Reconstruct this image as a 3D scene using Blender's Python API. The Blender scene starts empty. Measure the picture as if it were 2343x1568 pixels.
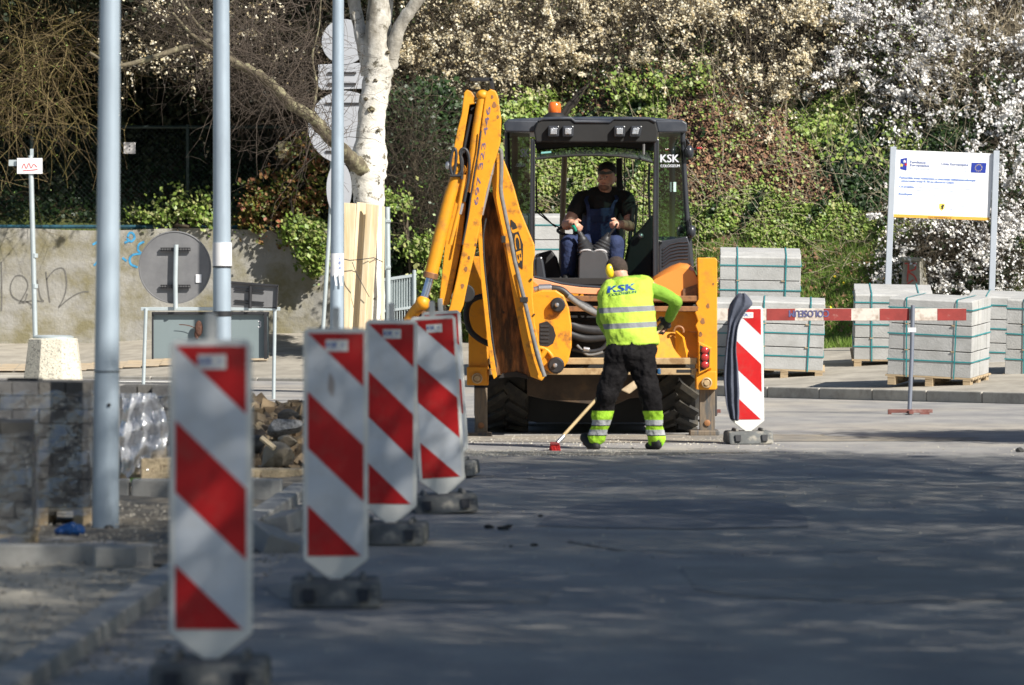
import bpy, bmesh, math, random
import numpy as np
from mathutils import Vector, Matrix, Euler

random.seed(7); rng = np.random.default_rng(7)
scene = bpy.context.scene
R = math.radians
# ---------------------------------------------------------------- camera, light, exposure
F, CX, HY, H = 12000.0, 1171.5, 653.0, 1.43
cam = bpy.data.cameras.new('camera'); camo = bpy.data.objects.new('camera', cam)
scene.collection.objects.link(camo); scene.camera = camo
camo.location = (0, 0, H); camo.rotation_euler = (R(90), 0, 0)
cam.sensor_width = 36; cam.lens = F / 2343 * 36
cam.shift_y = -(784 - HY) / 2343
cam.clip_start = 1; cam.clip_end = 3000
cam.dof.use_dof = True; cam.dof.focus_distance = 60; cam.dof.aperture_fstop = 5.0

SUN_AZ, SUN_EL = 45, 39          # degrees right of straight behind the camera, height
world = bpy.data.worlds.new('World'); scene.world = world; world.use_nodes = True
wn = world.node_tree.nodes; wl = world.node_tree.links
bg = wn['Background']; sky = wn.new('ShaderNodeTexSky'); sky.sky_type = 'NISHITA'
sky.sun_disc = False; sky.sun_elevation = R(SUN_EL); sky.sun_rotation = R(180 - SUN_AZ)
sky.air_density = 1.0; sky.dust_density = 0.6
wl.new(sky.outputs[0], bg.inputs[0]); bg.inputs[1].default_value = 0.052
sl = bpy.data.lights.new('sun', 'SUN'); so = bpy.data.objects.new('sun', sl); scene.collection.objects.link(so)
sl.energy = 5.0; sl.angle = R(0.5); sl.color = (1.0, 0.95, 0.86)
to_sun = Vector((math.sin(R(SUN_AZ)) * math.cos(R(SUN_EL)), -math.cos(R(SUN_AZ)) * math.cos(R(SUN_EL)), math.sin(R(SUN_EL))))
so.rotation_euler = to_sun.to_track_quat('Z', 'Y').to_euler(); so.location = (20, -20, 30)
scene.view_settings.view_transform = 'Standard'; scene.view_settings.look = 'None'
scene.view_settings.exposure = 0.68; scene.view_settings.gamma = 1.0
scene.cycles.max_bounces = 6; scene.cycles.transparent_max_bounces = 16
scene.cycles.use_denoising = True

# ---------------------------------------------------------------- helpers
def W(px, py, d):
    """point of the place that stands at distance d on the line through (px, py)"""
    return Vector(((px - CX) * d / F, d, H - (py - HY) * d / F))
def GR(px, py, z=0.0):
    d = F * (H - z) / (py - HY); return Vector(((px - CX) * d / F, d, z))

MATS = {}
def mat(name, col, rough=0.6, metal=0.0, var=0.15, scale=4.0, col2=None, amt=0.5, scale2=3.0, bump=0.0, bscale=40.0,
        island=None, coat=0.0, stretch=None, spec=0.5, soft=0.12, transl=0.0):
    if name in MATS: return MATS[name]
    m = bpy.data.materials.new(name); m.use_nodes = True; nt = m.node_tree; N = nt.nodes; L = nt.links
    b = N['Principled BSDF']; b.inputs['Roughness'].default_value = rough; b.inputs['Metallic'].default_value = metal
    b.inputs['Specular IOR Level'].default_value = spec
    if coat: b.inputs['Coat Weight'].default_value = coat; b.inputs['Coat Roughness'].default_value = 0.15
    tc = N.new('ShaderNodeTexCoord'); src = tc.outputs['Object']
    if stretch:
        mp = N.new('ShaderNodeMapping'); mp.inputs['Scale'].default_value = stretch; L.new(src, mp.inputs[0]); src = mp.outputs[0]
    def noise(sc, det=5):
        n = N.new('ShaderNodeTexNoise'); n.inputs['Scale'].default_value = sc; n.inputs['Detail'].default_value = det
        n.inputs['Roughness'].default_value = 0.65; L.new(src, n.inputs['Vector']); return n.outputs[0]
    if island:
        geo = N.new('ShaderNodeNewGeometry'); rp = N.new('ShaderNodeValToRGB'); L.new(geo.outputs['Random Per Island'], rp.inputs[0])
        els = rp.color_ramp.elements
        while len(els) < len(island): els.new(0.5)
        for i, c in enumerate(island): els[i].position = i / max(1, len(island) - 1); els[i].color = (*c, 1)
        out = rp.outputs[0]
    else:
        rp = N.new('ShaderNodeValToRGB'); L.new(noise(scale), rp.inputs[0])
        rp.color_ramp.elements[0].position = 0.3; rp.color_ramp.elements[1].position = 0.7
        rp.color_ramp.elements[0].color = (*[c * (1 - var) for c in col], 1); rp.color_ramp.elements[1].color = (*[min(1, c * (1 + var)) for c in col], 1)
        out = rp.outputs[0]
    if col2:
        r2 = N.new('ShaderNodeValToRGB'); L.new(noise(scale2, 8), r2.inputs[0])
        r2.color_ramp.elements[0].position = max(0, 0.5 + (0.5 - amt) * 0.5 - soft / 2); r2.color_ramp.elements[1].position = min(1, 0.5 + (0.5 - amt) * 0.5 + soft / 2)
        mx = N.new('ShaderNodeMix'); mx.data_type = 'RGBA'; L.new(r2.outputs[0], mx.inputs['Factor']); L.new(out, mx.inputs['A'])
        mx.inputs['B'].default_value = (*col2, 1); out = mx.outputs['Result']
    L.new(out, b.inputs['Base Color'])
    if bump:
        bp = N.new('ShaderNodeBump'); bp.inputs['Strength'].default_value = bump; bp.inputs['Distance'].default_value = 0.02
        L.new(noise(bscale, 6), bp.inputs['Height']); L.new(bp.outputs[0], b.inputs['Normal'])
    if transl:
        tl = N.new('ShaderNodeBsdfTranslucent'); L.new(out, tl.inputs[0]); ms = N.new('ShaderNodeMixShader'); ms.inputs[0].default_value = transl
        L.new(b.outputs[0], ms.inputs[1]); L.new(tl.outputs[0], ms.inputs[2]); L.new(ms.outputs[0], N['Material Output'].inputs[0])
    MATS[name] = m; return m

def glass_mat(name, tint, t=0.7, rough=0.03, bump=0.0, gl=(1, 1, 1)):
    if name in MATS: return MATS[name]
    m = bpy.data.materials.new(name); m.use_nodes = True; N = m.node_tree.nodes; L = m.node_tree.links; N.remove(N['Principled BSDF'])
    a = N.new('ShaderNodeBsdfTransparent'); a.inputs[0].default_value = (*tint, 1)
    g = N.new('ShaderNodeBsdfGlossy'); g.inputs['Roughness'].default_value = rough; g.inputs[0].default_value = (*gl, 1)
    x = N.new('ShaderNodeMixShader'); x.inputs[0].default_value = 1 - t
    if bump:
        n = N.new('ShaderNodeTexNoise'); n.inputs['Scale'].default_value = 7; n.inputs['Detail'].default_value = 4
        tc = N.new('ShaderNodeTexCoord'); L.new(tc.outputs['Object'], n.inputs['Vector'])
        bp = N.new('ShaderNodeBump'); bp.inputs['Strength'].default_value = bump; bp.inputs['Distance'].default_value = 0.05
        L.new(n.outputs[0], bp.inputs['Height']); L.new(bp.outputs[0], g.inputs['Normal'])
    L.new(a.outputs[0], x.inputs[1]); L.new(g.outputs[0], x.inputs[2]); L.new(x.outputs[0], N['Material Output'].inputs[0])
    MATS[name] = m; return m

ORG = {}
def tag(o, label=None, cat=None, group=None, kind=None):
    if label: o['label'] = label
    if cat: o['category'] = cat
    if group: o['group'] = group
    if kind: o['kind'] = kind
    return o
def thing(name, label, cat, loc=(0, 0, 0), group=None):
    o = bpy.data.objects.new(name, None); o.empty_display_size = 0.2; scene.collection.objects.link(o)
    o.location = loc; ORG[o.name] = Vector(loc); return tag(o, label, cat, group)
def finish(me, name, mats, parent=None, origin=None, smooth=None, bevel=0, mods=()):
    for m in (mats if isinstance(mats, (list, tuple)) else [mats]): me.materials.append(m)
    o = bpy.data.objects.new(name, me); scene.collection.objects.link(o)
    if parent is not None:
        o.parent = parent; org = ORG[parent.name]; ORG[o.name] = org
        if org.length: me.transform(Matrix.Translation(-org))
    elif origin is not None:
        org = Vector(origin); me.transform(Matrix.Translation(-org)); o.location = org; ORG[o.name] = org
    else: ORG[o.name] = Vector((0, 0, 0))
    if bevel:
        b = o.modifiers.new('b', 'BEVEL'); b.width = bevel; b.segments = 2; b.limit_method = 'ANGLE'; b.angle_limit = R(40)
    if smooth is not None:
        me.polygons.foreach_set('use_smooth', [True] * len(me.polygons)); me.set_sharp_from_angle(angle=R(smooth))
    return o

class MB:
    def __init__(s): s.v = []; s.f = []; s.m = []
    def add(s, vs, fs, mi=0):
        k = len(s.v); s.v += [tuple(v) for v in vs]; s.f += [tuple(i + k for i in f) for f in fs]; s.m += [mi] * len(fs); return s
    def box(s, c, size, rot=None, mi=0):
        hx, hy, hz = [q / 2 for q in size]; c = Vector(c); M_ = rot if rot is not None else Matrix.Identity(3)
        vs = [c + M_ @ Vector((x * hx, y * hy, z * hz)) for x in (-1, 1) for y in (-1, 1) for z in (-1, 1)]
        return s.add(vs, [(0, 1, 3, 2), (4, 6, 7, 5), (0, 4, 5, 1), (2, 3, 7, 6), (0, 2, 6, 4), (1, 5, 7, 3)], mi)
    def prism(s, pts, vec, mi=0):
        n = len(pts); vec = Vector(vec); a = [Vector(p) for p in pts]
        nn = Vector((0, 0, 0))
        for i in range(n): nn += a[i].cross(a[(i + 1) % n])
        if nn.dot(vec) > 0: a = a[::-1]
        vs = a + [p + vec for p in a]
        fs = [tuple(range(n)), tuple(range(2 * n - 1, n - 1, -1))] + [(i + n, (i + 1) % n + n, (i + 1) % n, i) for i in range(n)]
        return s.add(vs, [f[::1] for f in fs], mi)
    def slab(s, poly, d, t, mi=0):
        return s.prism([W(x, y, d) for x, y in poly], (0, t, 0), mi)
    def rect(s, x0, y0, x1, y1, d, t, mi=0): return s.slab([(x0, y0), (x1, y0), (x1, y1), (x0, y1)], d, t, mi)
    def tube(s, pts, r, n=8, mi=0, cap=True):
        pts = [Vector(p) for p in pts]; K = len(pts); rs = r if isinstance(r, (list, tuple)) else [r] * K
        vs = []; t0 = (pts[1] - pts[0]).normalized(); up = Vector((0, 0, 1)) if abs(t0.z) < 0.9 else Vector((1, 0, 0))
        u = t0.cross(up).normalized()
        for i, p in enumerate(pts):
            t = (pts[min(i + 1, K - 1)] - pts[max(i - 1, 0)]).normalized(); u = (u - t * u.dot(t)).normalized(); w = t.cross(u)
            for k in range(n):
                a = 2 * math.pi * k / n; vs.append(p + (u * math.cos(a) + w * math.sin(a)) * rs[i])
        fs = [(i * n + k, i * n + (k + 1) % n, (i + 1) * n + (k + 1) % n, (i + 1) * n + k) for i in range(K - 1) for k in range(n)]
        if cap: fs += [tuple(range(n - 1, -1, -1)), tuple((K - 1) * n + k for k in range(n))]
        return s.add(vs, fs, mi)
    def lathe(s, prof, c=(0, 0, 0), rot=None, n=20, mi=0):
        c = Vector(c); M_ = rot if rot is not None else Matrix.Identity(3); vs = []
        for r, z in prof:
            for k in range(n):
                a = 2 * math.pi * k / n; vs.append(c + M_ @ Vector((r * math.cos(a), r * math.sin(a), z)))
        K = len(prof); fs = [(i * n + k, i * n + (k + 1) % n, (i + 1) * n + (k + 1) % n, (i + 1) * n + k) for i in range(K - 1) for k in range(n)]
        fs += [tuple(range(n - 1, -1, -1)), tuple((K - 1) * n + k for k in range(n))]
        return s.add(vs, fs, mi)
    def ell(s, c, rad, rot=None, nu=14, nv=9, mi=0):
        prof = [(math.sin(math.pi * i / nv), -math.cos(math.pi * i / nv)) for i in range(nv + 1)]; prof[0] = (0.02, -1); prof[-1] = (0.02, 1)
        M_ = rot if rot is not None else Matrix.Identity(3)
        D = Matrix(((rad[0], 0, 0), (0, rad[1], 0), (0, 0, rad[2]))); return s.lathe(prof, c, M_ @ D, nu, mi)
    def cap(s, a, b, ra, rb, n=12):
        a = Vector(a); b = Vector(b); q = (b - a).normalized()
        pts, rs = [], []
        for i in (0.05, 0.3, 0.6, 0.85): th = i * math.pi / 2; pts.append(a - q * ra * math.cos(th)); rs.append(ra * math.sin(th))
        pts.append(a); rs.append(ra); pts.append(b); rs.append(rb)
        for i in (0.85, 0.6, 0.3, 0.05): th = i * math.pi / 2; pts.append(b + q * rb * math.cos(th)); rs.append(rb * math.sin(th))
        return s.tube(pts, rs, n)
    def chain(s, pts, rs):
        for i in range(len(pts) - 1): s.cap(pts[i], pts[i + 1], rs[i], rs[i + 1])
        return s
    def loft(s, rows, mi=0):
        n = len(rows[0]); vs = [v for r in rows for v in r]
        fs = [(i * n + k, i * n + (k + 1) % n, (i + 1) * n + (k + 1) % n, (i + 1) * n + k) for i in range(len(rows) - 1) for k in range(n)]
        fs += [tuple(range(n - 1, -1, -1)), tuple((len(rows) - 1) * n + k for k in range(n))]
        return s.add(vs, fs, mi)
    def poly(s, pts, mi=0): return s.add(pts, [tuple(range(len(pts)))], mi)
    def build(s, name, mats, parent=None, origin=None, smooth=None, bevel=0, recalc=True):
        me = bpy.data.meshes.new(name); me.from_pydata(s.v, [], s.f); me.polygons.foreach_set('material_index', s.m)
        if recalc:
            bm = bmesh.new(); bm.from_mesh(me); bmesh.ops.recalc_face_normals(bm, faces=bm.faces); bm.to_mesh(me); bm.free()
        me.update(); return finish(me, name, mats, parent, origin, smooth, bevel)

def remesh(o, vox=0.012, it=4):
    m = o.modifiers.new('r', 'REMESH'); m.mode = 'VOXEL'; m.voxel_size = vox; m.use_smooth_shade = True
    k = o.modifiers.new('s', 'SMOOTH'); k.iterations = it; k.factor = 0.5; return o

def np_mesh(name, V, Q, mats, parent=None, origin=None, smooth=None, mi=None):
    me = bpy.data.meshes.new(name); me.vertices.add(len(V)); me.vertices.foreach_set('co', np.ascontiguousarray(V, dtype=np.float32).ravel())
    me.loops.add(len(Q) * 4); me.loops.foreach_set('vertex_index', np.ascontiguousarray(Q, dtype=np.int32).ravel())
    me.polygons.add(len(Q)); me.polygons.foreach_set('loop_start', np.arange(0, len(Q) * 4, 4, dtype=np.int32))
    if mi is not None: me.polygons.foreach_set('material_index', np.asarray(mi, dtype=np.int32))
    me.update(calc_edges=True)
    return finish(me, name, mats, parent, origin, smooth)
def unit(a): return a / (np.linalg.norm(a, axis=-1, keepdims=True) + 1e-9)
def leaves(P, size, bias=(0, 0, 0), bw=0.0, aspect=0.6):
    """many small leaf-shaped faces: V, Q arrays"""
    N_ = len(P); s = np.asarray(size) * np.ones(N_); n = unit(rng.normal(size=(N_, 3)) * (1 - bw) + np.asarray(bias) * bw * 2)
    t = unit(np.cross(n, rng.normal(size=(N_, 3)))); b = np.cross(n, t)
    s = s[:, None]; V = np.stack([P - t * s, P + b * s * aspect, P + t * s, P - b * s * aspect], 1).reshape(-1, 3)
    return V, np.arange(4 * N_).reshape(N_, 4)
def twigs(P, Rr, n=3):
    """P (N,K,3) polylines, Rr (N,K) radii -> V, Q"""
    N_, K, _ = P.shape; T = unit(P[:, -1] - P[:, 0]); u = unit(np.cross(T, np.array([0.31, 0.77, 0.22]))); w = np.cross(T, u)
    ang = 2 * np.pi * np.arange(n) / n
    ring = u[:, None, None, :] * np.cos(ang)[None, None, :, None] + w[:, None, None, :] * np.sin(ang)[None, None, :, None]
    V = (P[:, :, None, :] + ring * Rr[:, :, None, None]).reshape(-1, 3)
    i = np.arange(N_)[:, None, None] * K * n; k = np.arange(K - 1)[None, :, None] * n; a = np.arange(n)[None, None, :]; a2 = (a + 1) % n
    Q = np.stack([i + k + a, i + k + a2, i + k + n + a2, i + k + n + a], -1).reshape(-1, 4); return V, Q
def merge(*vq):
    V = []; Q = []; k = 0
    for v, q in vq: V.append(v); Q.append(q + k); k += len(v)
    return np.concatenate(V), np.concatenate(Q)
def curves(P0, D, Ln, K=5, bend=0.25, grav=-0.1):
    """twig polylines from points P0 along D"""
    N_ = len(P0); pts = [P0]; d = D.copy(); c = rng.normal(size=(N_, 3)) * bend
    for k in range(K - 1):
        d = unit(d + c / K * 2 + rng.normal(size=(N_, 3)) * bend * 0.5 + np.array([0, 0, grav]) / K * 2); pts.append(pts[-1] + d * (Ln / (K - 1))[:, None])
    return np.stack(pts, 1)

_tc = {}
def textgeo(txt):
    if txt in _tc: return _tc[txt]
    cu = bpy.data.curves.new('t', 'FONT'); cu.body = txt; cu.align_x = 'CENTER'; cu.align_y = 'CENTER'; cu.resolution_u = 3
    ob = bpy.data.objects.new('t', cu); scene.collection.objects.link(ob); dg = bpy.context.evaluated_depsgraph_get(); dg.update()
    me = bpy.data.meshes.new_from_object(ob.evaluated_get(dg)); vs = [v.co.copy() for v in me.vertices]; fs = [tuple(p.vertices) for p in me.polygons]
    bpy.data.objects.remove(ob); bpy.data.meshes.remove(me); _tc[txt] = (vs, fs); return vs, fs
def text(mb, txt, c, u, v, w=None, h=None, mi=0, align=0, bold=0.0):
    """write txt centred at c; u, v unit vectors; w = width in m, h = height of the box"""
    vs, fs = textgeo(txt); xs = [p.x for p in vs]; ys = [p.y for p in vs]; x0, x1, y0, y1 = min(xs), max(xs), min(ys), max(ys)
    sx = (w / (x1 - x0)) if w else None; sy = (h / (y1 - y0)) if h else None
    sx = sx or sy; sy = sy or sx; c = Vector(c); u = Vector(u); v = Vector(v); mx, my = (x0 + x1) / 2, (y0 + y1) / 2
    if align == -1: mx = x0
    if align == 1: mx = x1
    offs = [(0, 0)] if not bold else [(-bold, 0), (bold, 0), (0, 0)]
    for k, (ox, oz) in enumerate(offs):
        nrm = u.cross(v) * (0.0006 * k)
        mb.add([c + u * ((p.x - mx) * sx + ox) + v * (p.y - my) * sy + nrm for p in vs], fs, mi)
def children(o): return [c for c in bpy.data.objects if c.parent == o]
def copy_tree(o, kids):
    c = o.copy(); scene.collection.objects.link(c); ORG[c.name] = ORG.get(o.name, Vector())
    for ch in kids.get(o.name, []):
        k = copy_tree(ch, kids); k.parent = c
    return c
def kidmap(root):
    km = {}
    def rec(o):
        km[o.name] = children(o)
        for c in km[o.name]: rec(c)
    rec(root); return km

# ---------------------------------------------------------------- ground heights
YK = [(-60, 80.5), (-7, 80.5), (-3, 78), (3.22, 66.8), (6.16, 63.1), (9, 60.5), (60, 50)]
YB = [(-60, 85.6), (-2.6, 85.6), (-0.5, 80.5), (3, 76), (7, 73.5), (60, 66)]
def ip(tab, x): return np.interp(x, [t[0] for t in tab], [t[1] for t in tab])
def pave_z(x, y):
    u = y - ip(YK, x); k = np.interp(x, [-4, 2], [0.088, 0.045]); return np.interp(x, [-3, 1], [0.04, 0.13]) + k * np.maximum(u, 0)
def bump_z(x, y): return 0.22 * np.sin(x * 0.9 + 1.3 * np.sin(y * 0.33)) * np.sin(y * 0.55 + 0.6) + 0.1 * np.sin(x * 2.3 + y * 1.1) + 0.05 * np.sin(x * 5.1 - y * 3.3)
def hill_z(x, y):
    x = np.asarray(x, float); y = np.asarray(y, float); yb = ip(YB, x); u = np.maximum(y - yb, 0)
    base = pave_z(x, yb); st = np.interp(x, [-3.4, -1.4], [1.75, 0.0]); sl = np.interp(x, [-3, 0, 4], [0.36, 0.5, 0.55])
    return base + st * np.clip(u / 0.25, 0, 1) + 6.5 * (1 - np.exp(-u * sl / 6.5 * 1.25)) + u * 0.22 + bump_z(x, y) * np.clip(u / 3, 0, 1) - 0.02
# ---------------------------------------------------------------- setting: ground, road, pavement, kerbs, hillside
m_asph = mat('asphalt', (0.085, 0.086, 0.092), 0.85, var=0.25, scale=0.6, col2=(0.06, 0.06, 0.066), amt=0.45, scale2=1.4, soft=0.3, bump=0.35, bscale=90)
def grid(name, x0, x1, y0, y1, nx, ny, fz, mats, kind='structure'):
    X, Y = np.meshgrid(np.linspace(x0, x1, nx), np.linspace(y0, y1, ny)); Z = fz(X, Y)
    V = np.stack([X, Y, Z], -1).reshape(-1, 3); i = np.arange(nx - 1)[None, :] + np.arange(ny - 1)[:, None] * nx
    Q = np.stack([i, i + 1, i + nx + 1, i + nx], -1).reshape(-1, 4); o = np_mesh(name, V, Q, mats, smooth=60); tag(o, kind=kind); return o
m_soil = mat('soil', (0.055, 0.043, 0.028), 0.95, var=0.4, scale=1.5, bump=0.6, bscale=14)
grid('ground', -600, 600, -300, 900, 3, 3, lambda x, y: x * 0 - 0.08, m_soil)
# road: asphalt sheet with the worn lighter patches of its own
def road_mat():
    m = bpy.data.materials.new('road_asphalt'); m.use_nodes = True; N = m.node_tree.nodes; L = m.node_tree.links; b = N['Principled BSDF']
    b.inputs['Roughness'].default_value = 0.8; b.inputs['Specular IOR Level'].default_value = 0.35
    tc = N.new('ShaderNodeTexCoord')
    def noise(sc, det, st=(1, 1, 1)):
        mp = N.new('ShaderNodeMapping'); mp.inputs['Scale'].default_value = st; L.new(tc.outputs['Object'], mp.inputs[0])
        n = N.new('ShaderNodeTexNoise'); n.inputs['Scale'].default_value = sc; n.inputs['Detail'].default_value = det; L.new(mp.outputs[0], n.inputs['Vector']); return n.outputs[0]
    def ramp(src, p0, p1, c0, c1):
        r = N.new('ShaderNodeValToRGB'); L.new(src, r.inputs[0]); e = r.color_ramp.elements; e[0].position = p0; e[1].position = p1; e[0].color = (*c0, 1); e[1].color = (*c1, 1); return r.outputs[0]
    def mul(a, c, f=1.0):
        x = N.new('ShaderNodeMix'); x.data_type = 'RGBA'; x.blend_type = 'MULTIPLY'; x.inputs['Factor'].default_value = f; L.new(a, x.inputs['A']); L.new(c, x.inputs['B']); return x.outputs['Result']
    base = ramp(noise(0.35, 6), 0.3, 0.7, (0.275, 0.27, 0.266), (0.34, 0.332, 0.322))
    fine = ramp(noise(60, 3), 0.2, 0.8, (0.72, 0.72, 0.72), (1.25, 1.25, 1.25)); mid = ramp(noise(2.2, 7, (1, 0.35, 1)), 0.35, 0.65, (0.78, 0.78, 0.8), (1.1, 1.08, 1.04))
    dust = ramp(noise(0.22, 5), 0.48, 0.62, (1, 1, 1), (1.22, 1.16, 1.06))
    L.new(mul(mul(mul(base, fine), mid), dust), b.inputs['Base Color'])
    bp = N.new('ShaderNodeBump'); bp.inputs['Strength'].default_value = 0.5; bp.inputs['Distance'].default_value = 0.01; L.new(noise(120, 4), bp.inputs['Height']); L.new(bp.outputs[0], b.inputs['Normal']); return m
m_road = road_mat()
grid('road', -40, 60, -60, 82, 3, 3, lambda x, y: x * 0, m_road)
# pavement beyond the kerb
m_pave = mat('pavement_concrete', (0.36, 0.33, 0.28), 0.9, var=0.18, scale=1.2, col2=(0.22, 0.2, 0.17), amt=0.35, scale2=2.5, soft=0.3, bump=0.3, bscale=25)
xs = np.concatenate([np.linspace(-45, -8, 20), np.linspace(-7.8, 9, 100), np.linspace(10, 45, 20)])
U = np.linspace(0, 1, 12); XX, UU = np.meshgrid(xs, U); YY = ip(YK, XX) + 0.13 + UU * (ip(YB, XX) + 1.0 - ip(YK, XX)); ZZ = pave_z(XX, YY)
nx = len(xs); i = np.arange(nx - 1)[None, :] + np.arange(11)[:, None] * nx
tag(np_mesh('pavement', np.stack([XX, YY, ZZ], -1).reshape(-1, 3), np.stack([i, i + 1, i + nx + 1, i + nx], -1).reshape(-1, 4), m_pave, smooth=60), kind='structure')
# kerb stones along the far edge of the road
m_kerb = mat('kerb_concrete', (0.37, 0.35, 0.31), 0.85, var=0.14, scale=3, col2=(0.24, 0.22, 0.19), amt=0.3, scale2=5, soft=0.25, bump=0.2)
k = MB(); x = -20.0
while x < 20:
    y = float(ip(YK, x)); x2 = x + 0.05; 
    sl = (float(ip(YK, x + 0.5)) - y) / 0.5; dx = 0.985 / math.hypot(1, sl); a = Vector((x, y, 0)); b = Vector((x + dx, float(ip(YK, x + dx)), 0))
    q = (b - a); L_ = q.length; ang = math.atan2(q.y, q.x); c = (a + b) / 2
    kh = float(np.interp(c.x, [-3, 1], [0.04, 0.13])); k.box((c.x, c.y + 0.05, kh / 2), (L_ - 0.012, 0.15, kh + 0.02), Matrix.Rotation(ang, 3, 'Z')); x += dx
tag(k.build('kerb', m_kerb, bevel=0.015), kind='structure')
# pale line and yellow tactile band at the far left
m_white = mat('road_paint', (0.75, 0.74, 0.7), 0.7, var=0.1, col2=(0.4, 0.4, 0.38), amt=0.25, scale2=6)
mb = MB(); mb.poly([(-22, 77.2, 0.006), (-4.5, 77.2, 0.006), (-4.5, 77.75, 0.006), (-22, 77.75, 0.006)]); tag(mb.build('road_marking', m_white, recalc=False), kind='structure')
m_tact = mat('tactile_paving', (0.48, 0.37, 0.24), 0.85, var=0.2, scale=8, bump=0.4, bscale=40, col2=(0.44, 0.37, 0.28), amt=0.5, scale2=3, soft=0.4)
mb = MB()
for j in range(58):
    xx = -20 + j * 0.28
    for r_ in range(3):
        y0 = 80.95 + r_ * 0.36; mb.poly([(xx, y0, float(pave_z(xx, y0)) + 0.03), (xx + 0.265, y0, float(pave_z(xx, y0)) + 0.03), (xx + 0.265, y0 + 0.345, float(pave_z(xx, y0 + 0.345)) + 0.03), (xx, y0 + 0.345, float(pave_z(xx, y0 + 0.345)) + 0.03)])
tag(mb.build('tactile_paving', m_tact, recalc=False), kind='structure')
# hillside
def hill_mat():
    m = bpy.data.materials.new('hillside_earth'); m.use_nodes = True; N = m.node_tree.nodes; L = m.node_tree.links; b = N['Principled BSDF']; b.inputs['Roughness'].default_value = 0.95
    tc = N.new('ShaderNodeTexCoord'); n = N.new('ShaderNodeTexNoise'); n.inputs['Scale'].default_value = 1.1; n.inputs['Detail'].default_value = 9; L.new(tc.outputs['Object'], n.inputs['Vector'])
    r = N.new('ShaderNodeValToRGB'); L.new(n.outputs[0], r.inputs[0]); e = r.color_ramp.elements; e[0].position = 0.3; e[0].color = (0.018, 0.014, 0.008, 1); e[1].position = 0.72; e[1].color = (0.12, 0.085, 0.045, 1)  # earth colour darkened for the shaded gaps behind the twigs
    x = e.new(0.5); x.color = (0.05, 0.035, 0.018, 1)
    sp = N.new('ShaderNodeSeparateXYZ'); L.new(tc.outputs['Object'], sp.inputs[0]); ad = N.new('ShaderNodeMath'); ad.operation = 'MULTIPLY_ADD'; L.new(n.outputs[0], ad.inputs[0]); ad.inputs[1].default_value = 1.2; L.new(sp.outputs[2], ad.inputs[2])
    mr = N.new('ShaderNodeMapRange'); mr.inputs[1].default_value = 2.6; mr.inputs[2].default_value = 3.4; mr.inputs[3].default_value = 1; mr.inputs[4].default_value = 0; L.new(ad.outputs[0], mr.inputs[0])
    mx = N.new('ShaderNodeMix'); mx.data_type = 'RGBA'; L.new(mr.outputs[0], mx.inputs['Factor']); L.new(r.outputs[0], mx.inputs['A']); mx.inputs['B'].default_value = (0.13, 0.19, 0.035, 1); L.new(mx.outputs['Result'], b.inputs['Base Color'])
    bp = N.new('ShaderNodeBump'); bp.inputs['Strength'].default_value = 0.9; bp.inputs['Distance'].default_value = 0.06; n2 = N.new('ShaderNodeTexNoise'); n2.inputs['Scale'].default_value = 9; n2.inputs['Detail'].default_value = 6
    L.new(tc.outputs['Object'], n2.inputs['Vector']); L.new(n2.outputs[0], bp.inputs['Height']); L.new(bp.outputs[0], b.inputs['Normal']); return m
xs = np.concatenate([np.linspace(-60, -12, 24), np.linspace(-11.6, 14, 130), np.linspace(15, 60, 22)])
us = np.concatenate([[0, 0.02, 0.25], np.linspace(0.5, 20, 70), np.linspace(22, 90, 14)]); XX, UU = np.meshgrid(xs, us); YY = ip(YB, XX) + UU; ZZ = hill_z(XX, YY)
nx = len(xs); i = np.arange(nx - 1)[None, :] + np.arange(len(us) - 1)[:, None] * nx
tag(np_mesh('hillside', np.stack([XX, YY, ZZ], -1).reshape(-1, 3), np.stack([i, i + 1, i + nx + 1, i + nx], -1).reshape(-1, 4), hill_mat(), smooth=60), kind='structure')

# construction strip left of the road
m_dirt = mat('site_dirt', (0.38, 0.345, 0.28), 0.95, var=0.3, scale=1.6, col2=(0.3, 0.275, 0.225), amt=0.42, scale2=2.3, soft=0.3, bump=0.7, bscale=16, stretch=(1, 0.5, 1))
m_sand = mat('sand', (0.42, 0.36, 0.26), 0.95, var=0.25, scale=9, col2=(0.2, 0.17, 0.12), amt=0.35, scale2=12, bump=0.6, bscale=30)
m_oldk = mat('old_kerb', (0.34, 0.34, 0.325), 0.85, var=0.1, scale=3, bump=0.3, col2=(0.22, 0.21, 0.2), amt=0.4, scale2=4, soft=0.4)
def dz(x, y): return 0.025 + 0.008 * np.sin(x * 3 + y) * np.sin(y * 0.9 + 1) + 0.012 * np.sin(x * 9 + 2 * y)
grid('sidewalk_base', -9, -1.74, 12, 26.3, 30, 60, dz, m_dirt)
grid('site_ground', -12, -1.45, 26.45, 44.5, 40, 60, lambda x, y: 0.03 + 0.03 * np.sin(x * 2.1 + y * 1.3) * np.sin(y * 0.8) + 0.012 * np.sin(x * 7 + y * 5), mat('site_soil', (0.16, 0.14, 0.11), 0.95, var=0.35, scale=2.2, col2=(0.36, 0.31, 0.23), amt=0.3, scale2=1.3, soft=0.2, bump=0.8, bscale=15))
k = MB(); kx = lambda yy: -1.76 + (yy - 18) * 0.018
k.prism([(kx(12) - .07, 12, -.05), (kx(12) + .07, 12, -.05), (kx(36) + .07, 36, -.05), (kx(36) - .07, 36, -.05)], (0, 0, .125))
tag(k.build('edge_kerb', m_oldk, bevel=0.012), kind='structure')
k = MB()
for j in range(7): k.box((-2.3 - j * 1.0, 26.37 + 0.01 * (j % 2), 0.05), (0.985, 0.14, 0.16))
for j in range(7): k.box((-2.0 - j * 1.0, 34.4, 0.07), (0.985, 0.16, 0.18))
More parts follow.
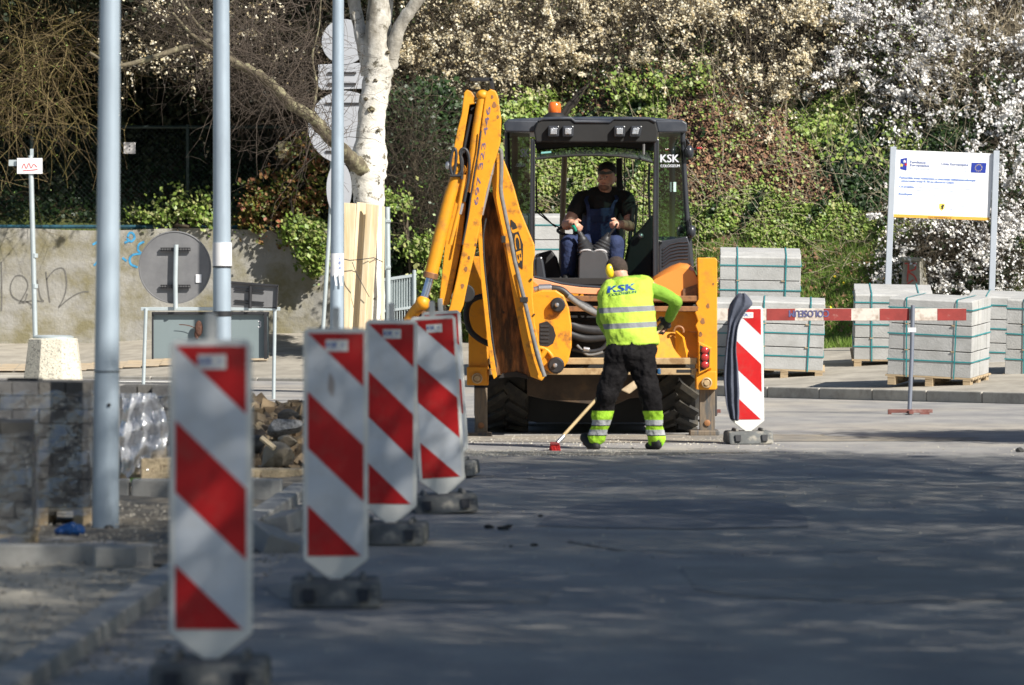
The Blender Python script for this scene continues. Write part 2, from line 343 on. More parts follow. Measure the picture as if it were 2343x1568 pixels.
tag(k.build('cross_kerb', m_oldk, bevel=0.012), kind='structure')

# ---------------------------------------------------------------- retaining wall with graffiti
WD = 85.5
m_wall = mat('weathered_wall', (0.3, 0.29, 0.265), 0.9, var=0.25, scale=1.3, col2=(0.19, 0.17, 0.1), amt=0.42, scale2=1.6, soft=0.2, bump=0.9, bscale=12)
wall = thing('retaining_wall', 'long weathered concrete retaining wall with scribbled graffiti below the fence', 'wall', (-9, WD, 0.4))
zt = W(0, 525, WD).z
mb = MB(); xs_ = np.linspace(-16, -2.55, 60); 
rows = []
for xx in xs_:
    jt = 0.02 * math.sin(xx * 2.1); rows.append([(xx, WD, 0.2), (xx, WD, zt + jt), (xx, WD + 0.32, zt + jt), (xx, WD + 0.32, 0.2)])
mb.loft(rows); mb.build('wall_face', m_wall, wall)
m_spray = mat('black_spray', (0.13, 0.125, 0.115), 0.8, var=0.3, scale=20); m_bspray = mat('blue_spray', (0.05, 0.3, 0.55), 0.8, var=0.3, scale=10)
def stroke(mb, pts, w, d):
    P = [W(x, y, d) for x, y in pts]; fine = []
    for i_ in range(len(P) - 1):
        p0 = P[max(i_ - 1, 0)]; p1 = P[i_]; p2 = P[i_ + 1]; p3 = P[min(i_ + 2, len(P) - 1)]
        for t in (0, 0.25, 0.5, 0.75): fine.append(0.5 * ((2 * p1) + (p2 - p0) * t + (2 * p0 - 5 * p1 + 4 * p2 - p3) * t * t + (3 * p1 - 3 * p2 + p3 - p0) * t ** 3))
    fine.append(P[-1]); L_ = []; R_ = []
    for i_, p in enumerate(fine):
        t = (fine[min(i_ + 1, len(fine) - 1)] - fine[max(i_ - 1, 0)]).normalized(); n = Vector((-t.z, 0, t.x)) * w / 2; L_.append(p + n); R_.append(p - n)
    vs = L_ + R_; n = len(fine); mb.add(vs, [(i_, i_ + 1, n + i_ + 1, n + i_) for i_ in range(n - 1)])
mb = MB(); dd = WD - 0.006
for st in ([(3, 600), (4, 680), (3, 712)], [(62, 672), (55, 690), (30, 680), (24, 655), (36, 632), (55, 634), (64, 655), (50, 685), (44, 694), (60, 690), (74, 700), (70, 706)], [(85, 640), (92, 680), (100, 690), (75, 688), (52, 694)],
           [(105, 622), (110, 665), (114, 692)], [(106, 640), (125, 618), (145, 615), (152, 640), (150, 668), (142, 690), (134, 704), (150, 690), (172, 675), (190, 668), (203, 668)]):
    stroke(mb, st, 0.02, dd)
mb.build('graffiti', m_spray, wall, recalc=False)
mb = MB()
for st in ([(212, 560), (232, 548), (238, 535)], [(215, 608), (228, 595), (232, 585)], [(280, 590), (290, 598)], [(290, 545), (300, 553), (308, 545), (305, 535), (297, 533), (292, 542)], [(330, 553), (318, 560), (316, 572), (322, 580), (305, 583), (297, 592), (300, 605), (315, 612)], [(285, 556), (294, 552)]):
    stroke(mb, st, 0.035, dd)
mb.build('graffiti', m_bspray, wall, recalc=False)

# ---------------------------------------------------------------- fence above the wall, two notice plates
m_fgreen = mat('fence_green', (0.004, 0.016, 0.014), 0.6, var=0.3, scale=6)
fence = thing('mesh_fence', 'dark green wire mesh fence with a top rail along the wall top', 'fence', (-9, WD + 0.2, zt))
mb = MB(); ft = W(0, 290, WD).z; mb.tube([(-16, WD + 0.2, ft), (-2.4, WD + 0.2, ft)], 0.028, 6)
mb.build('top_rail', m_fgreen, fence)
for j in range(6):
    mb = MB(); mb.tube([(-15.5 + j * 2.55, WD + 0.2, zt - 0.05), (-15.5 + j * 2.55, WD + 0.2, ft + 0.04)], 0.03, 8); mb.build('post', m_fgreen, fence)
P = []; s_ = 0.085
for j in range(int(13.6 / s_) + 20):
    for sg in (1, -1):
        x0 = -16 + j * s_ - (0 if sg > 0 else 0); x1 = x0 + sg * (ft - zt)
        P.append([(x0, WD + 0.2, zt), ((x0 + x1) / 2, WD + 0.2, (zt + ft) / 2), (x1, WD + 0.2, ft)])
P = np.array(P); P[:, :, 0] = np.clip(P[:, :, 0], -16, -2.4); v, q = twigs(P, np.full(P.shape[:2], 0.0022)); np_mesh('wire_mesh', v, q, m_fgreen, fence)
rail = MB(); rail.tube([(-16, WD + 0.12, zt + 0.05), (-2.8, WD + 0.12, zt + 0.04)], 0.035, 6); rail.build('bottom_rail', mat('blue_plastic_edge', (0.01, 0.06, 0.09), 0.5, var=0.5, scale=2), fence)
def plate(x0, y0, x1, y1, d, m_, label):
    t = thing('notice_plate', label, 'notice', W((x0 + x1) / 2, y1, d), group='notice plates on the mesh fence')
    a = MB(); a.rect(x0, y0, x1, y1, d, 0.012); a.build('plate', m_, t, bevel=0.002)
    a = MB()
    for xx, yy in (((x0 + x1) / 2, y0 + 9), ((x0 + x1) / 2, y1 - 9)): a.lathe([(0.012, 0), (0.012, 0.006)], W(xx, yy, d - 0.006), Matrix.Rotation(R(-90), 3, 'X'), 8)
    a.build('fixing_screw', mat('dark_steel', (0.05, 0.05, 0.055), 0.45, 0.6, var=0.2), t)
plate(637, 324, 663, 362, WD + 0.1, mat('cream_plate', (0.75, 0.66, 0.4), 0.6, var=0.08), 'cream yellow rectangular plate fixed to the dark fence by the birch')
plate(283, 326, 310, 352, WD + 0.1, mat('white_plate', (0.62, 0.6, 0.6), 0.6, var=0.08, col2=(0.25, 0.24, 0.24), amt=0.2, scale2=9), 'pale grey plate on the dark fence just beside the nearest lamppost')
# ---------------------------------------------------------------- beacon boards (red and white)
m_bw = mat('reflective_white', (0.66, 0.7, 0.75), 0.45, var=0.06, scale=5, col2=(0.5, 0.5, 0.49), amt=0.3, scale2=5, soft=0.35, spec=0.3)
m_frame = mat('frame_white', (0.74, 0.74, 0.7), 0.5, var=0.06, scale=6, spec=0.3)
m_bred = mat('reflective_red', (0.5, 0.012, 0.014), 0.45, var=0.14, scale=6, spec=0.3, col2=(0.4, 0.06, 0.05), amt=0.2, scale2=7, soft=0.3)
m_rub = mat('recycled_rubber', (0.11, 0.115, 0.115), 0.85, var=0.3, scale=5, col2=(0.3, 0.28, 0.24), amt=0.35, scale2=8, bump=0.3)
m_ink = mat('blue_ink', (0.05, 0.12, 0.4), 0.5, var=0.05)
m_dark = mat('black_plastic', (0.02, 0.021, 0.024), 0.5, var=0.3)
def make_board():
    t = thing('beacon_board', 'x', 'traffic board', (0, 0, 0), 'red and white beacon boards on rubber feet')
    zb = 0.178; fw = 0.145; hf = 1.03; z1 = zb + hf + 0.03                  # frame outline
    a = MB(); c = 0.025
    out = [(-fw, zb + c), (-0.05, zb - 0.05), (-0.032, zb - 0.06), (-0.03, 0.06), (0.03, 0.06), (0.032, zb - 0.06), (0.05, zb - 0.05), (fw, zb + c), (fw, z1 - 0.02), (fw - 0.02, z1), (-fw + 0.02, z1), (-fw, z1 - 0.02)]
    a.prism([(x, -0.022, z) for x, z in out], (0, 0.044, 0)); a.build('frame', m_frame, t, bevel=0.006)
    z0 = zb + 0.04; H_ = z1 - 0.022 - z0; w = 0.125
    a = MB(); a.box((0, -0.0235, z0 + H_ / 2), (0.25, 0.003, H_)); a.build('reflective_panel', m_bw, t)
    def band(c0, c1):
        # region between two lines falling to the right, clipped to the panel
        def clip(poly, f):
            o = []
            for i_ in range(len(poly)):
                p, q = poly[i_], poly[(i_ + 1) % len(poly)]; fp, fq = f(p), f(q)
                if fp >= 0: o.append(p)
                if (fp > 0) != (fq > 0): s = fp / (fp - fq); o.append((p[0] + s * (q[0] - p[0]), p[1] + s * (q[1] - p[1])))
            return o
        P = [(-w, z0), (w, z0), (w, z0 + H_), (-w, z0 + H_)]; top = z0 + H_
        P = clip(P, lambda p: (top - c0 - 0.96 * (p[0] + w)) - p[1]); P = clip(P, lambda p: p[1] - (top - c1 - 0.96 * (p[0] + w)))
        return P
    for c0, c1 in ((-9, 0.0), (0.262, 0.515), (0.77, 9)):
        P = band(c0, c1) if c0 > -5 else None
        if P is None: P = [(-w, z0 + H_), (w, z0 + H_), (w, z0 + H_ - 0.24)]
        a = MB(); a.prism([(x, -0.0262, z) for x, z in P], (0, 0.0012, 0)); a.build('red_stripe', m_bred, t)
    a = MB(); a.box((0.005, -0.0282, z1 - 0.078), (0.1, 0.002, 0.052)); s_ = a.build('sticker', m_frame, t, bevel=0.0015)
    a = MB(); text(a, 'KSK', (-0.016, -0.0297, z1 - 0.074), (1, 0, 0), (0, 0, 1), w=0.048, h=0.022, bold=0.0015); text(a, '44', (0.03, -0.0297, z1 - 0.074), (1, 0, 0), (0, 0, 1), w=0.02, h=0.016)
    text(a, 'COLOSSEUM', (-0.005, -0.0297, z1 - 0.093), (1, 0, 0), (0, 0, 1), w=0.07, h=0.007); a.build('lettering', m_ink, t, recalc=False)
    a = MB(); a.box((0, 0, z1 + 0.045), (0.036, 0.03, 0.1)); a.build('lamp_socket', mat('socket_plastic', (0.6, 0.6, 0.57), 0.5), t, bevel=0.008)
    a = MB(); a.prism([(-0.2, -0.34, 0.004), (-0.2, -0.26, 0.115), (-0.2, 0.26, 0.115), (-0.2, 0.34, 0.004)], (0.4, 0, 0)); bs = a.build('rubber_base', m_rub, t, bevel=0.018)
    for sx in (-1, 1):
        a = MB(); a.prism([(sx * 0.12 + dx_, -0.3615 + 0.068 * zz / 0.1, 0.012 + zz) for dx_, zz in ((-0.022, 0.02), (0.022, 0.02), (0.026, 0.075), (-0.026, 0.075))], (0, 0.05, 0)); a.build('grip_recess', m_dark, t)
    for sx in (-1, 1):
        a = MB(); a.tube([(sx * 0.12, -0.2, 0.112), (sx * 0.12, -0.17, 0.128), (sx * 0.12, 0.17, 0.128), (sx * 0.12, 0.2, 0.112)], 0.014, 6); a.build('rubber_ridge', m_rub, t)
    return t
board0 = make_board(); bk = kidmap(board0)
BL = [((483, 18.5), 0.0, 0, 'nearest and biggest beacon board, blurred, standing in front of a lamppost', 1.0),
      ((768, 23.5), 0.0, 2, 'second nearest beacon board, with a brown smudge on its upper white band', 1.0),
      ((893, 29.1), 0.3, -2, 'upright beacon board partly hidden by the board with the brown smudge', 1.0),
      ((1016, 33.1), -3.4, 4, 'beacon board leaning to the left, beside the big excavator arm', 1.0),
      ((1031, 39.2), -3.4, -4, 'beacon board almost wholly hidden behind the left-leaning board', 1.0),
      ((1712, 47.4), -0.6, 3, 'bright sunlit beacon board with a dark jacket hung over its corner', 1.0)]
for n_, ((px, d), tilt, yaw, lab, sc) in enumerate(BL):
    o = board0 if n_ == 0 else copy_tree(board0, bk); o['label'] = lab
    o.location = ((px - CX) * d / F, d, 0); o.rotation_euler = (0, R(tilt), R(yaw))
# brown smudge on the second board is dirt of its own
sm = [o for o in bpy.data.objects if o.name.startswith('beacon_board') and abs(o.location.y - 23.5) < 0.01][0]
ORG['smudge_parent'] = Vector()
a = MB(); a.add([(-0.02 + 0.016 * math.cos(q), -0.0268, 0.985 + 0.05 * math.sin(q) + 0.01 * math.cos(3 * q)) for q in np.linspace(0, 2 * math.pi, 15)[:-1]], [tuple(range(14))])
sd = a.build('mud_smudge', glass_mat('mud_film', (0.8, 0.74, 0.7), 1.0), None, recalc=False); sd.parent = sm

# dark jacket on the far board
m_jk = mat('navy_jacket', (0.075, 0.085, 0.12), 0.9, var=0.25, scale=6, bump=0.6, bscale=18)
rowsJ = [(672, 1690, 1703), (675, 1683, 1712), (684, 1676, 1719), (695, 1670, 1724), (706, 1667, 1716), (720, 1666, 1703), (735, 1664, 1693), (752, 1665, 1687), (775, 1661, 1686), (800, 1660, 1683), (835, 1656, 1689), (870, 1654, 1690), (900, 1658, 1693), (925, 1660, 1691), (945, 1667, 1693), (955, 1669, 1691), (963, 1673, 1692)]
rows = []
for n_, (y_, xa, xb) in enumerate(rowsJ):
    ring = []
    for kk in range(24):
        q = 2 * math.pi * kk / 24; u_ = (1 - math.cos(q)) / 2; fold = 0.03 * math.sin(u_ * 15 + n_ * 0.35) * (0.4 + min(n_, 8) / 8)
        p = W(xa + (xb - xa) * u_, y_ + 3 * math.sin(q * 2 + n_), 47.3); p.y += -0.01 - 0.055 * math.sin(q) * (1 if n_ > 4 else 1.4) + fold; ring.append(p)
    rows.append(ring)
mb = MB(); mb.loft(rows); jk = mb.build('jacket', m_jk, origin=W(1675, 962, 47.3), smooth=60)
tag(jk, 'dark navy work jacket draped over the corner of the sunlit beacon board', 'jacket'); md = jk.modifiers.new('s', 'SUBSURF'); md.levels = md.render_levels = 2

# ---------------------------------------------------------------- lampposts
m_post = mat('galvanised_blue', (0.4, 0.48, 0.56), 0.42, 0.3, var=0.06, scale=2, stretch=(1, 1, 0.3), col2=(0.25, 0.3, 0.36), amt=0.3, scale2=3, soft=0.4)
m_paper = mat('paper', (0.72, 0.72, 0.74), 0.8, var=0.05)
def lamppost(xb, xt, ybase, wb, wt, d, label, joint=None, doorx=None):
    """xb at base, xt at image top; widths in px"""
    base = W(xb, ybase, d); base.z = 0.0; t = thing('street_lamppost', label, 'lamppost', base, 'steel street lampposts')
    s_ = F / d; top = W(xt, 0, d); dirn = (top - base); ext = 8.2 / dirn.z; end = base + dirn * ext; rb, rt = wb / s_ / 2, wt / s_ / 2
    a = MB(); pts = []; rs = []
    for q in np.linspace(0, 1, 12): pts.append(base + (end - base) * q); rs.append(rb + (rt - rb) * min(1.6, q * ext))
    if joint:
        zj = W(0, joint, d).z; pts2 = []; rs2 = []
        for p, r_ in zip(pts, rs):
            pts2.append(p); rs2.append(r_ * (1.0 if p.z < zj else 0.97))
        pts, rs = pts2, rs2
    a.tube(pts, rs, 28); a.build('post', m_post, t, smooth=50)
    arm = MB(); arm.tube([end, end + Vector((0.05, 0, 0.3)), end + Vector((0.5, 0, 0.5)), end + Vector((1.2, 0, 0.55))], rt * 0.9, 10); arm.build('arm', m_post, t, smooth=50)
    ln = MB(); ln.box(end + Vector((1.5, 0, 0.54)), (0.65, 0.24, 0.1)); ln.build('lantern', m_dark, t, bevel=0.03)
    if doorx:
        dr = MB(); zc = 0.93; c = base + dirn * (zc / dirn.z); dr.tube([c + Vector((0, 0, -0.002)), c + Vector((0, 0, 0.004))], rb * 0.985, 28); dr.build('joint_ring', m_dark, t)
        dr = MB(); dr.ell(W(doorx[0], doorx[1], d) + Vector((0, -rb * 0.97, 0)), (0.011, 0.01, 0.011)); dr.build('bolt', m_dark, t)
    return t, base, dirn, rb, rt
lp1 = lamppost(241, 252, 1215, 62, 46, 30.4, 'nearest, thickest lamppost standing beside the wrapped block pallets', doorx=(252, 926))
mb = MB(); p = W(247, 1208, 30.4); mb.ell(p + Vector((0.012, -0.085, 0.0)), (0.03, 0.02, 0.022)); mb.build('base_hole', m_dark, lp1[0])
lp2 = lamppost(509, 506, 1033, 44, 37, 45.0, 'bright lamppost with a white paper band, behind the nearest beacon board')
mb = MB(); p = W(508.5, 582, 45); mb.lathe([(0.0825, -0.1), (0.0825, 0.1)], p, None, 28); mb.build('paper_band', m_paper, lp2[0], smooth=40)
mb = MB(); p = W(508.5, 611, 45); mb.lathe([(0.083, -0.006), (0.083, 0.006)], p, None, 28); mb.build('tape_ring', m_dark, lp2[0], smooth=40)
mb = MB(); p = W(508, 718, 45); mb.lathe([(0.0835, -0.022), (0.0835, 0.022)], p, None, 28); mb.build('tape_ring', m_dark, lp2[0], smooth=40)
lp3 = lamppost(770, 774, 919, 33, 26, 64.3, 'slimmer lamppost with torn paper notice in front of the planked birch')
mb = MB(); p = W(771, 612, 64.3)
for kk, (y0, y1, ww) in enumerate(((580, 625, 1.0),)):
    vs = []
    for q in np.linspace(-2.6, -0.35, 12):
        for yy in (y0, y1 + 10 * abs(math.sin(q * 5))): c = W(771, yy, 64.3); vs.append(c + Vector((0.092 * math.cos(q), 0.092 * math.sin(q), 0)))
    mb.add(vs, [(2 * j, 2 * j + 2, 2 * j + 3, 2 * j + 1) for j in range(11)])
mb.build('paper_notice', m_paper, lp3[0], smooth=60, recalc=False)
mb = MB(); text(mb, '2\n8\n4', W(778, 601, 64.3) + Vector((0, -0.095, 0)), (1, 0, 0), (0, 0, 1), h=0.17, w=0.03); mb.build('lettering', m_ink, lp3[0], recalc=False)
for x0, x1 in ((765, 769), (775, 781)):
    mb = MB(); mb.loft([[W(x0 + (x1 - x0) * uu + dx_, y_, 64.3) + Vector((0, -0.1 - 0.02 * (dx_ > 2), 0)) for uu in (0, 1, 1, 0)] for dx_, y_ in ((0, 628), (1, 640), (4, 654))]); 
    for j_, v_ in enumerate(mb.v):
        if j_ % 4 > 1: mb.v[j_] = (v_[0], v_[1] + 0.003, v_[2])
    mb.build('torn_paper', m_paper, lp3[0])

# ---------------------------------------------------------------- slim street sign post at the far left, concrete litter bin
m_galv = mat('galvanised', (0.52, 0.58, 0.6), 0.4, 0.4, var=0.08, scale=6)
d = 78.5; t = thing('sign_post', 'thin leaning pole with a small red lettered plate behind the litter bin', 'sign', W(83, 870, d))
mb = MB(); mb.tube([W(83, 868, d), W(80, 745, d), W(76, 580, d), W(70, 356, d)], 0.038, 12); mb.build('pole', m_galv, t, smooth=50)
mb = MB(); mb.rect(39, 362, 97, 398, d - 0.06, 0.02); pl = mb.build('sign_plate', m_paper, t, bevel=0.002)
mb = MB(); 
for j in range(3): text(mb, 'STOP'[:3] if False else '000', W(68, 372 + j * 9, d - 0.064), (1, 0, 0), (0, 0, 1), w=0.28 - j * 0.05, h=0.035)
mb.v = []; mb.f = []; mb.m = []
for st in ([(50, 386), (55, 375), (60, 386), (66, 374), (71, 385), (77, 376), (84, 383)], [(52, 391), (70, 390), (86, 388)]): stroke(mb, st, 0.012, d - 0.062)
mb.build('lettering', m_bred, t, recalc=False)
mb = MB(); mb.box(W(73, 350, d), (0.05, 0.05, 0.12)); mb.rect(20, 366, 38, 380, d, 0.02); mb.build('bracket', m_galv, t)
mb = MB()
for yy in (655, 585): mb.tube([W(80, yy, d) + Vector((-0.0, 0, -0.03)), W(80, yy, d) + Vector((0, 0, 0.03))], 0.046, 12)
mb.build('clamp', m_galv, t)
d = 76.6; m_agg = mat('exposed_aggregate', (0.6, 0.56, 0.46), 0.9, var=0.12, scale=3, col2=(0.28, 0.26, 0.22), amt=0.36, scale2=28, soft=0.1, bump=0.8, bscale=30)
base = W(122, 876, d); base.z = 0.0; t = thing('litter_bin', 'pale octagonal concrete litter bin with a metal rim, by the thin sign pole', 'litter bin', base)
def ngon(r, z, n=8, off=22.5): return [(base.x + r * math.cos(R(off + 360 / n * k_)), base.y + r * math.sin(R(off + 360 / n * k_)), z) for k_ in range(n)]
mb = MB(); mb.loft([ngon(0.455, 0.0), ngon(0.455, 0.03), ngon(0.375, 0.64), ngon(0.36, 0.655)]); mb.build('concrete_body', m_agg, t, bevel=0.01)
mb = MB(); mb.lathe([(0.3, 0.64), (0.3, 0.68), (0.25, 0.7), (0.24, 0.69), (0.24, 0.6)], (base.x, base.y, 0), None, 24); mb.build('metal_rim', m_galv, t, smooth=40)

# ---------------------------------------------------------------- sign stand seen from behind (frame, panel, disc, small box sign)
d = 66.0; m_alu = mat('aluminium_back', (0.2, 0.2, 0.205), 0.5, 0.25, var=0.12, scale=3, col2=(0.12, 0.12, 0.13), amt=0.3, scale2=2, soft=0.4)
m_panel = mat('dull_panel', (0.2, 0.245, 0.255), 0.5, 0.15, var=0.06, scale=2); m_steel = mat('dark_steel', (0.05, 0.05, 0.055), 0.45, 0.6, var=0.2)
t = thing('sign_stand', 'grey steel frame on legs with a flat sign panel seen from behind', 'sign frame', W(480, 910, d))
for xx, xt_, yb_ in ((327, 334, 912), (626, 629, 914)):
    mb = MB(); mb.tube([W(xx, yb_, d), W(xt_, 706, d)], 0.024, 10); mb.build('leg', m_galv, t, smooth=50)
mb = MB(); mb.rect(322, 703, 641, 711, d, 0.05); mb.build('top_bar', m_galv, t, bevel=0.004)
mb = MB(); mb.rect(351, 717, 615, 820, d + 0.06, 0.02); mb.build('sign_panel', m_panel, t, bevel=0.003)
mb = MB(); mb.rect(349, 714, 616, 720, d + 0.0, 0.05); mb.rect(347, 714, 351, 822, d + 0.02, 0.06); mb.rect(604, 716, 611, 822, d - 0.01, 0.06); mb.build('panel_rail', m_steel, t, bevel=0.003)
mb = MB(); text(mb, '3', W(594, 742, d + 0.055), (1, 0, 0), (0, 0, 1), h=0.085); mb.build('lettering', m_paper, t, recalc=False)
mb = MB(); mb.ell(W(455, 752, d - 0.03), (0.05, 0.03, 0.1)); mb.ell(W(450, 765, d - 0.02), (0.03, 0.02, 0.07)); stroke(mb, [(410, 743), (425, 744), (440, 748), (452, 757), (448, 770)], 0.012, d - 0.01); mb.build('rust_stain', mat('rust', (0.1, 0.045, 0.03), 0.9, var=0.4, scale=20, bump=0.5), t)
c = W(400, 612, d); rr = 83.5 * d / F
t = thing('round_sign', 'large round road sign seen from its grey back, standing on the sign frame', 'road sign', W(400, 706, d))
mb = MB(); mb.lathe([(rr, -0.012), (rr, 0.012), (rr - 0.015, 0.014), (rr - 0.02, 0.004), (0.01, 0.004)], c + Vector((0, 0.01, 0)), Matrix.Rotation(R(90), 3, 'X'), 56); mb.build('sign_disc', m_alu, t, smooth=30)
mb = MB(); mb.tube([W(402, 706, d - 0.06), W(401, 640, d - 0.06), W(403, 560, d - 0.06)], 0.03, 12); mb.build('bracket_post', m_galv, t, smooth=50)
mb = MB()
for yy in (571, 656):
    for off in (-1, 1):
        mb.rect(367, yy + off * 3 - 1.2, 435, yy + off * 3 + 1.2, d - 0.045, 0.03)
    for xx in range(368, 436, 6): mb.rect(xx, yy - 4, xx + 1.6, yy + 4, d - 0.045, 0.03)
mb.build('clamp_rail', m_steel, t)
mb = MB(); mb.rect(448, 628, 461, 647, d - 0.0085, 0.003); mb.build('sticker', m_paper, t)
t = thing('box_sign', 'small dark rectangular box sign tilted on the frame, right of the round sign', 'sign', W(570, 705, d))
mb = MB(); mb.slab([(524, 646), (636, 655), (633, 707), (520, 703)], d + 0.0, 0.012); mb.build('sign_back', m_alu, t, bevel=0.002)
mb = MB(); mb.slab([(522, 643), (637, 652), (637, 657), (522, 648)], d - 0.05, 0.08); mb.slab([(633, 654), (637, 654), (634, 708), (631, 708)], d - 0.05, 0.08); mb.build('sign_rim', m_steel, t, bevel=0.003)
mb = MB()
for yy in (663, 691):
    for off in (-1, 1): mb.slab([(537, yy - 2 + off * 3), (604, yy + 3 + off * 3), (604, yy + 5 + off * 3), (537, yy + off * 3)], d - 0.02, 0.018)
mb.tube([W(572, 706, d - 0.05), W(573, 655, d - 0.05)], 0.022, 10); mb.build('clamp_rail', m_steel, t)

# ---------------------------------------------------------------- backs of road signs behind the birch
m_sback = mat('light_sign_back', (0.4, 0.415, 0.45), 0.5, 0.1, var=0.06, scale=3)
d = 73.5; base = W(738, 800, d); base.z = float(pave_z(base.x, d)); t = thing('road_sign_post', 'thin post with a stack of pale round and square sign backs behind the birch', 'road sign', base)
mb = MB(); mb.tube([base, W(738, 770, d), W(757, 475, d), W(770, 40, d)], 0.03, 10); mb.build('pole', m_galv, t, smooth=50)
def disc(x, y, r_, d_, nm='round_sign'):
    q = MB(); q.lathe([(r_ * d_ / F, -0.012), (r_ * d_ / F, 0.01)], W(x, y, d_), Matrix.Rotation(R(90), 3, 'X'), 48); q.build(nm, m_sback, t, smooth=30, bevel=0.004)
disc(789, 292, 84, d - 0.06)
mb = MB(); mb.slab([(776 + 29 * math.cos(q), 432 + 62 * math.sin(q)) for q in np.linspace(0, 2 * math.pi, 33)[:-1]], d - 0.06, 0.02); mb.build('oval_sign', m_sback, t)
mb = MB(); mb.slab([(728, 148), (832, 144), (834, 203), (735, 206), (728, 198)], d - 0.06, 0.02); mb.build('square_sign', m_sback, t, bevel=0.004)
disc(788, 96, 52, d - 0.06)
mb = MB()
for yy in (235, 345): mb.rect(745, yy, 835, yy + 5, d - 0.09, 0.03)
for yy in (165, 190): mb.rect(750, yy, 815, yy + 4, d - 0.09, 0.03)
mb.build('clamp_rail', m_steel, t)
d = 71.5; base = W(888, 880, d); base.z = 0; t = thing('slim_sign_post', 'slim grey post with an edge-on sign plate, right of the planked birch', 'sign post', base)
mb = MB(); mb.tube([base, W(889, 740, d), W(886, 474, d)], 0.037, 12); mb.build('pole', m_galv, t, smooth=50)
mb = MB(); c0 = W(875, 503, d); mb.prism([W(871, 503, d + 0.1), W(880, 500, d - 0.08), W(881, 618, d - 0.08), W(872, 612, d + 0.1)], (0.015, 0.01, 0)); mb.build('sign_plate', m_panel, t)
mb = MB()
for yy in (506, 612): mb.rect(868, yy - 3, 894, yy + 3, d - 0.05, 0.08)
mb.build('clamp', m_galv, t, bevel=0.003)

# ---------------------------------------------------------------- grey pedestrian railing and a grey box beyond the birch
d = 79.0; base = W(915, 770, d); t = thing('crowd_barrier', 'light grey pedestrian railing panel between the birch and the excavator arm', 'barrier', base)
mb = MB(); mb.tube([W(949, 772, d), W(948, 618, d)], 0.028, 10); mb.tube([W(858, 785, d), W(856, 640, d)], 0.028, 10); mb.build('upright', m_galv, t, smooth=50)
for rl in ([(857, 640), (946, 627), (946, 634), (857, 647)], [(857, 712), (948, 700), (948, 706), (857, 718)], [(857, 765), (948, 752), (948, 757), (857, 770)]): mb = MB(); mb.slab(rl, d, 0.04); mb.build('rail', m_galv, t, bevel=0.003)
for j in range(15):
    xx = 862 + j * 5.8; yy = 643 - (xx - 857) * 0.14; mb = MB(); mb.tube([W(xx, yy, d + 0.02), W(xx, yy + 122, d + 0.02)], 0.008, 6); mb.build('bar', m_galv, t)
mb = MB(); mb.slab([(857, 646), (946, 633), (946, 700), (857, 712)], d + 0.05, 0.01); mb.build('infill_sheet', m_panel, t)
d = 80; t = thing('utility_cabinet', 'small dull grey cabinet partly hidden behind the excavator arm', 'cabinet', W(975, 760, d))
mb = MB(); mb.rect(952, 646, 992, 780, d, 0.4); mb.build('cabinet_body', m_panel, t, bevel=0.01)
mb = MB(); mb.rect(950, 641, 994, 649, d - 0.03, 0.46); mb.build('cabinet_lid', m_galv, t, bevel=0.006)

# ---------------------------------------------------------------- information board
d = 73.0; m_sgnw = mat('sign_white', (0.86, 0.87, 0.9), 0.45, var=0.02); m_blue = mat('sign_blue', (0.012, 0.035, 0.3), 0.5, var=0.05); m_yel = mat('sign_yellow', (0.75, 0.4, 0.06), 0.5, var=0.05)
m_grayink = mat('grey_ink', (0.4, 0.46, 0.62), 0.6, var=0.03); m_postg = mat('sign_post_grey', (0.42, 0.46, 0.52), 0.5, 0.2, var=0.05)
bz = float(pave_z(6, d)) - 0.1
t = thing('information_board', 'big white bilingual project information board on two grey posts above the kerb stacks', 'sign', (W(2155, 660, d).x, d, bz))
t['label'] = 'big white project information board with a yellow foot strip, on two grey posts'
for xt_, xb_, yt in ((2044, 2031, 336), (2280, 2269, 345)):
    mb = MB(); a_ = W(xt_, yt, d - 0.03); b_ = W(xb_, 672, d - 0.03); b_ = a_ + (b_ - a_) * ((a_.z - bz) / (a_.z - b_.z)); mb.loft([[p + Vector(q) for q in ((-.042, -.03, 0), (.042, -.03, 0), (.042, .04, 0), (-.042, .04, 0))] for p in (b_, a_)]); mb.build('post', m_postg, t, bevel=0.006)
BLc = [W(2046, 343, d), W(2275, 352, d), W(2264, 505, d), W(2043, 497, d)]          # tl tr br bl
def BP(u, v, o=0.0):
    p = BLc[0] * (1 - u) * (1 - v) + BLc[1] * u * (1 - v) + BLc[2] * u * v + BLc[3] * (1 - u) * v; return p + Vector((0, o, 0))
mb = MB(); mb.prism([BP(0, 0), BP(1, 0), BP(1, 1), BP(0, 1)], (0, 0.02, 0)); mb.build('board_panel', m_sgnw, t)
mb = MB(); mb.prism([BP(0, .955, -.003), BP(1, .955, -.003), BP(1, 1, -.003), BP(0, 1, -.003)], (0, 0.002, 0)); mb.build('yellow_strip', m_yel, t)
uu_ = (BLc[1] - BLc[0]).normalized(); vv_ = (BLc[0] - BLc[3]).normalized(); bw = (BLc[1] - BLc[0]).length; bh = (BLc[0] - BLc[3]).length
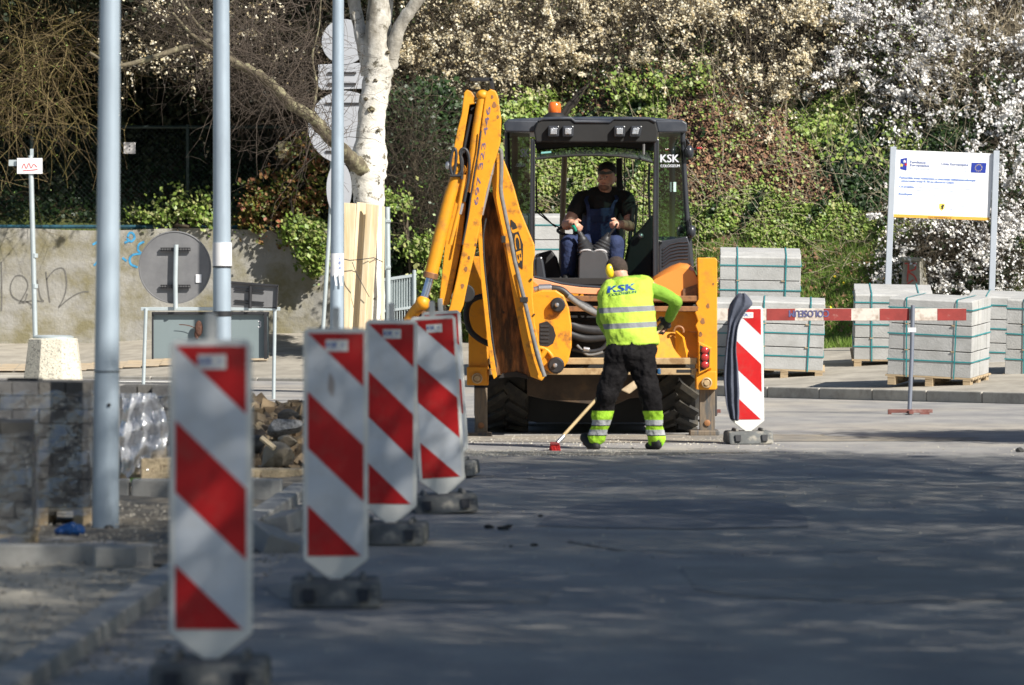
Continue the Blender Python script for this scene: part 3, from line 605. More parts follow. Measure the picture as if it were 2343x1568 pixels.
# zoom coordinates of the board crop: x 325..1870 , y 170..1215  -> u, v
def tx(mb, s_, zx, zy, zw, zh, al=-1, bold=0):
    u0 = (zx - 318) / 1552; v0 = (zy - 165 - (zx - 320) * 0.03) / 1050; text(mb, s_, BP(u0, v0, -.004), uu_, vv_, w=zw / 1552 * bw, h=zh / 1050 * bh, align=al, bold=bold)
mb = MB(); tx(mb, 'Fundusze', 572, 350, 240, 42, bold=.0015); tx(mb, 'Europejskie', 572, 405, 300, 50, bold=.0015); tx(mb, 'Unia Europejska', 1062, 382, 415, 52, bold=.0015)
mb.build('lettering', mat('blue_grey_ink', (0.12, 0.17, 0.38), 0.6), t, recalc=False)
mb = MB(); tx(mb, 'Pomorskie trasy rowerowe o znaczeniu międzynarodowym', 412, 600, 1175, 48, bold=.0025); tx(mb, '- utworzenie trasy R-10 na obszarze Gdyni', 412, 648, 840, 44, bold=.0025); tx(mb, 'Cel projektu:', 410, 738, 232, 42, bold=.0025); tx(mb, 'Beneficjent:', 405, 853, 215, 42, bold=.0025)
mb.build('lettering', mat('blue_ink_light', (0.16, 0.27, 0.62), 0.6), t, recalc=False)
mb = MB(); tx(mb, 'Program Regionalny', 570, 462, 335, 40); tx(mb, 'Europejski Fundusz', 1155, 432, 318, 38); tx(mb, 'Rozwoju Regionalnego', 1095, 476, 375, 38)
tx(mb, 'Zwiększenie atrakcyjności obszarów o szczególnych', 668, 746, 910, 44); tx(mb, 'walorach kulturowych i przyrodniczych', 668, 792, 680, 42); tx(mb, 'Gmina Miasta Gdyni', 664, 860, 345, 38)
tx(mb, 'URZĄD MARSZAŁKOWSKI', 1235, 1040, 435, 34); tx(mb, 'WOJEWÓDZTWA POMORSKIEGO', 1170, 1088, 565, 34); mb.build('lettering', m_grayink, t, recalc=False)
mb = MB(); tx(mb, 'www.mapadotacji.gov.pl', 878, 1212, 365, 34, bold=.001); mb.build('lettering', mat('brown_ink', (0.25, 0.1, 0.03), 0.6), t, recalc=False)
def zz(x, y, o): return BP((x - 318) / 1552, (y - 165 - (x - 320) * 0.03) / 1050, o)
mb = MB(); mb.prism([zz(1528, 355, -.004), zz(1760, 358, -.004), zz(1755, 515, -.004), zz(1522, 508, -.004)], (0, 0.001, 0)); mb.build('flag_field', m_blue, t); mb = MB(); mb.prism([zz(420, 308, -.004), zz(522, 285, -.004), zz(518, 488, -.004), zz(418, 465, -.004)], (0, .001, 0)); mb.build('logo_field', m_blue, t)
def star(mb, x, y, r_, o): mb.poly([zz(x + (r_ if j % 2 == 0 else r_ * .42) * math.sin(j * math.pi / 5), y - (r_ if j % 2 == 0 else r_ * .42) * math.cos(j * math.pi / 5), o) for j in range(10)])
mb = MB()
for j in range(12): star(mb, 1642 + 52 * math.sin(R(30 * j)), 436 + 52 * math.cos(R(30 * j)), 10, -.0055)
star(mb, 438, 405, 34, -.0055); mb.poly([zz(1055, 1000, -.0045), zz(1140, 1000, -.0045), zz(1140, 1070, -.0045), zz(1097, 1112, -.0045), zz(1055, 1070, -.0045)]); mb.build('flag_stars', mat('star_yellow', (0.8, 0.62, 0.1), 0.5), t, recalc=False)
mb = MB(); star(mb, 484, 345, 30, -.0058); mb.build('flag_stars', m_sgnw, t, recalc=False)
mb = MB(); star(mb, 505, 392, 30, -.006); mb.build('flag_stars', m_bred, t, recalc=False)
mb = MB(); mb.poly([zz(1100 + dx_, 1050 + dy_, -.0055) for dx_, dy_ in ((-8, -42), (10, -36), (4, -20), (30, -40), (34, -10), (14, 0), (22, 20), (10, 46), (-4, 30), (-22, 34), (-10, 10), (-26, -4), (-8, -14))]); mb.build('crest', m_dark, t, recalc=False)

# ---------------------------------------------------------------- packs of concrete kerb stones
m_conc = mat('pale_concrete', (0.42, 0.42, 0.415), 0.85, island=[(0.36, 0.36, 0.355), (0.45, 0.45, 0.44), (0.4, 0.4, 0.4), (0.48, 0.475, 0.46), (0.38, 0.385, 0.39)], col2=(0.33, 0.33, 0.32), amt=0.4, scale2=3.5, soft=0.3, bump=0.35, bscale=45)
m_wood = mat('pallet_wood', (0.42, 0.32, 0.2), 0.8, var=0.2, scale=6, stretch=(0.3, 3, 3), col2=(0.22, 0.16, 0.1), amt=0.25, scale2=5)
m_strap = mat('teal_strap', (0.02, 0.22, 0.24), 0.4, var=0.15)
GRPK = 'strapped packs of grey kerb stones on pallets'
def kerb_pack(px, d, yb, yaw, pitch, roll, nl, lh, label, w=1.0, dep=0.9, wood=True):
    base = W(px, yb, d) + Vector((0, dep / 2, dep / 2 * math.tan(R(pitch)))); t = thing('kerb_stone_pack', label, 'kerb stone pack', (0, 0, 0), GRPK); pal = 0.13
    nd = 6; sd_ = dep / nd
    a = MB()
    for j in range(7): a.box((0, -dep / 2 + 0.05 + j * (dep - 0.1) / 6, pal - 0.012), (w + 0.06, 0.1, 0.022))
    for sx in (-1, 0, 1): a.box((sx * (w / 2 - 0.05), 0, pal - 0.034), (0.1, dep, 0.02)); a.box((sx * (w / 2 - 0.05), 0, 0.01), (0.1, dep, 0.02))
    for sx in (-1, 0, 1):
        for sy in (-1, 0, 1): a.box((sx * (w / 2 - 0.05), sy * (dep / 2 - 0.06), 0.055), (0.1, 0.11, 0.07))
    a.build('pallet', m_wood, t, bevel=0.003)
    for l in range(nl):
        a = MB(); z0 = pal + l * (lh + 0.012); top = l == nl - 1
        for j in range(nd):
            y0 = -dep / 2 + j * sd_; jx = 0.004 * math.sin(j * 2.3 + l * 1.7)
            ch = 0.02 if top else 0.004
            pr = [(y0 + 0.002, z0), (y0 + sd_ - 0.002, z0), (y0 + sd_ - 0.002, z0 + lh), (y0 + ch, z0 + lh), (y0 + 0.002, z0 + lh - ch)]
            a.prism([(-w / 2 + jx, y_, z_) for y_, z_ in pr], (w, 0, 0))
        a.build('stone_layer', m_conc, t, bevel=0.005)
        if l < nl - 1:
            for sx in (-0.28, 0.28): a = MB(); a.box((sx * w, 0, z0 + lh + 0.006), (0.045, dep + 0.03, 0.011)); a.build('wooden_spacer', m_wood, t)
        a = MB(); hw, hd = w / 2 + 0.012, dep / 2 + 0.008; zc = z0 + lh * 0.62
        a.loft([[(sx * (hw + o_), sy * (hd + o_), zc + dz_) for sx, sy in ((-1, -1), (1, -1), (1, 1), (-1, 1))] for dz_, o_ in ((-0.007, 0), (0.007, 0))]); a.build('strap', m_strap, t)
    zt_ = pal + nl * (lh + 0.012) - 0.008
    for sx in (-0.27, 0.3):
        a = MB(); x = sx * w; lean = 0.02 * (1 if sx > 0 else -1); hd = dep / 2 + 0.014
        a.loft([[(x + lean * q + o_, y_, z_) for o_, y_ in ((-0.008, ya), (0.008, ya), (0.008, yb_), (-0.008, yb_))] for q, z_, ya, yb_ in ((0, pal - 0.02, -hd, -hd + 0.003), (1, zt_ - 0.02, -hd, -hd + 0.003), (1, zt_ + 0.006, -hd + 0.015, -hd + 0.03))])
        a.box((x + lean, 0, zt_ + 0.006), (0.016, 2 * hd - 0.03, 0.003)); a.build('strap', m_strap, t)
    t.location = base; t.rotation_euler = (R(pitch), R(roll), R(yaw)); return t
kerb_pack(1739, 70.7, 832, -2, 8, 1, 4, 0.322, 'topmost and farthest kerb pack, rising behind the others against the grass', w=1.08)
kerb_pack(1682, 69.55, 868, -2, 4, 1, 3, 0.29, 'kerb pack mostly hidden behind the jacket and the right machine leg', w=1.0)
kerb_pack(1798, 68.45, 868, -3, 4, 2, 3, 0.287, 'rough mottled kerb pack behind the striped barrier, right of the draped jacket', w=1.0)
kerb_pack(2045, 69.9, 846, -2, 9, 1, 3, 0.285, 'kerb pack with a brightly lit sloping top, left of the barrier post, standing back', w=1.03)
kerb_pack(2153, 65.2, 885, -20, 3.5, 2.5, 3, 0.312, 'big kerb pack turned cornerwise just behind the end of the striped barrier', w=1.07, dep=0.88)
kerb_pack(2412, 66.6, 884, -14, 3.5, 2.5, 3, 0.312, 'kerb pack cut off by the picture edge, right of the cornerwise pack', w=1.05)
kerb_pack(2318, 69.2, 862, -8, 5, 2, 3, 0.30, 'kerb pack behind the cornerwise pack, only its pale top showing', w=1.1)
kerb_pack(1262, 74.0, 872, 2, 3, 0, 3, 0.33, 'lower kerb pack of a double stack beyond the excavator cab', w=1.15)
kerb_pack(1262, 74.0, 680, 2, 3, 0, 3, 0.33, 'upper kerb pack seen through the cab window left of the driver', w=1.15)

# ---------------------------------------------------------------- striped barrier
d = 58.2; t = thing('striped_barrier', 'long worn red and white barrier board on a grey post and steel foot', 'barrier', GR(2085, 948))
m_wred = mat('worn_red', (0.26, 0.035, 0.03), 0.75, var=0.2, scale=8, col2=(0.34, 0.14, 0.12), amt=0.2, scale2=14); m_wwhite = mat('worn_white', (0.62, 0.56, 0.5), 0.75, var=0.12, scale=7, col2=(0.3, 0.22, 0.17), amt=0.3, scale2=12, soft=0.25)
edges = [1590, 1624, 1666, 1689, 1754, 1819, 1885, 1948, 2013, 2080, 2145, 2211]
mb = MB(); mb.slab([(1590, 706), (2211, 706), (2211, 734), (1590, 734)], d, 0.03); mb.build('board', m_wwhite, t, bevel=0.003)
for j in range(0, len(edges) - 1):
    if j % 2 == 0: mb = MB(); mb.rect(edges[j], 706.5, edges[j + 1], 733.5, d - 0.003, 0.002); mb.build('red_stripe', m_wred, t)
mb = MB(); text(mb, 'COLOSEUM', W(1851, 718, d - 0.006), (-1, 0, 0), (0, 0, -1), w=0.44, h=0.075, bold=0.004); mb.build('lettering', mat('faded_blue_ink', (0.1, 0.1, 0.22), 0.8, var=0.4, scale=20), t, recalc=False)
for px, pt in ((2085, 699), (1600, 700)):
    mb = MB(); mb.tube([W(px - 4, 940, d - 0.1), W(px + 1, 820, d - 0.05), W(px + 4, pt, d - 0.03)], 0.024, 12); mb.build('post', mat('barrier_post_grey', (0.2, 0.22, 0.27), 0.45, 0.4, var=0.1), t, smooth=50)
    mb = MB(); mb.rect(px - 53, 937, px + 49, 945, d - 0.14, 0.06); mb.rect(px - 53, 945, px - 45, 950, d - 0.14, 0.06); mb.rect(px + 20, 945, px + 42, 950, d - 0.14, 0.06); mb.box(W(px - 4, 943, d - 0.1), (0.05, 0.55, 0.03)); mb.build('steel_foot', mat('rusty_steel', (0.16, 0.06, 0.05), 0.8, var=0.3, scale=10, col2=(0.3, 0.2, 0.18), amt=0.25), t, bevel=0.003)
lb = MB(); lb.rect(2078, 750, 2096, 760, d - 0.13, 0.003); lb.build('sticker', m_paper, t)

# ---------------------------------------------------------------- concrete stub with red graffiti under the information board
d = 74.0; t = thing('concrete_stub', 'weathered concrete box with red graffiti beneath the information board', 'concrete box', W(2090, 655, d))
mb = MB(); mb.loft([[W(x, y, dd_) for x, y, dd_ in r_] for r_ in ([(2058, 700, d), (2110, 702, d), (2128, 700, d + .5), (2078, 700, d + .5)], [(2066, 596, d), (2103, 598, d), (2116, 592, d + .5), (2080, 590, d + .5)])]); mb.build('concrete_body', m_wall, t, bevel=0.02)
mb = MB(); mb.slab([(2062, 588), (2108, 590), (2108, 599), (2062, 597)], d - 0.03, 0.55); mb.build('cap_slab', m_wall, t, bevel=0.01)
mb = MB()
for st in ([(2076, 645), (2078, 620), (2080, 604), (2092, 606), (2094, 616), (2080, 622), (2092, 632), (2098, 645)], [(2070, 603), (2098, 604)], [(2076, 650), (2090, 641)]): stroke(mb, st, 0.022, d - 0.035)
mb.build('graffiti', mat('red_spray', (0.4, 0.06, 0.05), 0.8, var=0.3, scale=14), t, recalc=False)

# ---------------------------------------------------------------- birch with planks
m_birch = None
def birch_mat():
    m = bpy.data.materials.new('birch_bark'); m.use_nodes = True; N = m.node_tree.nodes; L = m.node_tree.links; b = N['Principled BSDF']; b.inputs['Roughness'].default_value = 0.85
    tc = N.new('ShaderNodeTexCoord')
    def nz(sc, st, det=6, loc=(0, 0, 0)):
        mp = N.new('ShaderNodeMapping'); mp.inputs['Scale'].default_value = st; mp.inputs['Location'].default_value = loc; L.new(tc.outputs['Object'], mp.inputs[0]); n = N.new('ShaderNodeTexNoise'); n.inputs['Scale'].default_value = sc; n.inputs['Detail'].default_value = det; n.inputs['Roughness'].default_value = 0.7; L.new(mp.outputs[0], n.inputs['Vector']); return n.outputs[0]
    def ramp(src, p0, p1, c0, c1):
        r = N.new('ShaderNodeValToRGB'); L.new(src, r.inputs[0]); e = r.color_ramp.elements; e[0].position = p0; e[1].position = p1; e[0].color = (*c0, 1); e[1].color = (*c1, 1); return r.outputs[0]
    def mix(f, a, c):
        x = N.new('ShaderNodeMix'); x.data_type = 'RGBA'; L.new(f, x.inputs['Factor']); L.new(a, x.inputs['A']); L.new(c, x.inputs['B']); return x.outputs['Result']
    white = ramp(nz(3, (1, 1, 1)), 0.35, 0.7, (0.6, 0.57, 0.5), (0.85, 0.82, 0.76)); dark = ramp(nz(9, (1, 1, 1)), 0.3, 0.7, (0.035, 0.03, 0.022), (0.2, 0.18, 0.13))
    f1 = ramp(nz(4.5, (1.2, 1.2, 1.3), 8), 0.56, 0.62, (0, 0, 0), (1, 1, 1)); f2 = ramp(nz(5, (1, 1, 6), 6, (3, 2, 1)), 0.63, 0.67, (0, 0, 0), (1, 1, 1))
    sep = N.new('ShaderNodeSeparateXYZ'); L.new(tc.outputs['Object'], sep.inputs[0])
    mr = N.new('ShaderNodeMapRange'); mr.inputs[1].default_value = 3.2; mr.inputs[2].default_value = 5.2; L.new(sep.outputs[2], mr.inputs[0])
    md_ = N.new('ShaderNodeMath'); md_.operation = 'MULTIPLY'; L.new(mr.outputs[0], md_.inputs[0]); r3 = ramp(nz(2.5, (1, 1, 0.5), 5, (5, 5, 5)), 0.4, 0.6, (0, 0, 0), (1, 1, 1)); L.new(r3, md_.inputs[1])
    grey = ramp(nz(7, (1, 1, 0.5)), 0.35, 0.7, (0.16, 0.14, 0.11), (0.34, 0.31, 0.25))
    c = mix(md_.outputs[0], white, grey); c = mix(f1, c, dark); c = mix(f2, c, dark); L.new(c, b.inputs['Base Color'])
    bp = N.new('ShaderNodeBump'); bp.inputs['Strength'].default_value = 0.8; bp.inputs['Distance'].default_value = 0.03; L.new(nz(6, (1, 1, 1.5)), bp.inputs['Height']); L.new(bp.outputs[0], b.inputs['Normal']); return m
m_birch = birch_mat(); m_bark = mat('branch_bark', (0.12, 0.1, 0.065), 0.9, var=0.4, scale=9, col2=(0.3, 0.28, 0.17), amt=0.35, scale2=6, bump=0.7, bscale=20)
DB = 70.0
def spl(P, n=5):
    """smooth a list of (x, y, d, r) into points and radii"""
    P = [np.array(p, float) for p in P]; out = []
    for i_ in range(len(P) - 1):
        p0, p1, p2, p3 = P[max(i_ - 1, 0)], P[i_], P[i_ + 1], P[min(i_ + 2, len(P) - 1)]
        for q in range(n): s_ = q / n; out.append(0.5 * (2 * p1 + (p2 - p0) * s_ + (2 * p0 - 5 * p1 + 4 * p2 - p3) * s_ * s_ + (3 * p1 - 3 * p2 + p3 - p0) * s_ ** 3))
    out.append(P[-1]); return [W(a[0], a[1], a[2]) for a in out], [a[3] for a in out]
def limb(mb, P, n=12, knob=0.06):
    pts, rs = spl([(x, y, d_, w / 2 * d_ / F) for x, y, d_, w in P]); rs = [r_ * (1 + knob * math.sin(i_ * 2.1) + knob * random.uniform(-1, 1)) for i_, r_ in enumerate(rs)]; mb.tube(pts, rs, n); return pts, rs
bb = W(842, 905, DB); bb.z = 0
birch = thing('birch_tree', 'white barked birch with knotty forking trunk, its foot cased in pale planks', 'tree', bb)
mb = MB(); limb(mb, [(846, 925, DB, 84), (845, 760, DB, 74), (843, 560, DB, 72), (845, 470, DB, 70), (842, 420, DB, 76), (845, 370, DB, 86), (848, 310, DB, 66), (852, 250, DB, 66), (862, 190, DB, 66), (868, 130, DB, 70), (866, 60, DB, 60), (872, -10, DB, 58), (878, -120, DB, 50), (890, -400, DB + 1, 30)], 22, 0.04)
mb.build('trunk', m_birch, birch, smooth=60)
mb = MB(); limb(mb, [(890, 150, DB, 40), (900, 110, DB - .1, 34), (915, 60, DB - .2, 30), (945, 15, DB - .3, 30), (975, -30, DB - .4, 28), (1020, -150, DB - .8, 22)], 14); mb.build('limb', m_birch, birch, smooth=60)
mb = MB(); limb(mb, [(848, 170, DB + .1, 44), (832, 100, DB + .1, 34), (815, 30, DB + .2, 30), (806, -30, DB + .2, 28), (790, -200, DB, 18)], 14); mb.build('limb', m_birch, birch, smooth=60)
mb = MB(); big = limb(mb, [(856, 402, DB + .02, 40), (838, 392, DB - .08, 42), (815, 375, DB - .3, 38), (790, 350, DB - .5, 34), (745, 305, DB - .9, 32), (712, 268, DB - 1.2, 28), (668, 240, DB - 1.5, 27), (632, 205, DB - 1.8, 26), (590, 170, DB - 2.1, 24), (545, 148, DB - 2.4, 20), (500, 120, DB - 2.7, 13), (440, 80, DB - 3, 9), (395, 30, DB - 3, 6)], 14, 0.1); mb.build('limb', m_bark, birch, smooth=60)
mb = MB(); limb(mb, [(545, 148, DB - 2.4, 14), (500, 95, DB - 2.5, 10), (455, 60, DB - 2.6, 8), (400, -20, DB - 2.6, 6)], 8); mb.build('limb', m_bark, birch, smooth=60)
mb = MB(); limb(mb, [(480, 92, DB - 2.8, 12), (400, 115, DB - 3, 13), (330, 138, DB - 3.2, 12), (262, 150, DB - 3.3, 9), (205, 120, DB - 3.4, 6)], 8); mb.build('limb', m_bark, birch, smooth=60)
mb = MB(); limb(mb, [(712, 268, DB - 1.2, 9), (725, 200, DB - 1.1, 6), (715, 130, DB - 1, 5), (730, 60, DB - 1, 4), (735, -20, DB - 1, 3)], 6)
mb.build('limb', m_bark, birch, smooth=60)
for x, y, r_ in ((832, 360, 9), (850, 252, 10), (838, 228, 6), (888, 122, 6), (860, 186, 6), (866, 300, 5)):
    mb = MB(); c = W(x, y, DB); rk = r_ * DB / F; mb.tube([c + Vector((rk * .7 * math.cos(q), -0.19 + .02 * math.sin(3 * q), rk * .55 * math.sin(q))) for q in np.linspace(0, 6.28, 14)], [rk * .22 * (1 + .3 * math.sin(j_ * 2.3)) for j_ in range(14)], 6); mb.ell(c + Vector((0, -0.12, 0)), (rk * .8, .1, rk * .6)); q = mb.build('knot', m_bark, birch, smooth=60)
# birch twigs: fine dark sprays along the limbs
pts, rs = big; P0 = []; D0 = []
for j in range(250):
    i_ = random.randrange(18, len(pts) - 1); p = pts[i_].lerp(pts[i_ + 1], random.random()); P0.append(p); D0.append((random.uniform(-1, 0.6), random.uniform(-.4, .4), random.uniform(-.5, 1)))
for j in range(150):
    P0.append(W(random.uniform(540, 740), random.uniform(-40, 200), DB + random.uniform(-1.5, .5))); D0.append((random.uniform(-1, .5), random.uniform(-.4, .4), random.uniform(-.9, .3)))
P0 = np.array(P0); D0 = unit(np.array(D0)); C1 = curves(P0, D0, rng.uniform(0.4, 1.5, len(P0)), 6, 0.5, -0.1); v1 = twigs(C1, np.linspace(0.006, 0.0018, 6)[None, :] * np.ones((len(P0), 1)))
sel = rng.integers(0, len(P0), 1300); P2 = C1[sel, rng.integers(1, 6, 1300)]; C2 = curves(P2, unit(rng.normal(size=(1300, 3)) + [0, 0, -.2]), rng.uniform(0.15, 0.5, 1300), 4, 0.5, -0.2); v2 = twigs(C2, np.linspace(0.003, 0.0012, 4)[None, :] * np.ones((1300, 1)))
v, q = merge(v1, v2); np_mesh('twigs', v, q, mat('twig_dark', (0.085, 0.065, 0.05), 0.9, var=0.3, scale=3), birch)
# planks
m_pl = mat('fresh_plank', (0.68, 0.56, 0.38), 0.75, var=0.12, scale=2.5, stretch=(6, 6, 0.5), col2=(0.55, 0.4, 0.2), amt=0.3, scale2=3, soft=0.3)
pk = thing('plank_casing', 'fresh pale timber planks tied upright round the birch foot', 'planks', bb + Vector((-0.2, -0.4, 0)))
for (xa, xb, ya, xc, xd, dd_, tl) in ((787, 814, 464, 787, 790, DB - .42, -.02), (817, 837, 463, 790, 810, DB - .4, .3), (838, 851, 466, 811, 825, DB - .46, -.04), (852, 866, 468, 826, 838, DB - .44, -.03), (874, 879, 471, 870, 875, DB - .3, .02)):
    mb = MB(); mb.prism([W(xa, ya, dd_), W(xb, ya + 2, dd_ + tl * .3), W(xd, 900, dd_ + tl * .3 - .02), W(xc, 898, dd_ - .02)], (0.01, 0.03, 0)); mb.build('plank', m_pl, pk, bevel=0.004)
mb = MB(); mb.tube([W(782, 592, DB - .5), W(800, 596, DB - .56), W(825, 594, DB - .56), W(855, 590, DB - .5), W(876, 600, DB - .34)], 0.006, 5); mb.tube([W(806, 600, DB - .57), W(815, 625, DB - .58), W(845, 680, DB - .55)], 0.005, 5); mb.build('tie_wire', m_steel, pk)
# ---------------------------------------------------------------- wrapped pallets of paving blocks
m_block = mat('shaded_paver_grey', (0.15, 0.15, 0.155), 0.9, var=0.3, scale=9, bump=0.4, island=[(0.05, 0.05, 0.05), (0.12, 0.115, 0.108), (0.075, 0.075, 0.08), (0.15, 0.143, 0.13), (0.09, 0.085, 0.08)])  # block greys lowered to carry the shade over the pallets
film = glass_mat('plastic_film', (0.92, 0.93, 0.95), 0.84, 0.2, bump=0.6, gl=(0.9, 0.93, 1.0))
def block_pallet(cx, cy, w, dep, h, yaw, label, z0=0.03, seed=1, nx=5, hb=0.082, filmy=True, extra=True):
    t = thing('paving_block_pallet', label, 'block pallet', (0, 0, 0), 'film wrapped pallets of grey paving blocks'); rr_ = random.Random(seed)
    a = MB()
    for j in range(6): a.box((0, -dep / 2 + 0.05 + j * (dep - 0.1) / 5, 0.118), (w + 0.04, 0.1, 0.022))
    for sx in (-1, 0, 1):
        a.box((sx * (w / 2 - 0.05), 0, 0.012), (0.1, dep, 0.02))
        for sy in (-1, 0, 1): a.box((sx * (w / 2 - 0.05), sy * (dep / 2 - 0.06), 0.064), (0.12, 0.12, 0.085))
    a.build('pallet', m_wood, t, bevel=0.003)
    nl = int((h - 0.13) / hb); bw_ = w / nx
    for l in range(nl):
        a = MB(); off = (l % 2) * bw_ / 2
        for iy, yy in enumerate(np.arange(-dep / 2 + 0.055, dep / 2, 0.11)):
            for j in range(-1, nx + 1):
                x0 = max(-w / 2, -w / 2 + j * bw_ + off); x1 = min(w / 2, -w / 2 + (j + 1) * bw_ + off)
                if x1 - x0 < 0.03 or (l == nl - 1 and rr_.random() < 0.12): continue
                a.box(((x0 + x1) / 2 + rr_.uniform(-.003, .003), yy + rr_.uniform(-.004, .004), 0.13 + l * hb + hb / 2), (x1 - x0 - 0.006, 0.104, hb - 0.007))
        a.build('block_layer', m_block, t)
    if filmy:
        n = 90; rows = []
        for iz, zz_ in enumerate(np.linspace(0.08, 0.13 + nl * hb - 0.06, 22)):
            ring = []
            for kk in range(n):
                q = 2 * math.pi * kk / n; cxx, cyy = math.cos(q), math.sin(q); m_ = max(abs(cxx), abs(cyy)); px_, py_ = cxx / m_ * (w / 2 + 0.012), cyy / m_ * (dep / 2 + 0.012)
                wv = 1 + 0.012 * math.sin(kk * 1.9 + zz_ * 11) + 0.01 * math.sin(kk * 0.7 - zz_ * 23) + 0.006 * rr_.uniform(-1, 1); ring.append((px_ * wv, py_ * wv, zz_ + 0.01 * math.sin(kk * 0.9)))
            rows.append(ring)
        a = MB(); vs = [v_ for r_ in rows for v_ in r_]; a.add(vs, [(i_ * n + kk, i_ * n + (kk + 1) % n, (i_ + 1) * n + (kk + 1) % n, (i_ + 1) * n + kk) for i_ in range(len(rows) - 1) for kk in range(n)])
        a.build('plastic_film', film, t, smooth=180, recalc=False)
    t.location = (cx, cy, z0); t.rotation_euler = (0, 0, R(yaw)); return t
def film_mat():
    m = glass_mat('loose_film', (0.92, 0.93, 0.97), 0.5, 0.18, bump=1.0); N = m.node_tree.nodes; L = m.node_tree.links
    out = N['Material Output'] if 'Material Output' in N else None; x = out.inputs[0].links[0].from_node; d_ = N.new('ShaderNodeBsdfDiffuse'); d_.inputs[0].default_value = (.8, .82, .86, 1)
    y = N.new('ShaderNodeMixShader'); y.inputs[0].default_value = .28; L.new(x.outputs[0], y.inputs[1]); L.new(d_.outputs[0], y.inputs[2]); L.new(y.outputs[0], out.inputs[0]); return m
def px2x(px, d): return (px - CX) * d / F
pa = block_pallet(px2x(95, 31.0), 31.1, 0.62, 0.9, 0.87, 2, 'wrapped block pallet just left of the nearest lamppost', z0=0.0, seed=3, nx=4)
pb = block_pallet(px2x(-70, 27), 27.2, 0.62, 0.9, 0.72, 3, 'wrapped block pallet cut off by the left picture edge, nearest of all', z0=0.03, seed=5, nx=4)
pc = block_pallet(px2x(322, 36.2), 36.8, 0.34, 0.8, 0.78, 1, 'block pallet under loose shining film between the lamppost and the nearest board', z0=0.03, seed=9, nx=3)
mb = MB(); mb.box(W(57, 879, 31.0), (0.21, 0.11, 0.07), Matrix.Rotation(R(4), 3, 'Z')); o = mb.build('paving_block', mat('dark_paver', (0.045, 0.045, 0.045), 0.9, var=0.3), origin=W(57, 888, 31.0), bevel=0.006); tag(o, 'single dark paving block lying on top of the wrapped pallet', 'paving block')
mb = MB(); mb.ell((0, 0, 0.035), (0.06, 0.05, 0.035)); mb.ell((0.05, 0.02, 0.03), (0.04, 0.05, 0.035)); mb.ell((-0.05, 0.0, 0.025), (0.035, 0.05, 0.025)); mb.ell((0.02, -.02, 0.05), (0.03, 0.03, 0.03))
o = mb.build('plastic_bag', mat('blue_plastic', (0.01, 0.07, 0.25), 0.35, var=0.3, scale=18, bump=0.6, bscale=15), smooth=60); o.location = GR(158, 1226, 0.03) + Vector((0, 0, 0)); remesh(o, 0.008, 2); tag(o, 'crumpled bright blue plastic bag on the ground under the pallet', 'plastic bag')
mb = MB(); mb.box((0, 0, 0.05), (0.1, 0.06, 0.03)); o = mb.build('plastic_scrap', mat('lime_plastic', (0.3, 0.75, 0.03), 0.5, var=0.1), bevel=0.008); o.location = W(315, 1099, 36.2) - Vector((0, 0, 0.05)); tag(o, 'small lime green plastic scrap by the loose film', 'plastic scrap')
# hanging loose film
rows = []
rf = random.Random(4); n = 30
for iz in range(26):
    v_ = iz / 25; ring = []
    for kk in range(n):
        u_ = kk / (n - 1); x = 276 + 108 * u_ * (0.8 + 0.2 * math.sin(v_ * 2.6)) + 4 * math.sin(v_ * 9 + u_ * 5); y = 900 + 180 * v_ + 14 * math.sin(u_ * 9) * v_ ; p = W(x, y, 36.1); p.y += 0.06 * math.sin(u_ * 17 + v_ * 6) + 0.04 * math.sin(v_ * 21 + u_ * 4) + 0.012 * rf.uniform(-1, 1); ring.append(p)
    rows.append(ring)
mb = MB(); mb.add([v_ for r_ in rows for v_ in r_], [(i_ * n + kk, i_ * n + kk + 1, (i_ + 1) * n + kk + 1, (i_ + 1) * n + kk) for i_ in range(25) for kk in range(n - 1)])
o = mb.build('loose_film', film_mat(), origin=W(330, 1090, 36.1), smooth=180, recalc=False); tag(o, 'crumpled shiny transparent plastic film hanging loose from the block pallet', 'plastic film')
# wood chip board under the film and wooden stakes
m_chip = mat('chip_litter', (0.5, 0.4, 0.26), 0.9, var=0.3, scale=20, col2=(0.22, 0.16, 0.1), amt=0.35, scale2=22, bump=0.6)
for (x0, x1, y0, y1, dd_, lab) in ((322, 395, 1050, 1106, 36.0, 'pale chipboard offcut standing beside the shiny plastic film'), (570, 700, 1074, 1100, 38.6, 'pale rough board edge lying in front of the rubble')):
    mb = MB(); mb.rect(x0, y0, x1, y1, dd_, 0.3); o = mb.build('chipboard_piece', m_chip, origin=W((x0 + x1) / 2, y1, dd_), bevel=0.01); tag(o, lab, 'board')
# ---------------------------------------------------------------- rubble
def rock(name, c, size, m_, lab, cat, seed, rot=0.0, group=None):
    rr_ = random.Random(seed); bm = bmesh.new(); bmesh.ops.create_icosphere(bm, subdivisions=3, radius=1.0)
    pl_ = [(Vector((rr_.gauss(0, 1), rr_.gauss(0, 1), rr_.gauss(0, 1))).normalized(), rr_.uniform(0.45, 0.85)) for _ in range(11)]
    for v_ in bm.verts:
        for nn, dd_ in pl_:
            e_ = v_.co.dot(nn) - dd_
            if e_ > 0: v_.co -= nn * e_
        v_.co += Vector((rr_.uniform(-1, 1), rr_.uniform(-1, 1), rr_.uniform(-1, 1))) * 0.025
        v_.co = Vector((v_.co.x * size[0], v_.co.y * size[1], v_.co.z * size[2]))
    me = bpy.data.meshes.new(name); bm.to_mesh(me); bm.free(); o = finish(me, name, m_, None, None, 35); o.location = c; o.rotation_euler = (0, rot, rr_.uniform(0, 3))
    if lab: tag(o, lab, cat, group)
    return o
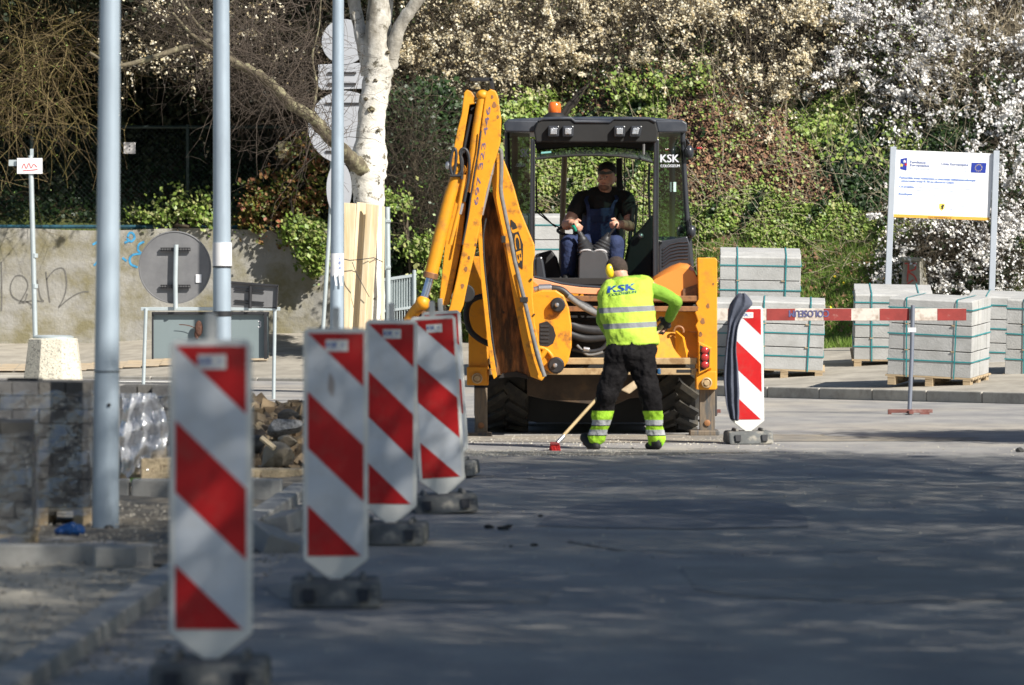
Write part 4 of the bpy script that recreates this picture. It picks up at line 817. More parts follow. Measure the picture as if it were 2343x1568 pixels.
m_brk = mat('broken_concrete', (0.36, 0.3, 0.22), 0.95, var=0.25, scale=5, col2=(0.2, 0.15, 0.1), amt=0.35, scale2=4, bump=0.8, bscale=25)
m_tar = mat('broken_asphalt', (0.04, 0.04, 0.04), 0.95, var=0.4, scale=9, bump=0.9, bscale=30); m_cob = mat('coarse_grey', (0.25, 0.25, 0.25), 0.95, var=0.6, scale=40, bump=0.9, bscale=50)
rock('concrete_chunk', W(632, 1046, 40.2), (0.19, 0.15, 0.12), m_brk, 'large tan lump of broken concrete in front of the rubble heap', 'rubble chunk', 2)
rock('asphalt_chunk', W(590, 1012, 40.6), (0.11, 0.1, 0.09), m_tar, 'black broken asphalt lump beside the nearest beacon board', 'rubble chunk', 5)
rock('gravel_chunk', W(650, 978, 41.2), (0.2, 0.16, 0.1), m_cob, 'coarse speckled grey slab lump in the rubble heap', 'rubble chunk', 8)
rock('concrete_chunk', W(660, 1012, 40.8), (0.14, 0.1, 0.06), m_brk, 'flat tan broken slab just above the large concrete lump', 'rubble chunk', 12)
rock('asphalt_chunk', W(665, 955, 42), (0.12, 0.1, 0.07), m_tar, 'dark asphalt lump on top of the rubble heap', 'rubble chunk', 15)
mb = MB(); mb.tube([W(598, 1002, 40.0), W(628, 1026, 39.95)], 0.022, 6); o = mb.build('wood_stick', m_pl, origin=W(613, 1014, 40)); tag(o, 'pale split wooden stick lying across the rubble', 'stick')
rr_ = random.Random(11); V = []; Fc = []
mb = MB()
for j in range(420):
    u_ = rr_.uniform(0, 1); x = 568 + 135 * rr_.random(); yb_ = 1085 - 155 * u_ + (rr_.uniform(-14, 14)); d_ = 40.4 + 2.4 * u_
    if x < 585 and u_ > .9: yb_ -= 20
    c = W(x, min(yb_, 1085), d_); s_ = rr_.uniform(0.02, 0.075); 
    q = Euler((rr_.uniform(0, 3), rr_.uniform(0, 3), rr_.uniform(0, 3))).to_matrix(); hh = [Vector((rr_.uniform(.5, 1) * a_, rr_.uniform(.5, 1) * b_, rr_.uniform(.4, .9) * c_)) * s_ for a_ in (-1, 1) for b_ in (-1, 1) for c_ in (-1, 1)]
    mb.add([c + q @ h_ for h_ in hh], [(0, 1, 3, 2), (4, 6, 7, 5), (0, 4, 5, 1), (2, 3, 7, 6), (0, 2, 6, 4), (1, 5, 7, 3)])
mb.prism([W(560, 1088, 41), W(708, 1088, 41), W(708, 972, 43.4), W(640, 985, 43.4), W(600, 992, 43.4), W(575, 940, 43.4)], (0, 1.2, 0))
m_rubb = mat('rubble_mix', (0.2, 0.16, 0.11), 0.95, island=[(0.06, 0.045, 0.035), (0.3, 0.22, 0.13), (0.16, 0.11, 0.065), (0.42, 0.33, 0.21), (0.09, 0.07, 0.055), (0.24, 0.18, 0.12)], bump=0.7)
tag(mb.build('rubble', m_rubb), kind='stuff')
# loose kerb pieces and a few stones at the left
mb = MB(); mb.box((0, 0, 0.06), (0.2, 0.34, 0.12)); o = mb.build('kerb_block', m_oldk, bevel=0.01); o.location = GR(610, 1262); o.rotation_euler = (R(14), R(18), R(28)); tag(o, 'tilted grey kerb block lying between the nearest two beacon boards', 'kerb block')
mb = MB(); mb.box((0, 0, 0.05), (0.14, 0.4, 0.11)); o = mb.build('kerb_block', m_oldk, bevel=0.01); o.location = GR(655, 1215); o.rotation_euler = (R(4), R(-8), R(-12)); tag(o, 'flat grey kerb block behind the tilted one, left of the second board', 'kerb block')
mb = MB(); mb.box((0, 0, 0.05), (0.2, 0.1, 0.1)); o = mb.build('paving_block', m_oldk, bevel=0.008); o.location = GR(262, 1298, 0.05) ; o.rotation_euler = (0, 0, R(10)); tag(o, 'lone paving block beside the cross kerb, right of the near pallet', 'paving block')
for j, (x, y, s_) in enumerate(((1222, 1250, .022), (1238, 1183, .018), (1170, 1252, .015), (1120, 1210, .03), (1150, 1213, .03), (1165, 1208, .025), (2337, 1035, .05), (370, 1210, .05), (345, 1222, .045))):
    nm = ['small dark stone on the shaded road right of the boards', 'tiny dark stone alone on the shaded road', 'small dark stone just right of the third board foot', 'leftmost of three dirt clods by the rubber foot', 'middle of three dirt clods by the rubber foot', 'rightmost of three dirt clods by the rubber foot', 'dark stone at the right picture edge on the sunlit road', 'pale broken stone by the nearest board on the dirt', 'smaller pale broken stone by the lamppost foot'][j]
    rock('stone', GR(x, y) + Vector((0, 0, s_ * .3)), (s_ * (1.6 if j in (3, 4, 5) else 1), s_, s_ * .6), m_brk if j > 6 else m_tar, nm, 'stone', 40 + j, 0)
# sand swept across the road in front of the machine, grit
def scatter(name, n, fx, fy, size, m_, kind='stuff', asp=0.9, fz=lambda x, y: 0 * x):
    X = fx(n); Y = fy(n, X); Z = fz(X, Y); s_ = size * rng.uniform(0.4, 1.4, n)
    P = np.stack([X, Y, Z + s_ * 0.3], -1); v = []; 
    A = rng.uniform(0, 6.28, n); c, s2 = np.cos(A), np.sin(A); base = []
    for ux, uy, uz in ((-1, -1, -.4), (1, -1, -.4), (1, 1, -.4), (-1, 1, -.4), (-.55, -.5, .5), (.5, -.55, .6), (.55, .5, .5), (-.5, .55, .6)):
        jx = rng.uniform(.7, 1.1, n); xx = ux * s_ * jx; yy = uy * s_ * jx * asp; base.append(np.stack([P[:, 0] + xx * c - yy * s2, P[:, 1] + xx * s2 + yy * c, P[:, 2] + uz * s_], -1))
    V = np.stack(base, 1).reshape(-1, 3); i_ = np.arange(n)[:, None] * 8
    Q = np.stack([i_ + np.array(f_)[None, :] for f_ in ((0, 4, 5, 1), (1, 5, 6, 2), (2, 6, 7, 3), (3, 7, 4, 0), (4, 7, 6, 5))], 1).reshape(-1, 4)
    o = np_mesh(name, V, Q, m_); return tag(o, kind=kind)
m_grit = mat('pale_grit', (0.5, 0.46, 0.38), 0.95, island=[(0.3, 0.28, 0.23), (0.5, 0.47, 0.4), (0.2, 0.18, 0.15), (0.62, 0.58, 0.5)])
scatter('grit', 2600, lambda n: np.clip(-0.45 + rng.exponential(0.55, n), -0.5, 4.3), lambda n, X: 44.6 + rng.normal(0, 0.35, n) - 0.02 * X, 0.0065, m_grit)
scatter('loose_gravel', 700, lambda n: rng.uniform(-0.6, 2.4, n), lambda n, X: 48.2 + rng.normal(0, 0.9, n), 0.008, m_grit)
scatter('site_gravel', 5000, lambda n: rng.uniform(-3.5, -1.2, n), lambda n, X: rng.uniform(19, 42, n), 0.008, mat('grey_grit', (0.2, 0.19, 0.17), 0.95, island=[(0.1, 0.09, 0.08), (0.28, 0.26, 0.22), (0.4, 0.37, 0.32)]), fz=lambda x, y: np.where(y < 26, 0.035, 0.04) * (x < -1.8))
scatter('road_grit', 1600, lambda n: rng.uniform(-1.4, 4.5, n), lambda n, X: rng.uniform(20, 47, n), 0.006, m_grit)
def blob(name, cx, cy, rx, ry, z, m_, n=40, seed=1):
    r2 = random.Random(seed); mb = MB(); P = [(cx + rx * math.cos(q) * (1 + .18 * math.sin(3 * q + seed) + .12 * math.sin(7 * q) + r2.uniform(-.06, .06)), cy + ry * math.sin(q) * (1 + .15 * math.sin(4 * q + seed)), z) for q in np.linspace(0, 2 * math.pi, n + 1)[:-1]]
    mb.poly(P); return mb.build(name, m_, recalc=False)
m_dust = mat('sandy_dust', (0.3, 0.265, 0.21), 0.95, var=0.25, scale=3, stretch=(1, .4, 1), col2=(0.16, 0.155, 0.15), amt=0.4, scale2=1.8, soft=0.35, bump=0.5)
tag(blob('sand', 1.5, 48.9, 2.8, 1.2, 0.004, m_dust, seed=3), kind='structure'); tag(blob('sand', 0.3, 44.6, 1.5, 0.45, 0.004, m_dust, seed=6), kind='structure')

# patches and seams of the road surface
def patch(name, pts, col, z=0.004):
    mb = MB(); mb.poly([GR(x, y, 0) + Vector((0, 0, z)) for x, y in pts]); return tag(mb.build(name, mat('patch_' + str(int(pts[0][0])), col, 0.85, var=0.2, scale=0.8, col2=tuple(c * .75 for c in col), amt=0.4, scale2=2.2, soft=0.3, bump=0.5, bscale=100), recalc=False), kind='structure')
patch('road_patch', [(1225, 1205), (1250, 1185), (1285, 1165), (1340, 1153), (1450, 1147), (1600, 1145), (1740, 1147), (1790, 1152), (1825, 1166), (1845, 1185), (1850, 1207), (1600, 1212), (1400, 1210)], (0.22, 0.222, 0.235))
patch('road_patch', [(600, 1342), (760, 1338), (1100, 1345), (1260, 1352), (1250, 1380), (900, 1376), (640, 1372)], (0.3, 0.29, 0.275))
patch('road_patch', [(1560, 1300), (1900, 1296), (2400, 1300), (2420, 1372), (2000, 1380), (1700, 1368), (1590, 1350)], (0.31, 0.3, 0.285))
mb = MB()
for st_ in ([(1090, 1090), (1400, 1108), (1800, 1104), (2360, 1118)], [(1300, 1240), (1420, 1262), (1700, 1268), (2100, 1262)]):
    P_s = [GR(x, y, 0) for x, y in st_]; fine = []
    for a_, b_ in zip(P_s[:-1], P_s[1:]):
        for q in np.linspace(0, 1, 14)[:-1]: fine.append(a_.lerp(b_, q) + Vector((random.uniform(-.02, .02), random.uniform(-.05, .05), 0)))
    for a_, b_ in zip(fine[:-1], fine[1:]):
        t_ = (b_ - a_).normalized(); n_ = Vector((-t_.y, t_.x, 0)) * random.uniform(.008, .02); mb.add([a_ - n_ + Vector((0, 0, .008)), b_ - n_ + Vector((0, 0, .008)), b_ + n_ + Vector((0, 0, .008)), a_ + n_ + Vector((0, 0, .008))], [(0, 1, 2, 3)])
tag(mb.build('tar_seam', mat('tar_seam', (0.05, 0.05, 0.052), 0.6), recalc=False), kind='structure')
# ---------------------------------------------------------------- backhoe loader
D = 50.0
m_y = mat('digger_yellow', (0.72, 0.3, 0.01), 0.5, var=0.08, scale=3, col2=(0.36, 0.15, 0.04), amt=0.24, scale2=6, soft=0.25, bump=0.12, bscale=12)
m_o = mat('boom_orange_yellow', (0.72, 0.3, 0.01), 0.5, var=0.1, scale=4, col2=(0.2, 0.085, 0.03), amt=0.3, scale2=7, soft=0.14, bump=0.15, bscale=14)
m_or = mat('faded_orange', (0.78, 0.27, 0.05), 0.3, var=0.06, scale=2, coat=0.4)
m_pink = mat('pinkish_orange_sill', (0.75, 0.33, 0.17), 0.4, var=0.06, scale=3, coat=0.2)  # paler, pinker orange than the fender
m_rail = mat('greasy_rail', (0.3, 0.14, 0.06), 0.5, 0.2, var=0.2, scale=6, col2=(0.16, 0.08, 0.045), amt=0.4, scale2=8)
m_worn = mat('worn_rail', (0.5, 0.36, 0.2), 0.45, 0.3, var=0.15, scale=7, col2=(0.32, 0.2, 0.1), amt=0.35, scale2=9)
m_mud = mat('muddy_shaded_inner', (0.24, 0.12, 0.045), 0.75, var=0.4, scale=6, stretch=(4, 1, 0.8), col2=(0.02, 0.014, 0.01), amt=0.55, scale2=3.2, soft=0.25, bump=0.6, bscale=14)  # rust and mud, darkened further for the shade inside the boom
m_cab = mat('cab_dark', (0.03, 0.033, 0.042), 0.35, var=0.15, scale=4, coat=0.2); m_blk = mat('matt_black', (0.012, 0.012, 0.013), 0.7, var=0.3)
m_roof = mat('roof_dark_grey', (0.03, 0.036, 0.05), 0.45, var=0.12, scale=3, col2=(0.08, 0.085, 0.1), amt=0.25, scale2=4, soft=0.4)
m_hose = mat('hose_rubber', (0.025, 0.026, 0.03), 0.5, var=0.3, scale=14); m_hoseg = mat('dusty_hose', (0.16, 0.16, 0.16), 0.7, var=0.3, scale=20)
m_chr = mat('chrome_rod', (0.55, 0.62, 0.78), 0.18, 0.9, var=0.05); m_zinc = mat('zinc', (0.5, 0.5, 0.52), 0.35, 0.8, var=0.1)
m_red = mat('tail_red', (0.42, 0.03, 0.03), 0.2, var=0.1, coat=0.5); m_tyre = mat('tyre', (0.03, 0.029, 0.028), 0.9, var=0.3, col2=(0.1, 0.085, 0.06), amt=0.3, scale2=5, soft=0.3)
m_leg = mat('stabiliser_leg', (0.19, 0.15, 0.11), 0.6, 0.3, var=0.25, scale=9, stretch=(4, 1, .6), col2=(0.1, 0.1, 0.1), amt=0.4, scale2=5)
J = thing('backhoe_loader', 'yellow backhoe loader seen from behind with folded digging arm and dark cab', 'excavator', GR(1357, 1000))
def P_(name, mats, fn, bevel=0.006, parent=None, smooth=None, recalc=True):
    mb = MB(); fn(mb); return mb.build(name, mats, parent or J, bevel=bevel, smooth=smooth, recalc=recalc)
def S(name, m_, poly, d, t, bevel=0.006, parent=None): return P_(name, m_, lambda b: b.slab(poly, d, t), bevel, parent)
# stabiliser towers
tr = S('stabiliser_tower', m_y, [(1596, 590), (1637, 590), (1641, 595), (1641, 890), (1592, 890), (1592, 822), (1597, 815), (1597, 760), (1591, 745), (1597, 735), (1590, 715), (1597, 705), (1592, 695), (1598, 685)], D - .12, .26, 0.008)
tl = S('stabiliser_tower', m_y, [(1074, 587), (1108, 587), (1118, 600), (1118, 800), (1118, 882), (1072, 882), (1072, 590)], D - .1, .26, 0.008)
for par, xc, yc in ((tr, 1617, 876), (tl, 1092, 866)):
    P_('pin_boss', m_y, lambda b: b.rect(xc - 24, yc - 26, xc + 22, yc + 16, D - .16, .06), 0.008, par)
    P_('pivot_pin', m_worn, lambda b: (b.lathe([(.052, 0), (.052, .03), (.04, .035), (.036, .02)], W(xc, yc, D - .16), Matrix.Rotation(R(90), 3, 'X'), 20), b.lathe([(.028, 0), (.028, .045)], W(xc, yc, D - .16), Matrix.Rotation(R(90), 3, 'X'), 14)), 0.003, par, 40)
for xs_, off in (((1601, 1636), 0), ((1086, 1115), 6)):
    lg = P_('stabiliser_leg', m_leg, lambda b: b.rect(xs_[0], 888, xs_[1], 985 + off, D - .05, .14), 0.005)
    P_('leg_bolt', m_rail, lambda b: b.lathe([(.03, 0), (.03, .015), (.015, .02)], W(sum(xs_) / 2, 968 + off, D - .05), Matrix.Rotation(R(90), 3, 'X'), 14), 0, lg, 40)
    P_('foot_pad', m_leg, lambda b: b.rect(xs_[0] - 22, 985 + off, xs_[1] + 10, 998 + off * .7, D - .22, .42), 0.012, lg)
# tail light
tlh = P_('tail_light', m_y, lambda b: (b.loft([[W(x, y, D - .2) for x, y in ((1599, 783), (1627, 797), (1626, 842), (1599, 856))], [W(x, y, D - .12) for x, y in ((1597, 780), (1629, 795), (1628, 846), (1597, 858))]])), 0.003)
P_('light_housing', m_blk, lambda b: b.slab([(1602, 790), (1624, 800), (1623, 840), (1602, 850)], D - .205, .004), 0, tlh)
for yy, rr2 in ((802, 8.5), (818, 9.5), (835, 8.5)): P_('red_lens', m_red, lambda b: b.ell(W(1613, yy, D - .21), (.038, .022, rr2 * D / F)), 0, tlh, 60)
# rear frame: rails, back plate, dark bay
S('upper_rail', m_rail, [(1118, 677), (1600, 677), (1600, 690), (1118, 690)], D - .1, .14)
S('upper_rail', m_rail, [(1118, 701), (1598, 701), (1598, 713), (1118, 713)], D - .12, .14)
S('lower_rail', m_worn, [(1118, 819), (1597, 819), (1597, 834), (1118, 834)], D - .12, .14)
lr = S('lower_rail', m_worn, [(1118, 843), (1598, 843), (1598, 858), (1118, 858)], D - .12, .14)
P_('rail_slot', m_blk, lambda b: b.rect(1548, 846, 1582, 853, D - .123, .004), 0, lr)
S('bay_shade_plate', m_blk, [(1118, 690), (1500, 690), (1500, 858), (1118, 858)], D + .22, .05)  # black sheet in place of the shade inside the hollow bay
bp_ = P_('rear_plate', m_y, lambda b: b.slab([(1492, 713), (1597, 713), (1597, 760), (1492, 756)], D + .06, .04), 0.004)
P_('folded_plate', m_y, lambda b: b.prism([W(1492, 756, D + .06), W(1597, 760, D + .06), W(1597, 819, D - .06), W(1492, 819, D - .06)], (0, .02, -.01)), 0.004)
P_('rear_plate', m_y, lambda b: b.slab([(1118, 713), (1150, 713), (1150, 819), (1118, 819)], D + .06, .04), 0.004)
P_('gusset', m_y, lambda b: b.prism([W(1545, 757, D - .02), W(1562, 772, D - .1), W(1572, 819, D - .1), W(1545, 819, D - .02)], (0.02, .03, 0)), 0.004)
P_('tow_eye', m_rail, lambda b: b.tube([W(1553 + 11 * math.cos(q), 758 - 11 * math.sin(q), D - .02) for q in np.linspace(-.3, 3.2, 10)], .012, 8), 0, bp_, 60)
for j, (pts, r_, mm) in enumerate(([[(1235, 662), (1262, 660), (1285, 664), (1300, 676), (1318, 690), (1345, 703), (1372, 722), (1395, 735)], .034, m_hose], [[(1300, 678), (1330, 700), (1360, 716), (1392, 728)], .03, m_hoseg], [[(1300, 740), (1330, 752), (1370, 757), (1400, 758)], .05, m_hose], [[(1305, 765), (1340, 775), (1385, 772)], .04, m_hose], [[(1310, 800), (1340, 805), (1375, 800), (1392, 780)], .02, m_hose], [[(1270, 690), (1290, 715), (1300, 745), (1303, 775), (1290, 805), (1275, 825)], .012, m_hoseg], [[(1238, 672), (1255, 680), (1270, 694)], .01, m_hose], [[(1320, 790), (1345, 812), (1380, 806)], .015, m_hoseg])):
    P_('hydraulic_hose', mm, lambda b: b.tube(spl([(x, y, D - .28 - .02 * (j % 3) if j in (0, 1, 5, 6) else D + .02, 1) for x, y in pts], 4)[0], r_, 10), 0, None, 60)
P_('hose_fitting', m_zinc, lambda b: (b.tube([W(1232, 661, D - .28), W(1262, 660, D - .28)], .042, 12), b.tube([W(1222, 664, D - .28), W(1234, 661, D - .28)], .03, 12), b.tube([W(1335, 798, D - .1), W(1349, 800, D - .1)], .02, 8)), 0.003, None, 40)
# chassis, belly, wheels
S('chassis', mat('dirty_chassis', (0.045, 0.03, 0.02), 0.8, var=0.4, scale=5, col2=(0.1, 0.06, 0.03), amt=.3), [(1206, 858), (1504, 858), (1504, 905), (1440, 912), (1400, 930), (1250, 915), (1206, 905)], D + .1, .5)
S('axle', m_blk, [(1205, 895), (1505, 895), (1505, 940), (1400, 955), (1310, 955), (1205, 935)], D + .9, .35, 0.02)
S('belly_light_block', m_blk, [(1200, 850), (1515, 850), (1515, 962), (1490, 968), (1230, 968), (1200, 960)], D + .8, 3.6)  # low black slab added below real clearance, blocks light under the machine
P_('lower_bracket', mat('pale_dirty_metal', (0.5, 0.4, 0.27), 0.6, .2, var=0.25, scale=12), lambda b: b.slab([(1420, 893), (1455, 868), (1462, 885), (1440, 902)], D - .08, .08), 0.01)
fb = P_('loader_bucket', m_blk, lambda b: b.loft([[W(1085, 0, D + 5.2) * 1 for _ in ()] or [Vector((W(x_, 900, D + 5).x, D + 4.9 + yy, zz_)) for yy, zz_ in ((0, .06), (.1, .5), (.35, .8), (1.0, .85), (.75, .4), (.9, .04))] for x_ in (1085, 1640)]), 0.01)
def wheel(xc, w_, yc, r_, name='wheel'):
    c = Vector((W(xc, 0, D).x, yc, r_)); wt = MB(); Rx = Matrix.Rotation(R(90), 3, 'Y')
    wt.lathe([(r_ * .55, -w_ / 2), (r_ * .9, -w_ / 2), (r_ * .97, -w_ * .42), (r_ * .965, w_ * .42), (r_ * .9, w_ / 2), (r_ * .55, w_ / 2)], c, Rx, 40)
    nlug = 22
    for j in range(nlug):
        for sd in (-1, 1):
            a_ = 2 * math.pi * (j + (.5 if sd > 0 else 0)) / nlug; rad = Vector((0, math.cos(a_), math.sin(a_))); tan = Vector((0, -math.sin(a_), math.cos(a_)))
            q = Matrix((( 1, 0, 0), (0, tan.y, rad.y), (0, tan.z, rad.z))); q = q @ Matrix.Rotation(R(38 * sd), 3, 'Z')
            wt.box(c + rad * (r_ * .985) + Vector((sd * w_ * .24, 0, 0)), (w_ * .56, .055, .05), q)
    wh = wt.build('wheel', m_tyre, J, smooth=30)
    rm = MB(); rm.lathe([(.1, -w_ * .3), (r_ * .56, -w_ * .42), (r_ * .58, w_ * .42), (.1, w_ * .3)], c, Rx, 28); rm.build('rim', m_worn, wh, smooth=40)
wheel(1158, .43, D + 1.15, .72); wheel(1553, .43, D + 1.15, .72); wheel(1150, .3, D + 3.6, .45); wheel(1560, .3, D + 3.6, .45)
P_('bonnet', m_y, lambda b: b.box((W(1357, 0, D).x, D + 3.3, 1.25), (.9, 1.9, .5)), 0.05)
# sill and fenders
P_('cab_sill', m_pink, lambda b: b.loft([[W(x, y0, D + .04), W(x, y0 - 4, D + .16), W(x, y1, D + .16), W(x, y1, D + .04)] for x, y0, y1 in ((1122, 632, 662), (1222, 637, 664), (1250, 643, 666), (1285, 652, 670), (1330, 658, 673), (1400, 662, 675), (1455, 661, 675), (1490, 650, 675), (1510, 640, 675))]), 0.006)
P_('sill_trim', m_cab, lambda b: b.tube(spl([(x, y, D + .06, 1) for x, y in ((1222, 634), (1250, 640), (1285, 649), (1330, 655), (1400, 659), (1455, 658), (1490, 648), (1502, 638))], 4)[0], .016, 8), 0, None, 60)
P_('indicator_ring', m_rail, lambda b: b.tube([W(1381 + 8 * math.cos(q), 667 + 9 * math.sin(q), D + .02) for q in np.linspace(0, 6.28, 14)], .01, 6), 0)
for sg in (1, -1):
    mx = lambda x: x if sg > 0 else 2714 - x
    rows = []
    for dd_, k_ in ((D + .02, .86), (D + .1, .97), (D + .3, 1.0), (D + 1.2, 1.03), (D + 1.9, .9)):
        rows.append([Vector((W(mx(x), 0, D).x, dd_, W(0, 692 - (692 - y) * k_, D).z)) for x, y in ((1482, 692), (1482, 648), (1500, 630), (1520, 618), (1540, 607), (1558, 601), (1575, 603), (1588, 612), (1596, 630), (1598, 660), (1598, 692))])
    mb = MB(); mb.loft(rows); f_ = mb.build('fender', m_or, J, bevel=0.0, smooth=50)
    S('fender_shadow', m_rail if sg > 0 else m_blk, [(mx(1562), 662), (mx(1596), 650), (mx(1596), 688), (mx(1562), 690)] if sg > 0 else [(mx(1596), 650), (mx(1562), 662), (mx(1562), 690), (mx(1596), 688)], D + .0, .03, 0.004, f_)  # dark slab painted for the shadowed part of the fender
# ---- cab
S('cab_floor', m_blk, [(1215, 636), (1502, 636), (1502, 652), (1215, 652)], D + .2, 1.9)
roof = P_('cab_roof', m_roof, lambda b: b.loft([[W(x, y, D + .35) + Vector((0, yo, 0)) for x, y in pl_] for yo, pl_ in ((0, ((1155, 300), (1153, 284), (1162, 275), (1240, 271), (1360, 270), (1490, 271), (1562, 277), (1572, 288), (1572, 301), (1505, 301), (1230, 301))), (.12, ((1155, 300), (1152, 283), (1162, 272), (1240, 268), (1360, 266), (1490, 268), (1562, 274), (1573, 286), (1573, 301), (1505, 301), (1230, 301))), (1.9, ((1160, 300), (1158, 284), (1168, 274), (1240, 270), (1360, 269), (1490, 270), (1555, 276), (1566, 288), (1566, 301), (1505, 301), (1230, 301)))) ]), 0.008, None, 40)
P_('light_bar', m_blk, lambda b: b.slab([(1226, 326), (1222, 300), (1230, 276), (1240, 273), (1308, 272), (1316, 281), (1396, 281), (1404, 272), (1488, 273), (1500, 278), (1506, 300), (1502, 326)], D + .2, .3), 0.014, roof)
P_('roof_lip', m_roof, lambda b: b.tube([W(x, y, D + .2) for x, y in ((1232, 276), (1242, 272), (1307, 271), (1316, 279), (1396, 279), (1405, 271), (1486, 272), (1500, 279))], .017, 8), 0, roof, 50)
P_('roof_wing', m_roof, lambda b: b.slab([(1153, 282), (1162, 275), (1232, 277), (1224, 303), (1156, 301)], D + .27, .12), 0.012, roof)
P_('roof_wing', m_roof, lambda b: b.slab([(1572, 282), (1562, 276), (1500, 277), (1506, 303), (1572, 302)], D + .27, .12), 0.012, roof)
for xc, sk in ((1267, 0), (1300, 0), (1418, 0), (1453, 4)):
    wl_ = P_('work_light', m_hoseg, lambda b: b.slab([(xc - 13 + sk, 288), (xc + 13 + sk, 288), (xc + 12, 313), (xc - 13, 313)], D + .13, .1), 0.012, roof)
    wl_.data.materials[0] = m_cab
    ln_ = MB(); ln_.slab([(xc - 7.5 + sk * .7, 293), (xc + 7.5 + sk * .7, 293), (xc + 7, 307.5), (xc - 7.5, 307.5)], D + .118, .014); q_ = ln_.build('lamp_lens', mat('lamp_glass', (0.6, 0.62, 0.66), 0.15, .6, var=0.25, scale=30, bump=0.4), J, bevel=0.006); q_.parent = wl_.parent
bc = P_('beacon_lamp', mat('beacon_orange', (0.8, 0.16, 0.02), 0.18, var=0.05, coat=0.6), lambda b: b.lathe([(.055, -.01), (.062, .0), (.063, .05), (.06, .085), (.045, .105), (.01, .11)], W(1269, 259, D + .7), None, 24), 0, None, 40)
P_('beacon_base', m_blk, lambda b: b.lathe([(.11, -.05), (.1, -.02), (.075, .0), (.06, .01)], W(1269, 260, D + .7), None, 20), 0.004, bc, 40)
for xa, xb in ((1212, 1224), (1494, 1507)):
    pl_ = P_('cab_pillar', m_cab, lambda b: b.slab([(xa + 2, 318), (xb + 1, 318), (xb, 480), (xb, 646), (xa, 646), (xa, 480)], D + .22, .07), 0.012)
    P_('pillar_seal', m_hose, lambda b: b.rect(xb - 3, 322, xb - 1, 640, D + .214, .01), 0, pl_)
gt = glass_mat('tinted_glass', (0.13, 0.23, 0.19), 0.8, 0.05); gd = glass_mat('shade_dark_glass', (0.09, 0.13, 0.13), 0.9, 0.02)  # left pane's darker tint carries the darkness behind it
P_('side_window', gd, lambda b: b.poly([W(1212, 305, D + .27), W(1212, 638, D + .27), W(1168, 600, D + 1.0), W(1160, 303, D + 1.0)]), 0, None, None, False)
P_('side_window', gt, lambda b: b.poly([W(1507, 305, D + .27), W(1507, 560, D + .27), W(1573, 543, D + 1.0), W(1562, 303, D + 1.0)]), 0, None, None, False)
for pts in ([(1160, 303), (1163, 450), (1166, 600)], [(1562, 303), (1566, 400), (1571, 480), (1577, 548), (1582, 610)]):
    P_('cab_pillar', m_cab, lambda b: b.tube([W(x, y, D + 1.0) for x, y in pts], .026, 8), 0, None, 60)
for xx in (1178, 1538): P_('cab_pillar', m_cab, lambda b: b.tube([W(xx, 303, D + 2.1), W(xx, 640, D + 2.1)], .03, 8), 0, None, 60)
P_('rear_mudguard', m_cab, lambda b: (b.loft([[W(x, y, dd_) for x, y in ((1507, 552), (1540, 547), (1572, 541), (1579, 560), (1583, 605), (1560, 604), (1535, 612), (1507, 632))] for dd_ in (D + .35, D + .9)])), 0.01)
for j in range(6): P_('moulded_rib', m_cab, lambda b: b.tube([W(x, y + j * 7.5, D + .35) for x, y in ((1516, 572), (1532, 560), (1552, 555), (1574, 554))], .011, 6), 0, None, 60)
# lifted rear glass under the roof
P_('lifted_window', glass_mat('dusty_glass', (0.42, 0.48, 0.47), 0.78, 0.35, gl=(.5, .55, .55)), lambda b: b.loft([[W(x, y0, D + .3), W(x, y1, D + .24), W(x, y1 + 1, D + .3), W(x, y0 + 1, D + .34)] for x, y0, y1 in ((1228, 342, 361), (1260, 339, 357), (1310, 336, 353), (1362, 335, 352), (1415, 336, 354), (1460, 340, 360), (1493, 346, 369))]), 0, None, 60)
P_('window_shade', m_blk, lambda b: b.slab([(1224, 322), (1496, 322), (1496, 346), (1415, 339), (1362, 337), (1310, 338), (1228, 345)], D + .36, .02), 0)
P_('window_seal', m_blk, lambda b: b.tube([W(x, y, D + .24) for x, y in ((1226, 364), (1260, 360), (1310, 356), (1362, 355), (1415, 357), (1460, 363), (1494, 372))], .012, 8), 0, None, 60)
P_('sticker', mat('teal_tag', (0.2, 0.5, 0.48), 0.5), lambda b: b.slab([(1238, 348), (1261, 346), (1261, 350), (1238, 352)], D + .25, .004), 0)
P_('window_handle', m_hoseg, lambda b: (b.tube([W(1473, 330, D + .2), W(1473, 354, D + .2)], .012, 6)), 0)
